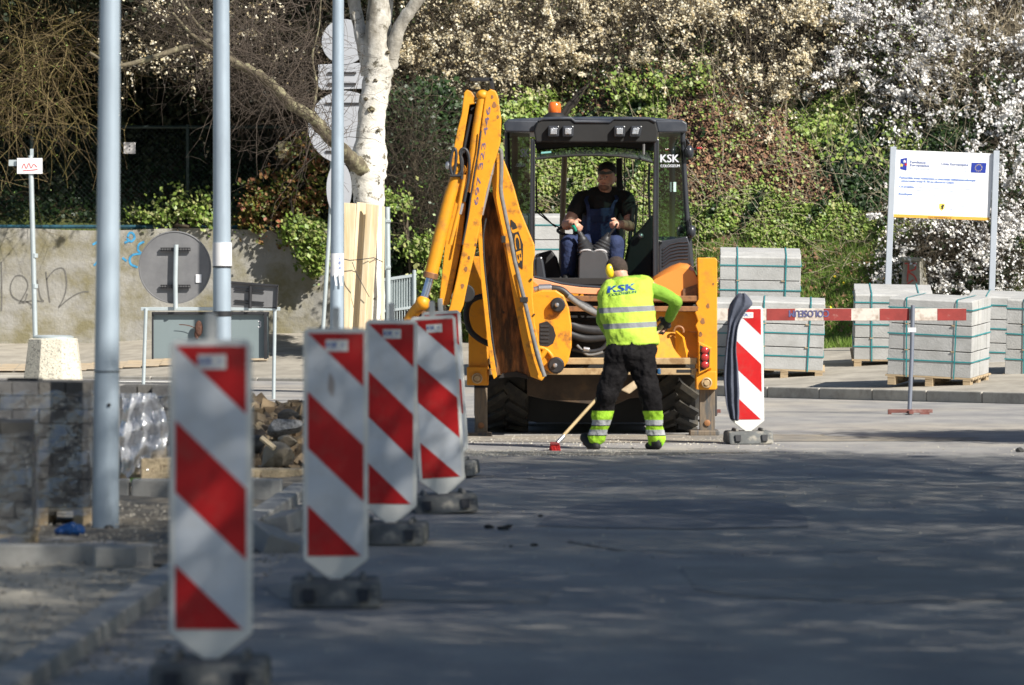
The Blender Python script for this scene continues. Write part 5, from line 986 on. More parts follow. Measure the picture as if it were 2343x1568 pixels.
# cab interior
P_('seat', m_blk, lambda b: (b.box((W(1375, 0, D).x, D + 1.52, 1.55 + .35), (.5, .12, .7)), b.box((W(1375, 0, D).x, D + 1.2, 1.62), (.52, .55, .14)), b.box((W(1375, 0, D).x, D + 1.25, 1.45), (.3, .3, .3))), 0.04)
P_('seat_post', m_blk, lambda b: (b.rect(1410, 362, 1424, 470, D + 1.62, .05), b.rect(1428, 352, 1431, 560, D + 1.9, .03)), 0.01)
P_('lever_console', mat('console_grey', (0.055, 0.055, 0.06), 0.55, var=0.15), lambda b: b.loft([[W(x, y, dd_) for x, y in ((1322, 655), (1324, 590), (1330, 576), (1352, 570), (1358, 574), (1372, 570), (1388, 577), (1392, 592), (1396, 655))] for dd_ in (D + .3, D + .52)]), 0.02, None, 40)
for (xb, xt_) in ((1342, 1320), (1373, 1404)):
    lv = P_('lever_boot', m_hose, lambda b: b.lathe([(.1, 0), (.085, .012), (.088, .03), (.072, .045), (.076, .062), (.06, .078), (.063, .095), (.048, .11), (.05, .128), (.036, .15), (.02, .2)], W(xb, 576, D + .42), Vector((xt_ - xb, 0, 62)).to_track_quat('Z', 'Y').to_matrix(), 20), 0, None, 50)
    P_('boot_ring', mat('pale_ring', (0.5, 0.5, 0.52), 0.5), lambda b: b.tube([W(xb + 15 * math.cos(q), 579 - 7 * math.sin(q), D + .33 - .03 * abs(math.sin(q))) for q in np.linspace(0.1, 3.04, 10)], .008, 6), 0, lv)
    P_('lever', m_steel, lambda b: b.tube([W(xb + (xt_ - xb) * .5, 545, D + .4), W(xt_ - 4 * (1 if xb < 1350 else -1), 520, D + .38), W(xt_ - 8 * (1 if xb < 1350 else -1), 512, D + .36)], .011, 8), 0, lv)
P_('lever_grip', mat('green_grip', (0.01, 0.3, 0.2), 0.35), lambda b: b.tube([W(1318, 528, D + .39), W(1311, 516, D + .36)], .016, 10), 0, None, 50)
P_('arm_console', m_blk, lambda b: b.slab([(1442, 548), (1470, 520), (1494, 490), (1494, 640), (1410, 640), (1430, 600)], D + .75, .5), 0.02)
P_('dashboard', m_blk, lambda b: b.slab([(1225, 582), (1262, 572), (1275, 590), (1290, 650), (1225, 650)], D + .9, .6), 0.02)
P_('side_console', m_cab, lambda b: b.slab([(1224, 590), (1240, 586), (1244, 600), (1250, 640), (1224, 645)], D + .4, .3), 0.02)
st = P_('steering_wheel', m_blk, lambda b: b.tube([W(1322, 528, D + 1.75) + Vector((.2 * math.cos(q), .1 * math.sin(q), .05 * math.sin(q))) for q in np.linspace(0, 6.28, 24)], .014, 6), 0, None, 60)
P_('steering_column', m_blk, lambda b: b.tube([W(1322, 528, D + 1.75), W(1322, 640, D + 1.95)], .03, 8), 0, st)
P_('grab_bar', m_hose, lambda b: (b.tube([W(1486, 375, D + .5), W(1484, 430, D + .5), W(1487, 500, D + .5)], .012, 8), b.tube([W(1475, 378, D + .6), W(1470, 520, D + .7)], .006, 6), b.tube([W(1448, 475, D + .8), W(1440, 560, D + .8)], .02, 8), b.tube([W(1458, 468, D + .8), W(1450, 560, D + .8)], .012, 8)), 0, None, 60)
P_('wiper', m_blk, lambda b: (b.tube([W(1229, 478, D + 2.0), W(1262, 512, D + 2.0), W(1282, 522, D + 2.0)], .008, 6), b.tube([W(1229, 486, D + 2.0), W(1272, 520, D + 2.0)], .008, 6), b.tube([W(1227, 405, D + 2.0), W(1228, 486, D + 2.0)], .01, 6)), 0)
P_('front_post', mat('tan_post', (0.2, 0.15, 0.09), 0.6), lambda b: b.tube([W(1292, 356, D + 2.15), W(1288, 470, D + 2.15), W(1284, 640, D + 2.15)], .03, 10), 0, None, 60)
P_('gear_knob', m_zinc, lambda b: b.ell(W(1466, 540, D + .7), (.03, .03, .03)), 0, None, 60)
# mirrors
for pts, hd in (([(1572, 352), (1585, 343), (1600, 339)], None), ([(1570, 318), (1578, 330)], (1577, 348)), ([(1578, 500), (1582, 520)], (1582, 530))):
    mr = P_('mirror_arm', m_blk, lambda b: b.tube([W(x, y, D + .95) for x, y in pts], .012, 6), 0)
    if hd: P_('mirror_head', m_cab, lambda b: b.ell(W(hd[0], hd[1], D + .95), (.045, .05, .065)), 0, mr, 60)
P_('mirror_tip', m_red, lambda b: b.box(W(1600, 339, D + .95), (.05, .03, .02)), 0.004)
# stickers on the glass
m_stk = mat('white_sticker', (0.55, 0.56, 0.62), 0.5, var=0.02)
gu = (W(1573, 365, D + 1.0) - W(1507, 365, D + .27)).normalized()
def gp(x, y, o=-.045): f_ = (x - 1507) / 60; return W(x, y, D + .27 + .73 * f_) + Vector((0.0, o, 0))
P_('lettering', m_stk, lambda b: (text(b, 'KSK', gp(1532, 363), gu, (0, 0, 1), w=.5, h=.075, bold=.008), text(b, 'COLOSSEUM', gp(1533, 380), gu, (0, 0, 1), w=.52, h=.026, bold=.003), text(b, 'mobil-dom', gp(1550, 552), gu, (0, 0, 1), w=.5, h=.03, bold=.01)), 0, None, None, False)
gu2 = (W(1212, 365, D + .27) - W(1163, 365, D + 1.0)).normalized()
P_('lettering', m_alu, lambda b: (text(b, 'SK', W(1201, 350, D + .43), gu2, (0, 0, 1), w=.3, h=.08, bold=.01), text(b, 'COLOSSEUM', W(1186, 378, D + .66), gu2, (0, 0, 1), w=.5, h=.03, bold=.006)), 0, None, None, False)
P_('sticker', mat('mint_sticker', (0.5, 0.7, 0.65), 0.5), lambda b: b.slab([(1541, 417), (1547, 417), (1547, 439), (1541, 439)], D + .62, .003), 0)

# ---- kingpost and digging arm
kp = S('kingpost', m_o, [(1216, 672), (1240, 664), (1272, 664), (1290, 676), (1302, 705), (1308, 745), (1308, 795), (1300, 828), (1285, 848), (1262, 856), (1240, 840), (1216, 790)], D - .42, .3, 0.014)
S('recess_shade', m_blk, [(1234, 740), (1252, 735), (1266, 748), (1272, 768), (1266, 786), (1254, 793), (1234, 792)], D - .424, .02, 0, kp)  # black plate stands for the shade in the casting's hole
P_('cast_ribs', m_hose, lambda b: [b.rect(1236, 745 + j * 9, 1256, 749 + j * 9, D - .43, .02) for j in range(5)], 0.002, kp)
P_('cast_boss', m_o, lambda b: (b.tube([W(1232 + 34 * math.cos(q), 830 - 34 * math.sin(q), D - .44) for q in np.linspace(.2, 1.9, 10)], .02, 8), b.tube([W(1250, 800, D - .44), W(1225, 835, D - .44)], .03, 8)), 0, kp, 60)
for xc, yc, r_ in ((1276, 698, 17), (1272, 836, 19)):
    pn = P_('pivot_pin', m_hose, lambda b: b.lathe([(r_ * D / F, 0), (r_ * D / F, .06), (r_ * .8 * D / F, .075)], W(xc, yc, D - .42), Matrix.Rotation(R(90), 3, 'X'), 24), 0, kp, 40)
    pn.data.materials[0] = m_steel
    P_('pin_cap', m_zinc, lambda b: b.lathe([(.02, .07), (.02, .1), (.01, .11)], W(xc - 2, yc, D - .42), Matrix.Rotation(R(90), 3, 'X'), 12), 0, pn, 40)
bo = S('boom', m_o, [(1128, 446), (1124, 400), (1128, 362), (1138, 350), (1147, 352), (1160, 385), (1175, 425), (1190, 480), (1206, 520), (1223, 560), (1224, 583), (1220, 600), (1219, 680), (1224, 740), (1236, 800), (1248, 860), (1240, 872), (1230, 868), (1214, 862), (1196, 790), (1178, 700), (1158, 590), (1145, 520)], D - .95, .42, 0.01)
bi = S('boom_inner', m_mud, [(1094, 480), (1104, 440), (1130, 440), (1150, 520), (1164, 590), (1184, 700), (1202, 790), (1218, 864), (1200, 858), (1175, 852), (1150, 855), (1134, 862), (1122, 800), (1110, 700), (1098, 580)], D - .74, .05, 0.004)
S('boom_side', m_o, [(1092, 520), (1094, 478), (1100, 478), (1104, 560), (1114, 680), (1124, 780), (1137, 862), (1130, 868), (1124, 850), (1114, 770), (1102, 660)], D - .9, .36, 0.004)
P_('boom_foot', m_blk, lambda b: b.slab([(1140, 866), (1150, 854), (1180, 850), (1206, 858), (1212, 868), (1180, 862)], D - .76, .05), 0.004)
P_('bolt_hole', m_blk, lambda b: [b.lathe([(.012 * s_, 0), (.012 * s_, .01)], W(x, y, D - .745 if y > 560 and x < 1210 and s_ < 2 else D - .955), Matrix.Rotation(R(90), 3, 'X'), 10) for x, y, s_ in ((1183, 852, 1.2), (1180, 700, 1), (1152, 715, 1), (1215, 640, 1), (1222, 720, .8))], 0)
# logo on the boom: black outlined lozenge with letters running down
ul = Vector((.17, 0, -.985)).normalized(); vl = Vector((1, 0, .1)).normalized()
P_('logo', m_blk, lambda b: (b.prism([W(x, y, D - .958) for x, y in ((1169, 502), (1180, 512), (1197, 560), (1196, 616), (1184, 606), (1168, 556))], (0, .006, 0))), 0, bo)
P_('lettering', m_yel if False else m_y, lambda b: text(b, 'JCB', W(1182.5, 560, D - .96), Vector((.13, 0, -.99)).normalized(), Vector((1, 0, .35)).normalized(), w=.34, h=.068, bold=.004), 0, bo, None, False)
P_('boom_hose', m_hoseg, lambda b: b.tube(spl([(x, y, D - 1.02, 1) for x, y in ((1124, 400), (1127, 365), (1133, 346), (1141, 343), (1147, 352), (1147, 400), (1146, 438), (1154, 480), (1160, 510), (1168, 545), (1176, 590), (1188, 640), (1198, 680), (1210, 730), (1222, 780), (1236, 830), (1246, 862))], 3)[0], .02, 9), 0, None, 60)
P_('boom_pipe', m_zinc, lambda b: (b.tube([W(1124, 395, D - 1.03), W(1114, 440, D - 1.03), W(1102, 492, D - 1.03)], .018, 9), b.tube([W(1127, 372, D - 1.03), W(1122, 400, D - 1.03)], .026, 9)), 0, None, 60)
P_('pipe_clip', m_blk, lambda b: (b.rect(1096, 428, 1107, 437, D - 1.04, .06), b.rect(1092, 456, 1104, 466, D - 1.04, .06), b.rect(1147, 540, 1157, 556, D - 1.04, .06), b.rect(1190, 680, 1208, 692, D - 1.05, .06)), 0.004)
dr_ = S('dipper', m_o, [(1108, 235), (1112, 212), (1122, 204), (1134, 208), (1140, 222), (1147, 275), (1145, 325), (1138, 350), (1124, 395), (1112, 440), (1098, 520), (1086, 580), (1072, 640), (1060, 700), (1040, 745), (1014, 748), (1030, 700), (1044, 640), (1056, 580), (1070, 500), (1082, 430), (1092, 370), (1100, 300)], D - 1.35, .3, 0.01)
S('dipper_plate', m_o, [(1056, 262), (1062, 212), (1068, 205), (1078, 209), (1087, 222), (1087, 238), (1074, 240), (1064, 300), (1052, 372), (1048, 400), (1042, 420), (1030, 402), (1034, 360), (1046, 300)], D - 1.3, .3, 0.008)
S('dipper_web', m_blk, [(1074, 240), (1108, 232), (1100, 300), (1088, 400), (1072, 480), (1060, 560), (1040, 660), (1022, 700), (1018, 560), (1035, 440), (1052, 372), (1064, 300)], D - 1.12, .04, 0)
S('dipper_lower', m_o, [(1046, 400), (1062, 415), (1066, 470), (1056, 560), (1036, 660), (1028, 698), (1004, 700), (1008, 660), (1018, 560), (1030, 440)], D - 1.25, .2, 0.008)
P_('dipper_head', m_blk, lambda b: (b.slab([(1080, 214), (1112, 212), (1112, 222), (1080, 226)], D - 1.2, .1),), 0.004)
P_('top_bracket', m_steel, lambda b: (b.rect(1075, 178, 1126, 186, D - 1.25, .09), b.slab([(1118, 178), (1128, 181), (1132, 208), (1124, 208)], D - 1.25, .06), b.tube([W(1100, 207, D - 1.15), W(1075, 207, D - 1.15)], .012, 6)), 0.004)
P_('hydraulic_ram', m_y, lambda b: (b.tube([W(1103, 224, D - 1.3), W(1090, 300, D - 1.3), W(1077, 400, D - 1.3), W(1070, 440, D - 1.3)], .043, 14), b.ell(W(1104, 218, D - 1.3), (.06, .06, .05))), 0, None, 60)
P_('ram_rod', m_steel, lambda b: b.tube([W(1078, 262, D - 1.28), W(1060, 350, D - 1.28)], .014, 8), 0, None, 60)
rm_ = P_('hydraulic_ram', m_y, lambda b: (b.tube([W(1050, 392, D - 1.45), W(1030, 450, D - 1.45), W(1006, 545, D - 1.45), W(985, 632, D - 1.45)], [.055, .06, .062, .062], 18), b.ell(W(1050, 388, D - 1.45), (.07, .06, .06)), b.tube([W(1063, 400, D - 1.5), W(1050, 480, D - 1.5), W(1030, 560, D - 1.5)], .02, 8)), 0, None, 60)
P_('ram_collar', m_rail, lambda b: b.tube([W(987, 624, D - 1.45), W(984, 637, D - 1.45)], .07, 18), 0.004, rm_, 40)
P_('ram_rod', m_chr, lambda b: b.tube([W(985, 634, D - 1.45), W(975, 668, D - 1.45), W(965, 700, D - 1.45)], .038, 14), 0, rm_, 60)
P_('bucket_link', m_o, lambda b: (b.tube([W(968, 692, D - 1.45), W(950, 712, D - 1.4), W(935, 735, D - 1.35)], .055, 10), b.ell(W(967, 694, D - 1.45), (.07, .08, .07))), 0, None, 60)
P_('arm_pivot', m_blk, lambda b: b.lathe([(.085, 0), (.085, .2)], W(1066, 672, D - 1.1), Matrix.Rotation(R(90), 3, 'X'), 20), 0.01, None, 40)
P_('digging_bucket', m_mud, lambda b: b.loft([[Vector((W(x_, 0, D).x, D - 1.3 + yy, zz_)) for yy, zz_ in ((0, 1.2), (-.25, 1.0), (-.35, .7), (-.2, .45), (.15, .4), (.3, .6), (.3, 1.0))] for x_ in (935, 1050)]), 0.02)
for pts in ([(1036, 404), (1030, 380), (1034, 352), (1040, 340), (1044, 352), (1042, 380), (1038, 400)], [(1056, 410), (1058, 370), (1052, 350), (1060, 340), (1070, 348), (1074, 372), (1072, 410), (1066, 440), (1062, 462)], [(1048, 400), (1056, 390), (1054, 360), (1058, 345)], [(1030, 402), (1052, 402), (1058, 398)]):
    P_('arm_hose', m_hose, lambda b: b.tube(spl([(x, y, D - 1.52, 1) for x, y in pts], 4)[0], .014, 8), 0, None, 60)
P_('hose_end', m_zinc, lambda b: (b.tube([W(1058, 465, D - 1.5), W(1052, 490, D - 1.5)], .018, 8), b.ell(W(1026, 379, D - 1.5), (.03, .03, .04))), 0, None, 60)
P_('cable_loop', m_blk, lambda b: b.tube(spl([(x, y, D - .25, 1) for x, y in ((1122, 678), (1095, 680), (1075, 692), (1067, 715), (1070, 742), (1080, 762), (1100, 778), (1125, 790))], 4)[0], .028, 9), 0, None, 60)
for pts in ([(1100, 300), (1096, 340), (1088, 380), (1080, 430), (1070, 500), (1058, 560)], [(1112, 500), (1106, 540), (1108, 600), (1116, 680), (1126, 770), (1136, 840)], [(1186, 620), (1194, 660), (1202, 700), (1214, 760), (1226, 812), (1238, 850)]):
    P_('arm_pipe', m_hose, lambda b: b.tube(spl([(x, y, D - 1.37 if x < 1101 and y < 565 else D - .985, 1) for x, y in pts], 4)[0], .009, 6), 0, None, 60)
P_('grease_stain', m_rail, lambda b: [b.slab([(x + r_ * math.cos(q) * (1 + .3 * math.sin(3 * q + x)), y + r_ * 1.5 * math.sin(q)) for q in np.linspace(0, 6.28, 11)[:-1]], dd_, .002) for x, y, r_, dd_ in ((1131, 240, 5, D - 1.3525), (1126, 222, 3, D - 1.3525), (1139, 268, 3, D - 1.3525), (1073, 590, 3, D - 1.3525), (1066, 616, 4, D - 1.3525), (1058, 655, 4, D - 1.3525), (1088, 560, 2.5, D - 1.3525), (1620, 700, 4, D - .1225), (1608, 735, 5, D - .1225), (1632, 650, 2, D - .1225), (1603, 765, 4, D - .1225))], 0)
un = (W(1118, 243, D) - W(1088, 470, D)).normalized()
P_('lettering', mat('number_blue', (0.13, 0.1, 0.2), 0.5), lambda b: text(b, '697 323 446', W(1103.5, 357, D - 1.353), un, Vector((-1, 0, -.12)).normalized(), w=.92, h=.038, bold=.0), 0, dr_, None, False)
# ---------------------------------------------------------------- people
m_skin = mat('skin', (0.62, 0.35, 0.25), 0.5, var=0.12, scale=14, col2=(0.5, 0.22, 0.16), amt=0.35, scale2=12, soft=0.3); m_hair = mat('short_dark_hair', (0.045, 0.03, 0.024), 0.9, var=0.3, scale=40, bump=0.4)
def stripe_mat(name, base, bands, colb, slope=0.0, rough=0.8, bump=0.35, bscale=9):
    """fabric with sewn-on bands: rings at given object heights"""
    m = bpy.data.materials.new(name); m.use_nodes = True; N = m.node_tree.nodes; L = m.node_tree.links; b = N['Principled BSDF']; b.inputs['Roughness'].default_value = rough; b.inputs['Specular IOR Level'].default_value = 0.15
    tc = N.new('ShaderNodeTexCoord'); sp = N.new('ShaderNodeSeparateXYZ'); L.new(tc.outputs['Object'], sp.inputs[0])
    ml = N.new('ShaderNodeMath'); ml.operation = 'MULTIPLY_ADD'; L.new(sp.outputs[0], ml.inputs[0]); ml.inputs[1].default_value = slope; L.new(sp.outputs[2], ml.inputs[2])
    r = N.new('ShaderNodeValToRGB'); r.color_ramp.interpolation = 'CONSTANT'; mr = N.new('ShaderNodeMath'); mr.operation = 'MULTIPLY'; mr.inputs[1].default_value = 0.5; L.new(ml.outputs[0], mr.inputs[0]); L.new(mr.outputs[0], r.inputs[0])
    e = r.color_ramp.elements; e[0].position = 0; e[0].color = (*base, 1); e.remove(e[1])
    for z0, z1, c in bands: x = e.new(z0 * .5); x.color = (*c, 1); x = e.new(z1 * .5); x.color = (*base, 1)
    n = N.new('ShaderNodeTexNoise'); n.inputs['Scale'].default_value = 6; n.inputs['Detail'].default_value = 4; L.new(tc.outputs['Object'], n.inputs['Vector'])
    mm = N.new('ShaderNodeMix'); mm.data_type = 'RGBA'; mm.blend_type = 'MULTIPLY'; mm.inputs['Factor'].default_value = 0.3; L.new(r.outputs[0], mm.inputs['A']); L.new(n.outputs[0], mm.inputs['B']); L.new(mm.outputs['Result'], b.inputs['Base Color'])
    bp = N.new('ShaderNodeBump'); bp.inputs['Strength'].default_value = bump; bp.inputs['Distance'].default_value = 0.04; n2 = N.new('ShaderNodeTexNoise'); n2.inputs['Scale'].default_value = bscale; n2.inputs['Detail'].default_value = 3
    L.new(tc.outputs['Object'], n2.inputs['Vector']); L.new(n2.outputs[0], bp.inputs['Height']); L.new(bp.outputs[0], b.inputs['Normal']); return m
def hand(mb, wrist, fwd, side, up, closed=0.8, s=1.0):
    """palm, four unequal bent fingers and a thumb from the side of the palm; fwd = finger direction, side = towards the thumb"""
    fwd, side, up = [Vector(q).normalized() for q in (fwd, side, up)]; w = Vector(wrist)
    c = w + fwd * .05 * s
    mb.chain([w, c, c + fwd * .035 * s], [.03 * s, .036 * s, .03 * s]); mb.cap(c + side * .022 * s, c - side * .028 * s, .026 * s, .022 * s)
    for j, (o_, ln) in enumerate(((.03, .9), (.01, 1.0), (-.01, .95), (-.029, .75))):
        p = w + fwd * .085 * s + side * o_ * s; a1 = closed * 1.0; q = p; ang = 0
        for seg in (.036, .026, .02):
            ang += a1 * .95; dirv = fwd * math.cos(ang) - up * math.sin(ang); n_ = q + dirv * seg * ln * s; mb.cap(q, n_, .0105 * s, .0095 * s, 8); q = n_
    p = w + fwd * .03 * s + side * .03 * s; q = p + (side * .8 + fwd * .6).normalized() * .035 * s; mb.cap(p, q, .013 * s, .012 * s, 8); mb.cap(q, q + (fwd * .9 - up * .5 * closed + side * .1).normalized() * .03 * s, .0115 * s, .01 * s, 8)
# ---- sweeping worker, back to the camera
D0 = 45.7; wk = thing('person', 'worker in yellow vest and black trousers bending with his back turned, sweeping', 'person', GR(1430, 1026))
def w_(x, y, dy=0.0): return W(x, y, D0 + dy)
body = MB()
body.chain([w_(1441, 800, 0.02), w_(1440, 760, 0.06), w_(1438, 715, .12), w_(1438, 675, .2), w_(1432, 655, .25)], [.11, .11, .12, .12, .08])
body.cap(w_(1404, 666, .25), w_(1478, 658, .25), .05, .05)
body.chain([w_(1434, 655, .3), w_(1422, 634, .34), w_(1412, 620, .4)], [.06, .06, .06])                 # neck, bent forward
body.ell(w_(1411, 621, .4), (.088, .108, .115), Euler((R(-30), R(-16), R(28))).to_matrix(), 18, 12); body.ell(w_(1402, 636, .47), (.055, .06, .06)); body.ell(w_(1396, 634, .53), (.014, .025, .018))
body.ell(w_(1432, 625, .37), (.012, .02, .03))
for sx, hip, kn, an, toe in ((0, (1418, 800, 0.02), (1388, 905, 0.0), (1362, 1000, .05), (1340, 1014, .13)), (1, (1465, 800, .02), (1486, 905, .0), (1500, 1006, .0), (1506, 1018, .16))):
    body.chain([w_(*hip), w_(*kn), w_(*an)], [.095, .062, .042]); body.cap(w_(*an), w_(*toe), .035, .03)
armL = [w_(1392, 664, .24), w_(1377, 735, .34), w_(1398, 775, .55)]; armR = [w_(1490, 656, .24), w_(1547, 690, .26), w_(1530, 730, .45)]
body.chain(armL, [.048, .042, .032]); body.chain(armR, [.048, .042, .032])
hand(body, armR[-1], w_(1518, 748, .52) - armR[-1], (-.6, .2, .6), (.5, .3, .6), .9); hand(body, armL[-1], w_(1420, 790, .6) - armL[-1], (.3, .2, 1), (0, 1, .3), .9)
remesh(body.build('body', m_skin, wk), 0.007, 3)
m_lime = (0.38, 0.68, 0.05); m_silver = (0.24, 0.25, 0.27)
bz0 = 0.0
def zof(y): return W(0, y, D0).z
m_vest = stripe_mat('vest_fabric', (0.5, 0.74, 0.085), [(zof(752), zof(740), m_silver), (zof(716), zof(704), m_silver)], None, slope=-0.05, bump=0.9, bscale=7)
v = MB()
v.loft([[w_(cx_ + hw_ * math.cos(q), y + (lean * math.cos(q)), dy_) + Vector((0, dr_d * math.sin(q), 0)) for q in np.linspace(0, 2 * math.pi, 29)[:-1]] for cx_, hw_, y, dy_, dr_d, lean in ((1446, 61, 793, .045, .165, -3), (1446, 60, 786, .05, .165, -3), (1445, 59, 770, .06, .168, -3), (1440, 60, 740, .1, .17, -3), (1435, 63, 710, .14, .175, -4), (1431, 65, 685, .19, .18, -6), (1432, 64, 662, .22, .165, -7), (1436, 58, 645, .25, .14, -6), (1435, 44, 637, .27, .11, -4), (1433, 26, 634, .29, .075, -3))])
vest = v.build('high_visibility_vest', m_vest, wk, smooth=80); sb = vest.modifiers.new('s', 'SUBSURF'); sb.levels = sb.render_levels = 2
tx_ = bpy.data.textures.new('folds', 'CLOUDS'); tx_.noise_scale = 0.11; dm = vest.modifiers.new('d', 'DISPLACE'); dm.texture = tx_; dm.strength = 0.05; dm.texture_coords = 'LOCAL'
v = MB(); v.chain([w_(1398, 665, .24), w_(1379, 710, .3), armL[1], armL[2].lerp(armL[1], .15)], [.062, .055, .052, .042]); v.chain([w_(1478, 660, .23), w_(1515, 671, .24), armR[1], armR[2].lerp(armR[1], .05)], [.07, .063, .058, .044])
v.cap(w_(1415, 655, .25), w_(1462, 652, .25), .085, .085); v.cap(w_(1437, 770, .08), w_(1436, 690, .18), .145, .15)
sw = v.build('sweater', mat('lime_sweater', (0.2, 0.37, 0.035), 0.9, var=0.12, scale=12, bump=0.5, bscale=25), wk); remesh(sw, .01, 4); dm = sw.modifiers.new('d', 'DISPLACE'); dm.texture = tx_; dm.strength = .02; dm.texture_coords = 'LOCAL'
m_trs = stripe_mat('work_trousers', (0.009, 0.008, 0.009), [(0.0, zof(1015), (0.3, .75, .03)), (zof(1015), zof(998), m_lime), (zof(997), zof(985), (.42, .43, .45)), (zof(985), zof(976), m_lime), (zof(975), zof(962), (.42, .43, .45)), (zof(961), zof(941), m_lime)], None, bump=0.8, bscale=11)
v = MB(); v.chain([w_(1446, 776, .05), w_(1443, 808, .02)], [.15, .155]); v.cap(w_(1418, 800, 0.02), w_(1470, 800, .02), .12, .12)
v.chain([w_(1418, 808, 0.02), w_(1403, 860, .01), w_(1390, 905, -.01), w_(1378, 950, .02), w_(1366, 1002, .05)], [.128, .112, .094, .085, .078]); v.chain([w_(1466, 808, .02), w_(1477, 860, .0), w_(1487, 905, -.02), w_(1495, 950, 0), w_(1501, 1008, .02)], [.128, .112, .095, .086, .078])
tr_ = v.build('trousers', m_trs, wk); remesh(tr_, .01, 4); dm = tr_.modifiers.new('d', 'DISPLACE'); dm.texture = tx_; dm.strength = .055; dm.texture_coords = 'LOCAL'
v = MB(); v.chain([w_(1362, 1008, .05), w_(1353, 1020, .06), w_(1338, 1002, .12)], [.05, .045, .045]); v.cap(w_(1364, 1022, .0), w_(1352, 1020, .1), .04, .038); v.build('boot', m_blk, wk, smooth=60); 
v = MB(); v.chain([w_(1502, 1012, .0), w_(1498, 1018, .1), w_(1492, 1019, .2)], [.055, .048, .04]); v.cap(w_(1506, 1020, -.04), w_(1484, 1020, .08), .035, .034); v.build('boot', m_blk, wk, smooth=60)
for o_ in [c for c in children(wk) if c.name.startswith('boot')]: remesh(o_, .008, 3)
v = MB(); v.ell(w_(1411, 614, .4), (.094, .113, .106), Euler((R(-30), R(-16), R(28))).to_matrix(), 20, 12); hr = v.build('hair', m_hair, wk, smooth=60); remesh(hr, .007, 3)
em = MB(); em.ell(w_(1396, 620, .33), (.042, .035, .062), Euler((0, R(-10), R(25))).to_matrix(), 18, 12); e1 = em.build('ear_defenders', mat('defender_yellow', (0.8, 0.55, 0.02), 0.35, var=0.05, coat=.3), wk, smooth=60)
em = MB(); em.tube([w_(1397, 608, .35), w_(1402, 597, .4), w_(1414, 594, .44), w_(1426, 600, .46)], .012, 8); em.ell(w_(1401, 621, .35), (.035, .03, .055)); em.build('headband', m_blk, e1, smooth=60)
gl = MB(); hand(gl, armR[-1], w_(1518, 748, .52) - armR[-1], (-.6, .2, .6), (.5, .3, .6), .95, 1.18); gl.cap(armR[-1].lerp(armR[1], .12), armR[-1], .04, .036); g1 = gl.build('glove', m_blk, wk); remesh(g1, .006, 2)
gl = MB(); hand(gl, armL[-1], w_(1420, 790, .6) - armL[-1], (.3, .2, 1), (0, 1, .3), .95, 1.15); g1 = gl.build('glove', m_blk, wk); remesh(g1, .006, 2)
lt = MB(); text(lt, 'KSK', w_(1425, 660, -.35), Vector((1, 0, .12)).normalized(), Vector((.1, 0, 1)).normalized(), w=.235, h=.058, bold=.006); l1 = lt.build('lettering', mat('print_blue', (0.01, 0.06, 0.3), 0.6), wk, recalc=False)
lt = MB(); text(lt, 'COLOSSEUM', w_(1427, 672, -.35), Vector((1, 0, .12)).normalized(), Vector((.1, 0, 1)).normalized(), w=.235, h=.022, bold=.002); l2 = lt.build('lettering', mat('print_green', (0.02, 0.12, 0.08), 0.6), wk, recalc=False)
for l_ in (l1, l2):
    sm_ = l_.modifiers.new('w', 'SHRINKWRAP'); sm_.target = vest; sm_.wrap_method = 'PROJECT'; sm_.use_project_y = True; sm_.use_project_x = False; sm_.use_project_z = False; sm_.use_positive_direction = True; sm_.use_negative_direction = True; sm_.offset = .004; sm_.wrap_mode = 'ABOVE_SURFACE'
lt = MB(); lt.box(w_(1508, 850, -.02), (.03, .07, .05)); lt.build('belt_pouch', mat('pouch_blue', (0.02, 0.09, 0.2), .5), wk, bevel=.008)
# broom
ba, bb_ = GR(1276, 1024), w_(1524, 738, .5); ba = W(1279, 1008, 45.42)
br = thing('broom', 'long wooden broom with a small red head held by the sweeping worker', 'broom', GR(1270, 1033))
mb = MB(); mb.tube([ba, bb_, bb_ + (bb_ - ba).normalized() * .06], .015, 8); mb.build('handle', mat('broom_wood', (0.45, 0.33, 0.17), .7, var=.15), br, smooth=60)
mb = MB(); mb.tube([W(1275, 1014, 45.4), W(1290, 998, 45.45)], .02, 8); mb.build('ferrule', m_zinc, br, smooth=60)
mb = MB(); mb.loft([[W(x, y, dd_) for x, y, dd_ in r_] for r_ in ([(1259, 1011, 45.32), (1278, 1012, 45.32), (1278, 1012, 45.52), (1259, 1011, 45.52)], [(1258, 1018, 45.31), (1281, 1018, 45.31), (1281, 1018, 45.53), (1258, 1018, 45.53)])]); mb.build('broom_head', mat('broom_dark_red', (0.2, 0.02, 0.02), .5), br, bevel=.004)
P0 = np.array([list(W(1259 + 21 * a_, 1018, 45.32 + .2 * b_)) for a_, b_ in rng.random((420, 2))]); Dd = np.tile([0.05, -.05, -1], (420, 1)) + rng.normal(size=(420, 3)) * .13; v_, q_ = twigs(curves(P0, unit(Dd), np.full(420, .062), 3, .05, 0), np.full((420, 3), .003)); np_mesh('bristles', v_, q_, mat('bristle_red', (0.75, 0.03, 0.03), .6), br)

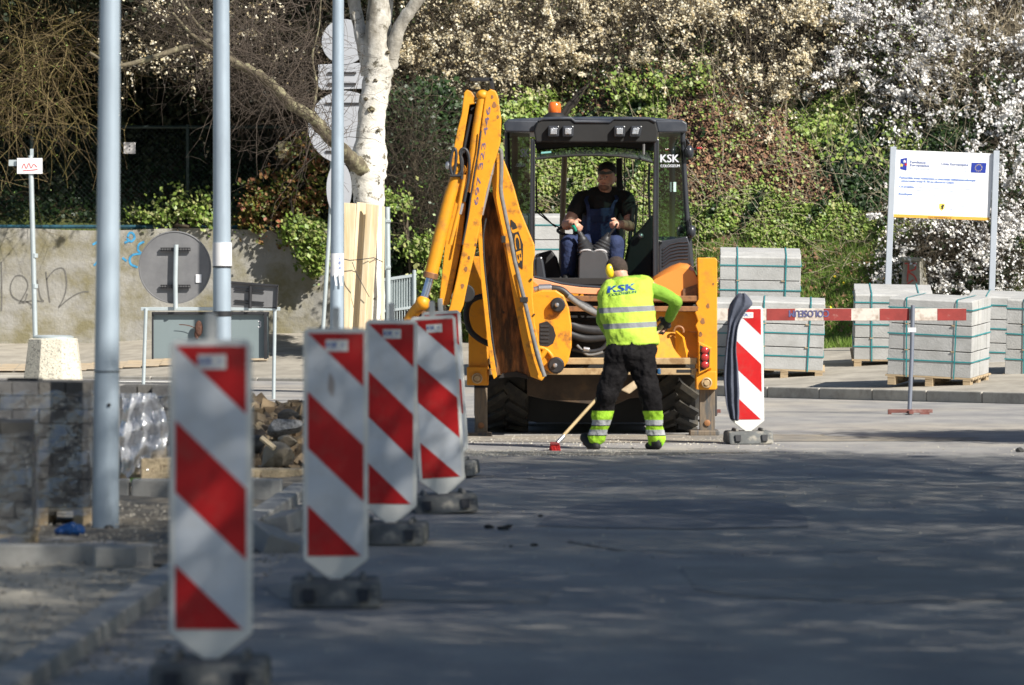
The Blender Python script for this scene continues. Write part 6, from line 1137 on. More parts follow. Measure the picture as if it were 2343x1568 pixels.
# ---- machine driver facing the camera, seated
D1 = 50.95; dv = thing('person', 'seated driver in black cap, black shirt and blue dungarees inside the cab', 'person', W(1375, 640, D1))
def p_(x, y, dy=0.0): return W(x, y, D1 + dy)
b_ = MB()
b_.chain([p_(1372, 552, .1), p_(1374, 510, .1), p_(1378, 470, .08), p_(1382, 448, .05)], [.15, .15, .14, .09]); b_.cap(p_(1342, 460, .05), p_(1420, 460, .05), .06, .06)
b_.chain([p_(1383, 448, .05), p_(1385, 432, 0.0)], [.068, .064])
b_.ell(p_(1388, 405, -.03), (.083, .1, .11), Euler((R(14), R(4), R(-12))).to_matrix(), 20, 12); b_.ell(p_(1383, 424, -.07), (.06, .062, .055)); b_.ell(p_(1381, 408, -.135), (.014, .026, .026), Euler((R(-20), 0, 0)).to_matrix()); b_.ell(p_(1382, 403, -.115), (.05, .02, .012))
b_.ell(p_(1408, 410, .0), (.014, .028, .032)); b_.ell(p_(1369, 411, .01), (.012, .024, .03)); b_.ell(p_(1381, 421, -.128), (.026, .012, .008))
b_.ell(p_(1390, 414, -.11), (.022, .02, .018)); b_.ell(p_(1374, 414, -.11), (.02, .02, .018))
aL = [p_(1330, 456, .05), p_(1303, 505, -.05), p_(1304, 507, -.3)]; aR = [p_(1430, 456, .05), p_(1441, 505, -.05), p_(1424, 514, -.33)]
aL = [p_(1330, 458, .03), p_(1298, 514, -.1), p_(1308, 511, -.33)]; aR = [p_(1434, 458, .03), p_(1444, 518, -.1), p_(1421, 513, -.33)]
b_.chain(aL, [.066, .058, .04]); b_.chain(aR, [.066, .058, .04])
hand(b_, p_(1308, 510, -.33), (.45, -.7, -.35), (.5, 0, .8), (-.6, -.5, .5), .95, 1.05); hand(b_, p_(1421, 512, -.33), (-.6, -.6, -.1), (-.4, .1, .9), (.4, -.8, .3), .95, 1.05)
for hx, kx, ax in ((1352, 1300, 1300), (1396, 1412, 1408)): b_.chain([p_(hx, 560, .1), p_(kx, 556, -.42), p_(ax, 628, -.38)], [.09, .065, .045]); b_.cap(p_(ax, 634, -.38), p_(ax - 4, 640, -.5), .035, .032)
remesh(b_.build('body', m_skin, dv), .007, 3)
m_tee = mat('black_tee', (0.012, 0.011, 0.011), .85, var=.2, bump=.6, bscale=14); m_jean = mat('denim_blue', (0.016, 0.028, 0.085), .85, var=.25, scale=8, col2=(0.03, 0.05, 0.13), amt=.3, scale2=6, soft=.3, bump=.7, bscale=12)
b_ = MB(); b_.chain([p_(1372, 545, .1), p_(1374, 505, .1), p_(1379, 470, .08), p_(1382, 456, .06)], [.19, .185, .187, .13]); b_.cap(p_(1338, 455, .05), p_(1426, 454, .05), .085, .085); b_.cap(p_(1362, 447, .05), p_(1404, 446, .05), .085, .085); b_.cap(p_(1332, 458, .04), p_(1315, 484, -.03), .092, .08); b_.cap(p_(1432, 458, .04), p_(1439, 486, -.03), .092, .082); tee = b_.build('black_shirt', m_tee, dv); remesh(tee, .01, 4)
b_ = MB(); b_.chain([p_(1372, 565, .1), p_(1370, 535, .08), p_(1370, 510, .06)], [.185, .19, .165]); b_.slab([(1343, 478), (1404, 476), (1410, 520), (1416, 560), (1336, 560), (1342, 515)], D1 - .125, .12)
for hx, kx, ax, ay in ((1350, 1301, 1300, 628), (1396, 1410, 1408, 628)): b_.chain([p_(hx, 562, .1), p_(kx, 558, -.42), p_(ax, 600, -.41), p_(ax, ay, -.38)], [.115, .088, .078, .074])
jn = b_.build('dungarees', m_jean, dv); remesh(jn, .01, 4); dm = jn.modifiers.new('d', 'DISPLACE'); dm.texture = tx_; dm.strength = .025; dm.texture_coords = 'LOCAL'
for pts in ([(1346, 482), (1345, 470), (1340, 458), (1345, 448)], [(1400, 480), (1404, 468), (1412, 455), (1408, 447)]): mb = MB(); mb.loft([[p_(x + sx, y, dy_ + sy) for sx, sy in ((-4, 0), (4, 0), (4, .012), (-4, .012))] for (x, y), dy_ in zip(pts, (-.135, -.14, -.1, -.03))]); mb.build('strap', m_jean, dv)
mb = MB(); text(mb, 'WORK', p_(1373, 492, -.142), (1, 0, 0), (0, 0, 1), w=.1, h=.02); mb.v = []; mb.f = []; mb.m = []; mb.slab([(1355, 494), (1392, 493), (1392, 508), (1355, 509)], D1 - .14, .02); mb.build('chest_pocket', mat('denim_dark', (0.015, 0.025, 0.07), .85), dv, bevel=.004)
b_ = MB(); b_.ell(p_(1389, 391, -.0), (.093, .112, .09), Euler((R(14), R(4), R(-12))).to_matrix(), 20, 12)
cp = b_.build('cap', mat('black_cap', (0.018, 0.018, 0.018), .8, var=.2), dv); 
b_ = MB(); 
for k__ in range(1): b_.loft([[p_(1387, 394, -.09) + Vector((.075 * math.cos(q), -.02 + .0, -.004 * math.cos(2 * q) + .008)) for q in np.linspace(0, 3.14, 8)], [p_(1384, 397, -.1) + Vector((.066 * math.cos(q), -.05 * math.sin(q), -.012 * math.sin(q))) for q in np.linspace(0, 3.14, 8)]])
b_.build('cap_peak', mat('grey_peak', (0.16, 0.165, 0.15), .8), cp, recalc=False)
b_ = MB(); b_.ell(p_(1382, 428, -.078), (.056, .062, .038)); b_.ell(p_(1384, 424, -.05), (.07, .06, .03)); bd = b_.build('beard', mat('stubble', (0.24, 0.13, 0.09), .9, var=.3, scale=60), dv, smooth=60)
for x in (1375.5, 1388.5): mb = MB(); mb.ell(p_(x, 405, -.112 if x < 1380 else -.125), (.011, .012, .005)); mb.build('eye', m_blk, dv, smooth=60)
mb = MB(); mb.ell(p_(1381, 420.5, -.135), (.02, .008, .005)); mb.build('lips', mat('lips', (.4, .14, .11), .5), dv, smooth=60)
for ax in (1298, 1407): mb = MB(); mb.chain([p_(ax, 634, -.36), p_(ax - 2, 638, -.5)], [.048, .042]); mb.build('boot', m_blk, dv, smooth=60)
# ---------------------------------------------------------------- vegetation
SB = (0.55, -0.6, 0.62)
def hz(x, y): return hill_z(x, y)
CREAM = [(0.72, 0.62, 0.42), (0.85, 0.78, 0.6), (0.5, 0.38, 0.18), (0.9, 0.87, 0.76), (0.62, 0.5, 0.28)]
WHITE = [(0.8, 0.79, 0.8), (0.85, 0.85, 0.85), (0.6, 0.56, 0.5), (0.88, 0.88, 0.9)]
m_cream = mat('cream_blossom', (0, 0, 0), 0.8, island=CREAM, transl=0.25); m_whiteb = mat('white_blossom', (0, 0, 0), 0.8, island=WHITE, transl=0.25)
m_tw1 = mat('twig_brown', (0.1, 0.08, 0.055), 0.9, island=[(0.02, 0.016, 0.013), (0.07, 0.052, 0.033), (0.035, 0.028, 0.02), (0.12, 0.095, 0.06), (0.02, 0.016, 0.013)])
m_tw2 = mat('twig_tan', (0.2, 0.15, 0.07), 0.9, island=[(0.035, 0.025, 0.015), (0.2, 0.14, 0.06), (0.07, 0.05, 0.025), (0.28, 0.21, 0.1), (0.15, 0.12, 0.03), (0.04, 0.03, 0.015)])
m_tw3 = mat('twig_pale', (0.35, 0.3, 0.2), 0.9, island=[(0.25, 0.2, 0.13), (0.42, 0.36, 0.25), (0.5, 0.43, 0.32)])
m_ivd = mat('shaded_ivy_leaf', (0, 0, 0), 0.45, island=[(0.008, 0.02, 0.006), (0.02, 0.045, 0.012), (0.035, 0.075, 0.015), (0.012, 0.03, 0.01)], transl=0.1)  # ivy kept very dark so its colour carries the shade
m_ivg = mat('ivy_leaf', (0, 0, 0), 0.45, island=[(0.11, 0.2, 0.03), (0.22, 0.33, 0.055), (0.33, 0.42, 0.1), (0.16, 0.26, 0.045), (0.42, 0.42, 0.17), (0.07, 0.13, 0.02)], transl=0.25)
m_ivr = mat('autumn_ivy_leaf', (0, 0, 0), 0.5, island=[(0.05, 0.12, 0.02), (0.3, 0.09, 0.05), (0.2, 0.22, 0.04), (0.1, 0.16, 0.03), (0.4, 0.2, 0.1)], transl=0.2)
m_con = mat('shaded_conifer_needles', (0, 0, 0), 0.8, island=[(0.006, 0.012, 0.005), (0.015, 0.026, 0.008), (0.03, 0.04, 0.012), (0.01, 0.018, 0.006)])  # needles darker than real foliage, shade put into the colour
m_trk = mat('grey_trunk', (0.09, 0.075, 0.055), 0.95, var=0.4, scale=8, bump=0.8, bscale=15)
def ellpts(n, cs, hollow=0.0):
    """points inside a list of ellipses (px, py, rx, ry, d, rd)"""
    A = np.array([c[2] * c[3] for c in cs], float); pick = rng.choice(len(cs), n, p=A / A.sum()); C = np.array(cs)[pick]
    u = unit(rng.normal(size=(n, 3))) * (hollow + (1 - hollow) * rng.random((n, 1)) ** (1 / 3)); px = C[:, 0] + u[:, 0] * C[:, 2]; py = C[:, 1] + u[:, 2] * C[:, 3]; d = C[:, 4] + u[:, 1] * C[:, 5]
    P = np.stack([(px - CX) * d / F, d, H - (py - HY) * d / F], -1)
    for _ in range(14):                       # keep crowns in front of and above the slope
        bad = (P[:, 2] < hill_z(P[:, 0], P[:, 1]) + .12) & (P[:, 1] > 70)
        if not bad.any(): break
        d = np.where(bad, d - .35 * rng.random(n), d); P = np.stack([(px - CX) * d / F, d, H - (py - HY) * d / F], -1)
    return P
def shrub(name, label, cat, bpx, bd, cs, ns, nt, nb, mtw, mbl, group=None, bsize=0.017, tl=(0.5, 1.3), grav=-0.3, clump=0.6, tr=0.006, leaf=None, stem_r=0.03):
    x0 = (bpx - CX) * bd / F; z0 = float(hz(x0, bd)) if bd > ip(YB, x0) else 0.1; base = np.array([x0, bd, z0 - 0.1]); t = thing(name, label, cat, tuple(base), group)
    T = ellpts(ns, cs, 0.5); B = base + rng.normal(size=(ns, 3)) * [0.35, 0.25, 0.0]; K = 9; q = np.linspace(0, 1, K)[None, :, None]
    mid = B * 0.45 + T * 0.55 + np.array([0, 0, 0.35]); S_ = (1 - q) ** 2 * B[:, None] + 2 * q * (1 - q) * mid[:, None] + q ** 2 * T[:, None]
    S_[:, 1:-1] += rng.normal(size=(ns, K - 2, 3)) * 0.05; Rr = np.linspace(1, 0.22, K)[None, :] * rng.uniform(0.4, 1.0, (ns, 1)) * stem_r; v, qq = twigs(S_, Rr, 5); np_mesh('stems', v, qq, mtw, t, smooth=60)
    P0 = ellpts(nt, cs); j = rng.integers(0, ns, nt // 3); P0[:nt // 3] = S_[j, rng.integers(3, K, nt // 3)]
    cen = T.mean(0); Dn = unit(unit(P0 - B.mean(0)) * 0.7 + rng.normal(size=(nt, 3)) * 0.7); C1 = curves(P0, Dn, rng.uniform(tl[0], tl[1], nt), 6, 0.4, grav); v1 = twigs(C1, np.linspace(tr, tr * 0.3, 6)[None, :] * rng.uniform(.5, 1.3, (nt, 1)))
    n2 = nt * 2; P2 = C1[rng.integers(0, nt, n2), rng.integers(1, 6, n2)]; C2 = curves(P2, unit(rng.normal(size=(n2, 3))), rng.uniform(tl[0] * .2, tl[1] * .4, n2), 4, 0.4, grav); v2 = twigs(C2, np.linspace(tr * .5, tr * .25, 4)[None, :] * np.ones((n2, 1)))
    v, qq = merge(v1, v2); np_mesh('twigs', v, qq, mtw, t)
    if nb:
        nb = int(nb * 1.3)
        wgt = rng.random(n2) ** (1 + clump * 7); wp = C2[:, 1]; lf = np.sin(wp[:, 0] * 2.7 + wp[:, 2] * 1.9 + bpx) * np.sin(wp[:, 2] * 3.9 - wp[:, 0] * 1.3 + 1.7) + .7 * np.sin(wp[:, 0] * 6.1 + 2) * np.sin(wp[:, 2] * 7.3 + bpx); wgt = wgt * np.exp(1.5 * lf); wgt /= wgt.sum(); a = rng.choice(n2, nb, p=wgt); f_ = rng.random((nb, 1)); k_ = rng.integers(0, 3, nb); bsize = bsize * 1.5; Pb = C2[a, k_] * (1 - f_) + C2[a, k_ + 1] * f_ + rng.normal(size=(nb, 3)) * 0.025
        v, qq = leaves(Pb, bsize * rng.uniform(0.5, 1.3, nb), SB, 0.42, 0.85); np_mesh('blossoms', v, qq, mbl, t)
    if leaf:
        nl, ml, ls = leaf; a = rng.integers(0, n2, nl); Pb = C2[a, rng.integers(0, 4, nl)] + rng.normal(size=(nl, 3)) * 0.06; v, qq = leaves(Pb, ls * rng.uniform(0.5, 1.3, nl), (0.3, -1, 0.8), 0.2, 0.6); np_mesh('leaves', v, qq, ml, t)
    return t
def leafmass(name, label, cat, cs, n, ml, size, base, group=None, nst=14, hollow=0.0, bias=(0.55, -0.6, 0.62), bw=0.3, sub=60, sprd=0.16, stem=True, kind=None):
    if kind: t = None
    else: t = thing(name, label, cat, base, group)
    ncl = max(4, n // sub); Cc = ellpts(ncl, cs, hollow); P = Cc[rng.integers(0, ncl, n)] + rng.normal(size=(n, 3)) * sprd * rng.uniform(.4, 1.3, (n, 1)); v, q = leaves(P, size * rng.uniform(.5, 1.4, n), bias, bw, 0.7)
    o = np_mesh('foliage' if t else name, v, q, ml, t)
    if t and stem:
        T = Cc[rng.integers(0, ncl, nst)]; B = np.array(base)[None, :] + rng.normal(size=(nst, 3)) * [.2, .15, 0]; qq = np.linspace(0, 1, 7)[None, :, None]; S_ = B[:, None] * (1 - qq) + T[:, None] * qq + rng.normal(size=(nst, 7, 3)) * .05; v, q = twigs(S_, np.linspace(.035, .008, 7)[None, :] * np.ones((nst, 1)), 5); np_mesh('stems', v, q, m_tw1, t)
    if kind: tag(o, kind=kind)
    return t or o
GB = 'blossoming blackthorn shrubs on the bank'
shrub('blossom_shrub', 'cream blossoming shrub above the raised digging arm, right of the birch', 'shrub', 1010, 86.5, [(960, 70, 120, 130, 84.5, 1.4), (1080, 130, 130, 90, 84, 1.2), (1060, 10, 140, 100, 85, 1.5)], 40, 1500, 15000, m_tw1, m_cream, GB, bsize=.015)
shrub('blossom_shrub', 'cream blossoming shrub above the orange beacon of the cab', 'shrub', 1290, 87, [(1250, 40, 140, 110, 85.5, 1.4), (1330, 110, 120, 80, 85, 1.2), (1180, 120, 90, 80, 84.5, 1)], 36, 1300, 14000, m_tw1, m_cream, GB, bsize=.015)
shrub('blossom_shrub', 'densest golden cream blossoming shrub at the top, right above the cab roof corner', 'shrub', 1560, 87, [(1500, 30, 150, 100, 85.5, 1.4), (1620, 60, 120, 110, 84.8, 1.2), (1560, -30, 170, 80, 86, 1)], 36, 1300, 19000, m_tw1, m_cream, GB, bsize=.015)
shrub('blossom_shrub', 'cream blossoming shrub hanging down over the leaf litter, left of the white blossom', 'shrub', 1810, 83.6, [(1760, 190, 115, 130, 82.5, 1.2), (1860, 150, 110, 120, 82.8, 1.2), (1790, 50, 130, 100, 84, 1.2), (1900, 60, 90, 90, 84, 1)], 44, 1500, 21000, m_tw1, m_cream, GB, bsize=.015)
shrub('blossom_shrub', 'bright white blossoming shrub in the upper right, above the information board', 'shrub', 2110, 82.5, [(2050, 130, 110, 120, 81, 1.2), (2180, 160, 120, 100, 81, 1.2), (2080, 20, 120, 80, 82, 1), (2110, 250, 90, 60, 81, 1)], 40, 1400, 21000, m_tw1, m_whiteb, GB, bsize=.018, leaf=(2500, m_ivg, .02))
shrub('blossom_shrub', 'white blossoming shrub cut by the right picture edge beside the information board', 'shrub', 2330, 80.5, [(2320, 280, 70, 200, 79.5, 1), (2330, 80, 90, 110, 80.5, 1), (2340, 520, 60, 130, 78.5, .9)], 36, 1200, 16000, m_tw1, m_whiteb, GB, bsize=.018)
shrub('blossom_shrub', 'low blossoming shrub under the information board, between its two posts', 'shrub', 2190, 75.6, [(2150, 570, 95, 70, 75.2, .7), (2220, 610, 90, 60, 75, .6), (2290, 570, 60, 90, 75.5, .6)], 40, 900, 10500, m_tw1, m_whiteb, GB, bsize=.016)
shrub('blossom_shrub', 'thin brown shrub with sparse cream blossom, left of the birch crown', 'shrub', 640, 88, [(640, 70, 130, 90, 84.5, 1.4), (360, 80, 120, 75, 84, 1.2), (480, 40, 150, 80, 85, 1.4)], 36, 1100, 5000, m_tw1, m_cream, GB, bsize=.015)
shrub('bare_shrub', 'tall shrub of pale upright bare stems in front of the white blossom', 'shrub', 2215, 79.2, [(2240, 130, 95, 150, 79, .8), (2150, 210, 60, 90, 79, .6), (2320, 120, 50, 120, 79, .6)], 46, 260, 0, m_tw3, None, None, tl=(.4, 1.1), grav=.2, stem_r=.026)
shrub('bare_shrub', 'sprawling leafless shrub of long arching tan shoots in the upper left', 'shrub', -60, 88.5, [(60, 90, 150, 130, 84.5, 1.0), (-10, 230, 110, 120, 84.5, .8), (130, 60, 110, 80, 85, 1.0), (110, 210, 70, 90, 84.6, .8)], 28, 400, 0, m_tw2, None, None, tl=(.9, 2.0), grav=-.45, tr=.009, leaf=(900, m_ivg, .016), stem_r=.03)
shrub('bare_shrub', 'tangle of thin brown bare twigs behind the fence beside the birch', 'shrub', 690, 87.2, [(700, 120, 90, 120, 85.5, 1), (600, 150, 90, 60, 86, .8)], 26, 450, 500, m_tw1, m_cream, None, tl=(.5, 1.2))
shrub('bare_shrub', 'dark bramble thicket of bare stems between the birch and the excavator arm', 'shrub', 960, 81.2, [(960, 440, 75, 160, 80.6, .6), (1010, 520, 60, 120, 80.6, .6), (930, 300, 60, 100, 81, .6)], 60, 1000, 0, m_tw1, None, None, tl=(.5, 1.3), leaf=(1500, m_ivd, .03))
# dark evergreen trees behind the fence; overhanging crowns added out of view to shade the ground
GE = 'dark evergreen trees behind the fence'
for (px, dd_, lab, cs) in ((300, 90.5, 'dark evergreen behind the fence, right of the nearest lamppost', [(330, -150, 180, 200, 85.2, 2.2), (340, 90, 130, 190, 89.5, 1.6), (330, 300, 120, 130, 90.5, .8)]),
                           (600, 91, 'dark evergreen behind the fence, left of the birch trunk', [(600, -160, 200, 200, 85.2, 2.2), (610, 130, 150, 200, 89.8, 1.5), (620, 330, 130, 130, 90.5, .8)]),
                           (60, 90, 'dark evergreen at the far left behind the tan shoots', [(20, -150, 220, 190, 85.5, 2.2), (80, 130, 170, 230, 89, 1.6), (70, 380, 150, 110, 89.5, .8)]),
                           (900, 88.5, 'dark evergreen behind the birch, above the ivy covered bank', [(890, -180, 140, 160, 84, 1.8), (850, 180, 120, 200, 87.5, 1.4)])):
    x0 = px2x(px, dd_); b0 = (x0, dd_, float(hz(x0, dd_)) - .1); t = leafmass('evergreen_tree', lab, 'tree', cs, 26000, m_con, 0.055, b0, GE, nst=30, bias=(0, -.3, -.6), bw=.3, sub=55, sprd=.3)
    mb = MB(); mb.tube([b0, (x0 + .1, dd_ - .4, b0[2] + 3), (x0, dd_ - 2, b0[2] + 6.5)], [.22, .16, .07], 9); mb.build('trunk', m_trk, t, smooth=60)
# ivy and climbers on the fence, wall and bank
def ivy(label, cs, n, ml, base, size=0.04, **k): return leafmass('ivy', label, 'ivy', cs, n, ml, size, base, 'ivy climbing fence, wall and bank', sub=k.pop('sub', 26), sprd=k.pop('sprd', .1), **k)
ivy('clump of bright green ivy on top of the wall between the two nearest lampposts', [(420, 470, 60, 50, 85.6, .3), (460, 490, 30, 35, 85.4, .3), (350, 500, 80, 25, 85.7, .3)], 1100, m_ivg, (W(420, 525, 85.7)), bw=.5)
ivy('green and reddish ivy hanging on the fence left of the slim lamppost', [(640, 470, 90, 90, 85.5, .3), (700, 420, 50, 130, 85.4, .3), (590, 500, 60, 40, 85.5, .3)], 3000, m_ivr, (W(640, 525, 85.7)), bw=.5)
ivy('thick green ivy tongue spilling down the wall beside the slim lamppost', [(715, 560, 32, 62, 85.15, .25), (690, 530, 50, 30, 85.2, .25), (725, 600, 18, 30, 85.2, .15)], 4200, m_ivg, (W(715, 525, 85.4)), bw=.5, sprd=.07)
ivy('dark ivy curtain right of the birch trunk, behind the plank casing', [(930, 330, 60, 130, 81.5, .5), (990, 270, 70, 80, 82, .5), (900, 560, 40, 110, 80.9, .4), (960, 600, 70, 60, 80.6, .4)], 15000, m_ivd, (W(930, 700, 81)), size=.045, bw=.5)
ivy('lighter ivy and young leaves low beside the raised digging arm', [(1020, 590, 40, 60, 79.7, .4), (960, 560, 50, 30, 79.9, .4), (905, 470, 40, 18, 80, .3), (1000, 650, 50, 30, 79.4, .3)], 2600, m_ivg, (W(1020, 700, 79.8)), bw=.5)
ivy('green ivy mass on the bank between the digging arm and the cab', [(1180, 280, 60, 60, 83, .5), (1170, 400, 50, 100, 82, .5), (1230, 235, 50, 30, 84, .4)], 2600, m_ivg, (W(1180, 420, 82)), bw=.5)
ivy('leafy ivy thicket on the bank left of the information board', [(1960, 400, 80, 70, 80.5, .6), (2060, 340, 60, 60, 80.6, .6), (1900, 330, 60, 60, 81, .5)], 2200, m_ivg, (W(1960, 450, 80.5)), bw=.5)
ivy('dark ivy added as shaded gaps under the white blossom above the information board', [(2100, 300, 120, 70, 81.5, .6), (2200, 260, 110, 80, 81.8, .6), (2050, 220, 90, 120, 82.4, .6), (2300, 330, 70, 200, 80.5, .5), (2200, 600, 160, 70, 76, .4)], 15000, m_ivd, (W(2130, 380, 81.5)), size=.045, bw=.3)  # dark leaves fill in for shaded gaps behind the blossom
ivy('fresh green sapling leaves on the bank above the cab roof', [(1520, 210, 70, 40, 84.5, .5), (1440, 200, 50, 40, 84.8, .5), (1610, 190, 30, 30, 84, .4)], 1000, m_ivg, (W(1520, 270, 84.3)), bw=.5)
# ground cover on the bank, chosen by where the ground lies
def patchy(x, y, sc, ph): return np.sin(x * sc + ph) * np.sin(y * sc * 1.3 + ph * 2) + 0.6 * np.sin(x * sc * 2.3 - y * sc * 1.9 + ph)
n = 520000; X = rng.uniform(-2, 9.5, n); Y = ip(YB, X) + rng.uniform(0.05, 12, n) * rng.random(n) ** .25; Z = hz(X, Y); zw = Z + .35 * patchy(X, Y, 1.1, 2.0) * .5
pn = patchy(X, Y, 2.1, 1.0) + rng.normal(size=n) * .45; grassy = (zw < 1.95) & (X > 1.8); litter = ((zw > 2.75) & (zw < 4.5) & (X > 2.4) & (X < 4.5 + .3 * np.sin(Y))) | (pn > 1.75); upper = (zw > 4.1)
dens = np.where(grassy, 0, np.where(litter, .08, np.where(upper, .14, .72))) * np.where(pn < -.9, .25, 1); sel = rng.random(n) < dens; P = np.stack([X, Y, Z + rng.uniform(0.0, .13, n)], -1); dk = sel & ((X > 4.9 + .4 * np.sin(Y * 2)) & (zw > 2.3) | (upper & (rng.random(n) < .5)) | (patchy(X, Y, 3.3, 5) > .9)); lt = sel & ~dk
v, q = leaves(P[lt], .025 * rng.uniform(.5, 1.5, lt.sum()), (.5, -.7, .75), .52, .8); tag(np_mesh('ground_ivy', v, q, m_ivg), kind='stuff')
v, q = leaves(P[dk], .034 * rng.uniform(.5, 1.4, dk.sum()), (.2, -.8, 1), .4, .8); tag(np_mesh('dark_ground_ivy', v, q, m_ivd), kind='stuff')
m_litl = mat('dead_leaf', (0, 0, 0), .8, island=[(0.07, 0.035, 0.02), (0.17, 0.08, 0.045), (0.025, 0.015, 0.012), (0.34, 0.18, 0.1), (0.11, 0.05, 0.03), (0.42, 0.28, 0.16), (0.025, 0.016, 0.012)])
sel = (litter & (rng.random(n) < .4)) | (rng.random(n) < .07); P[:, 2] = Z + rng.uniform(0, .05, n); v, q = leaves(P[sel], .042 * rng.uniform(.5, 1.4, sel.sum()), (.5, -.7, .75), .5, .6); tag(np_mesh('leaf_litter', v, q, m_litl), kind='stuff')
ng = 230000; Xg = rng.uniform(-.5, 9.5, ng); Yg = ip(YB, Xg) + rng.uniform(-2.2, 5.5, ng); yb_ = ip(YB, Xg); Zg = np.where(Yg > yb_, hz(Xg, Yg), pave_z(Xg, Yg)); keep = (Zg < 2.25 + .25 * np.sin(Xg * 1.7)) & (Yg > yb_ - 1.2 + .5 * np.sin(Xg * 3)) & (patchy(Xg, Yg, 3.1, 4) + rng.normal(size=ng) * .5 > -.9); Pg = np.stack([Xg, Yg, Zg], -1)[keep]; k_ = len(Pg)
Dg = unit(rng.normal(size=(k_, 3)) * .4 + [0, 0, 1]); L_ = rng.uniform(.05, .17, k_)[:, None]; Sd = unit(np.cross(Dg, rng.normal(size=(k_, 3)))) * .004; T_ = Pg + Dg * L_ + rng.normal(size=(k_, 3)) * .015
V = np.stack([Pg - Sd, Pg + Sd, T_ + Sd * .3, T_ - Sd * .3], 1).reshape(-1, 3); tag(np_mesh('grass', V, np.arange(4 * k_).reshape(-1, 4), mat('grass_blade', (0, 0, 0), .6, island=[(0.12, 0.24, 0.03), (0.22, 0.38, 0.055), (0.33, 0.46, 0.1), (0.15, 0.26, 0.04), (0.45, 0.45, 0.2)], transl=.4)), kind='stuff')
nd = 26; Xd = rng.uniform(2.5, 6.5, nd); Yd = ip(YB, Xd) + rng.uniform(0, 1.6, nd); Pd = np.stack([Xd, Yd, hz(Xd, Yd) + .1], -1); v, q = leaves(Pd, np.full(nd, .025), (0, -1, 1), .6, .9); tag(np_mesh('dandelion_flowers', v, q, mat('dandelion', (.8, .6, .02), .7)), kind='stuff')
nt = 1700; Xt = rng.uniform(-1, 9, nt); Yt = ip(YB, Xt) + rng.uniform(.9, 3.4, nt); Pt = np.stack([Xt, Yt, hz(Xt, Yt) + .05], -1); Ct = curves(Pt, unit(rng.normal(size=(nt, 3)) * [1, 1, .35] + [0, 0, .15]), rng.uniform(.2, 1.0, nt), 5, .4, -.1); v, q = twigs(Ct, np.linspace(.005, .002, 5)[None, :] * np.ones((nt, 1))); tag(np_mesh('fallen_twigs', v, q, m_tw3), kind='stuff')
nt = 260; Xt = rng.uniform(1.5, 7, nt); Yt = ip(YB, Xt) + rng.uniform(2, 8, nt); Pt = np.stack([Xt, Yt, hz(Xt, Yt)], -1); Ct = curves(Pt, unit(rng.normal(size=(nt, 3)) * .3 + [0, 0, 1]), rng.uniform(.4, 1.3, nt), 5, .25, 0); v, q = twigs(Ct, np.linspace(.006, .002, 5)[None, :] * np.ones((nt, 1))); tag(np_mesh('dry_stalks', v, q, m_tw3), kind='stuff')
# weeds and dead leaves behind the fence
n = 30000; X = rng.uniform(-9, -2.4, n); Y = rng.uniform(85.9, 92, n); v, q = leaves(np.stack([X, Y, hz(X, Y) + rng.uniform(0, .15, n)], -1), .04 * rng.uniform(.5, 1.4, n), (0, -.5, 1), .4, .7); tag(np_mesh('undergrowth', v, q, m_ivd), kind='stuff')
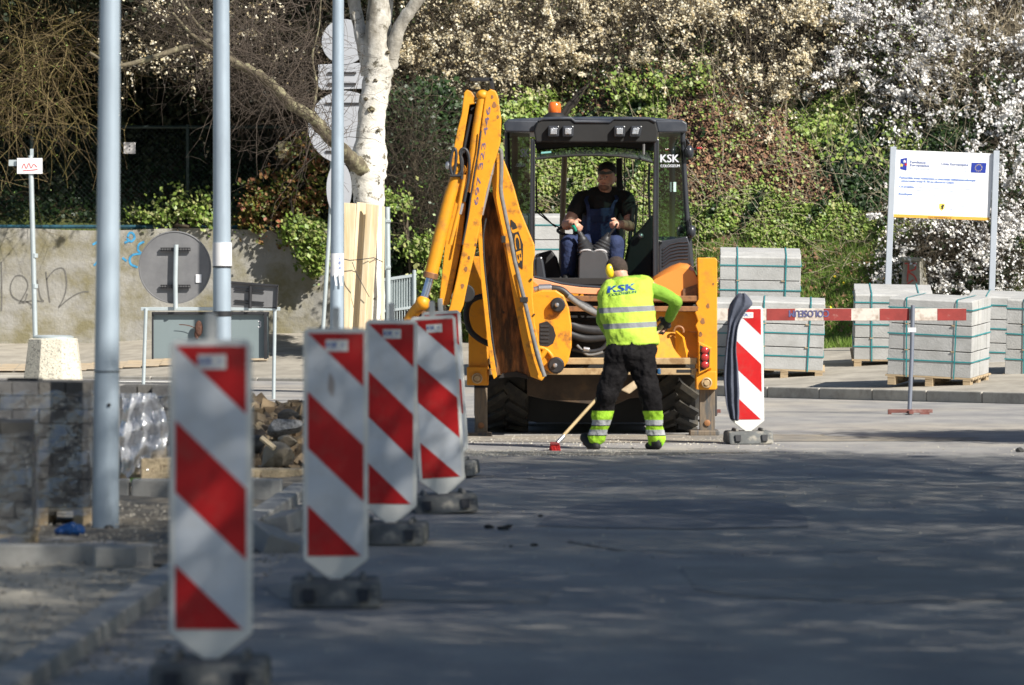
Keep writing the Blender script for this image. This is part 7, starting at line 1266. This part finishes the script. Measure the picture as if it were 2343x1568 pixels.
# leaning dark trunks on the bank above the cab
mb = MB(); t = thing('leaning_tree', 'dark bare leaning trunk on the bank above the orange beacon', 'tree', tuple(W(1275, 290, 83.4)))
limb(mb, [(1255, 320, 83.4, 22), (1290, 262, 83.4, 20), (1330, 215, 83.6, 18), (1390, 160, 84, 15), (1460, 105, 84.4, 13), (1560, 60, 84.8, 8)], 9); limb(mb, [(1330, 215, 83.6, 10), (1380, 190, 83.8, 8), (1430, 140, 84.2, 7), (1440, 60, 84.2, 5)], 7); mb.build('trunk', mat('black_trunk', (0.025, 0.02, 0.017), .95, var=.4), t, smooth=60)

# ---------------------------------------------------------------- roadside trees outside the frame that shade the near road
m_lf = mat('young_leaf', (0, 0, 0), .6, island=[(0.05, 0.11, 0.02), (0.1, 0.18, 0.03), (0.07, 0.13, 0.03)], transl=.2)
def street_tree(x, y, r_, hc, lab, nl=46000, seed=0):
    t = thing('roadside_tree', lab, 'tree', (x, y, 0), 'trees lining the near road'); mb = MB()
    mb.tube([(x, y, -.1), (x + .05, y, 1.5), (x - .1, y + .1, hc - r_ * .5), (x, y, hc + r_ * .6)], [.24, .2, .15, .05], 10); cen = np.array([x, y, hc]); nb_ = 26; ends = cen + unit(rng.normal(size=(nb_, 3))) * r_ * rng.uniform(.6, 1, (nb_, 1)) * [1, 1, .85]
    for e_ in ends: s_ = Vector((x, y, hc - r_ * .6 + random.uniform(0, r_ * .6))); mb.tube([s_, s_.lerp(Vector(e_), .5) + Vector((0, 0, .2)), Vector(e_)], [.09, .05, .015], 6)
    mb.build('trunk', m_trk, t, smooth=60); ncl = 1000; C_ = cen + unit(rng.normal(size=(ncl, 3))) * r_ * rng.random((ncl, 1)) ** .42 * [1, 1, .85]; P = C_[rng.integers(0, ncl, nl)] + rng.normal(size=(nl, 3)) * .36
    v, q = leaves(P, .055 * rng.uniform(.6, 1.3, nl), (0, 0, 1), .2, .6); np_mesh('crown', v, q, m_lf, t); return t
for x, y, r_, hc, lab in ((9.6, 32.6, 4.3, 9.0, 'roadside tree outside the frame nearest to the worker'), (9.2, 25.8, 4.3, 8.6, 'roadside tree beyond the right frame edge, second in its row'), (8.7, 19.0, 4.3, 8.8, 'roadside tree beyond the right frame edge, third in its row'), (8.2, 12.2, 4.3, 8.6, 'roadside tree beyond the right frame edge, fourth in its row'), (7.6, 5.5, 4.3, 8.8, 'roadside tree closest to the camera, right of it'), (10.2, 44.8, 1.9, 5.0, 'small roadside tree right of the machine, outside the frame')):
    street_tree(x, y, r_, hc, lab, nl=66000 if y < 22 else 50000)
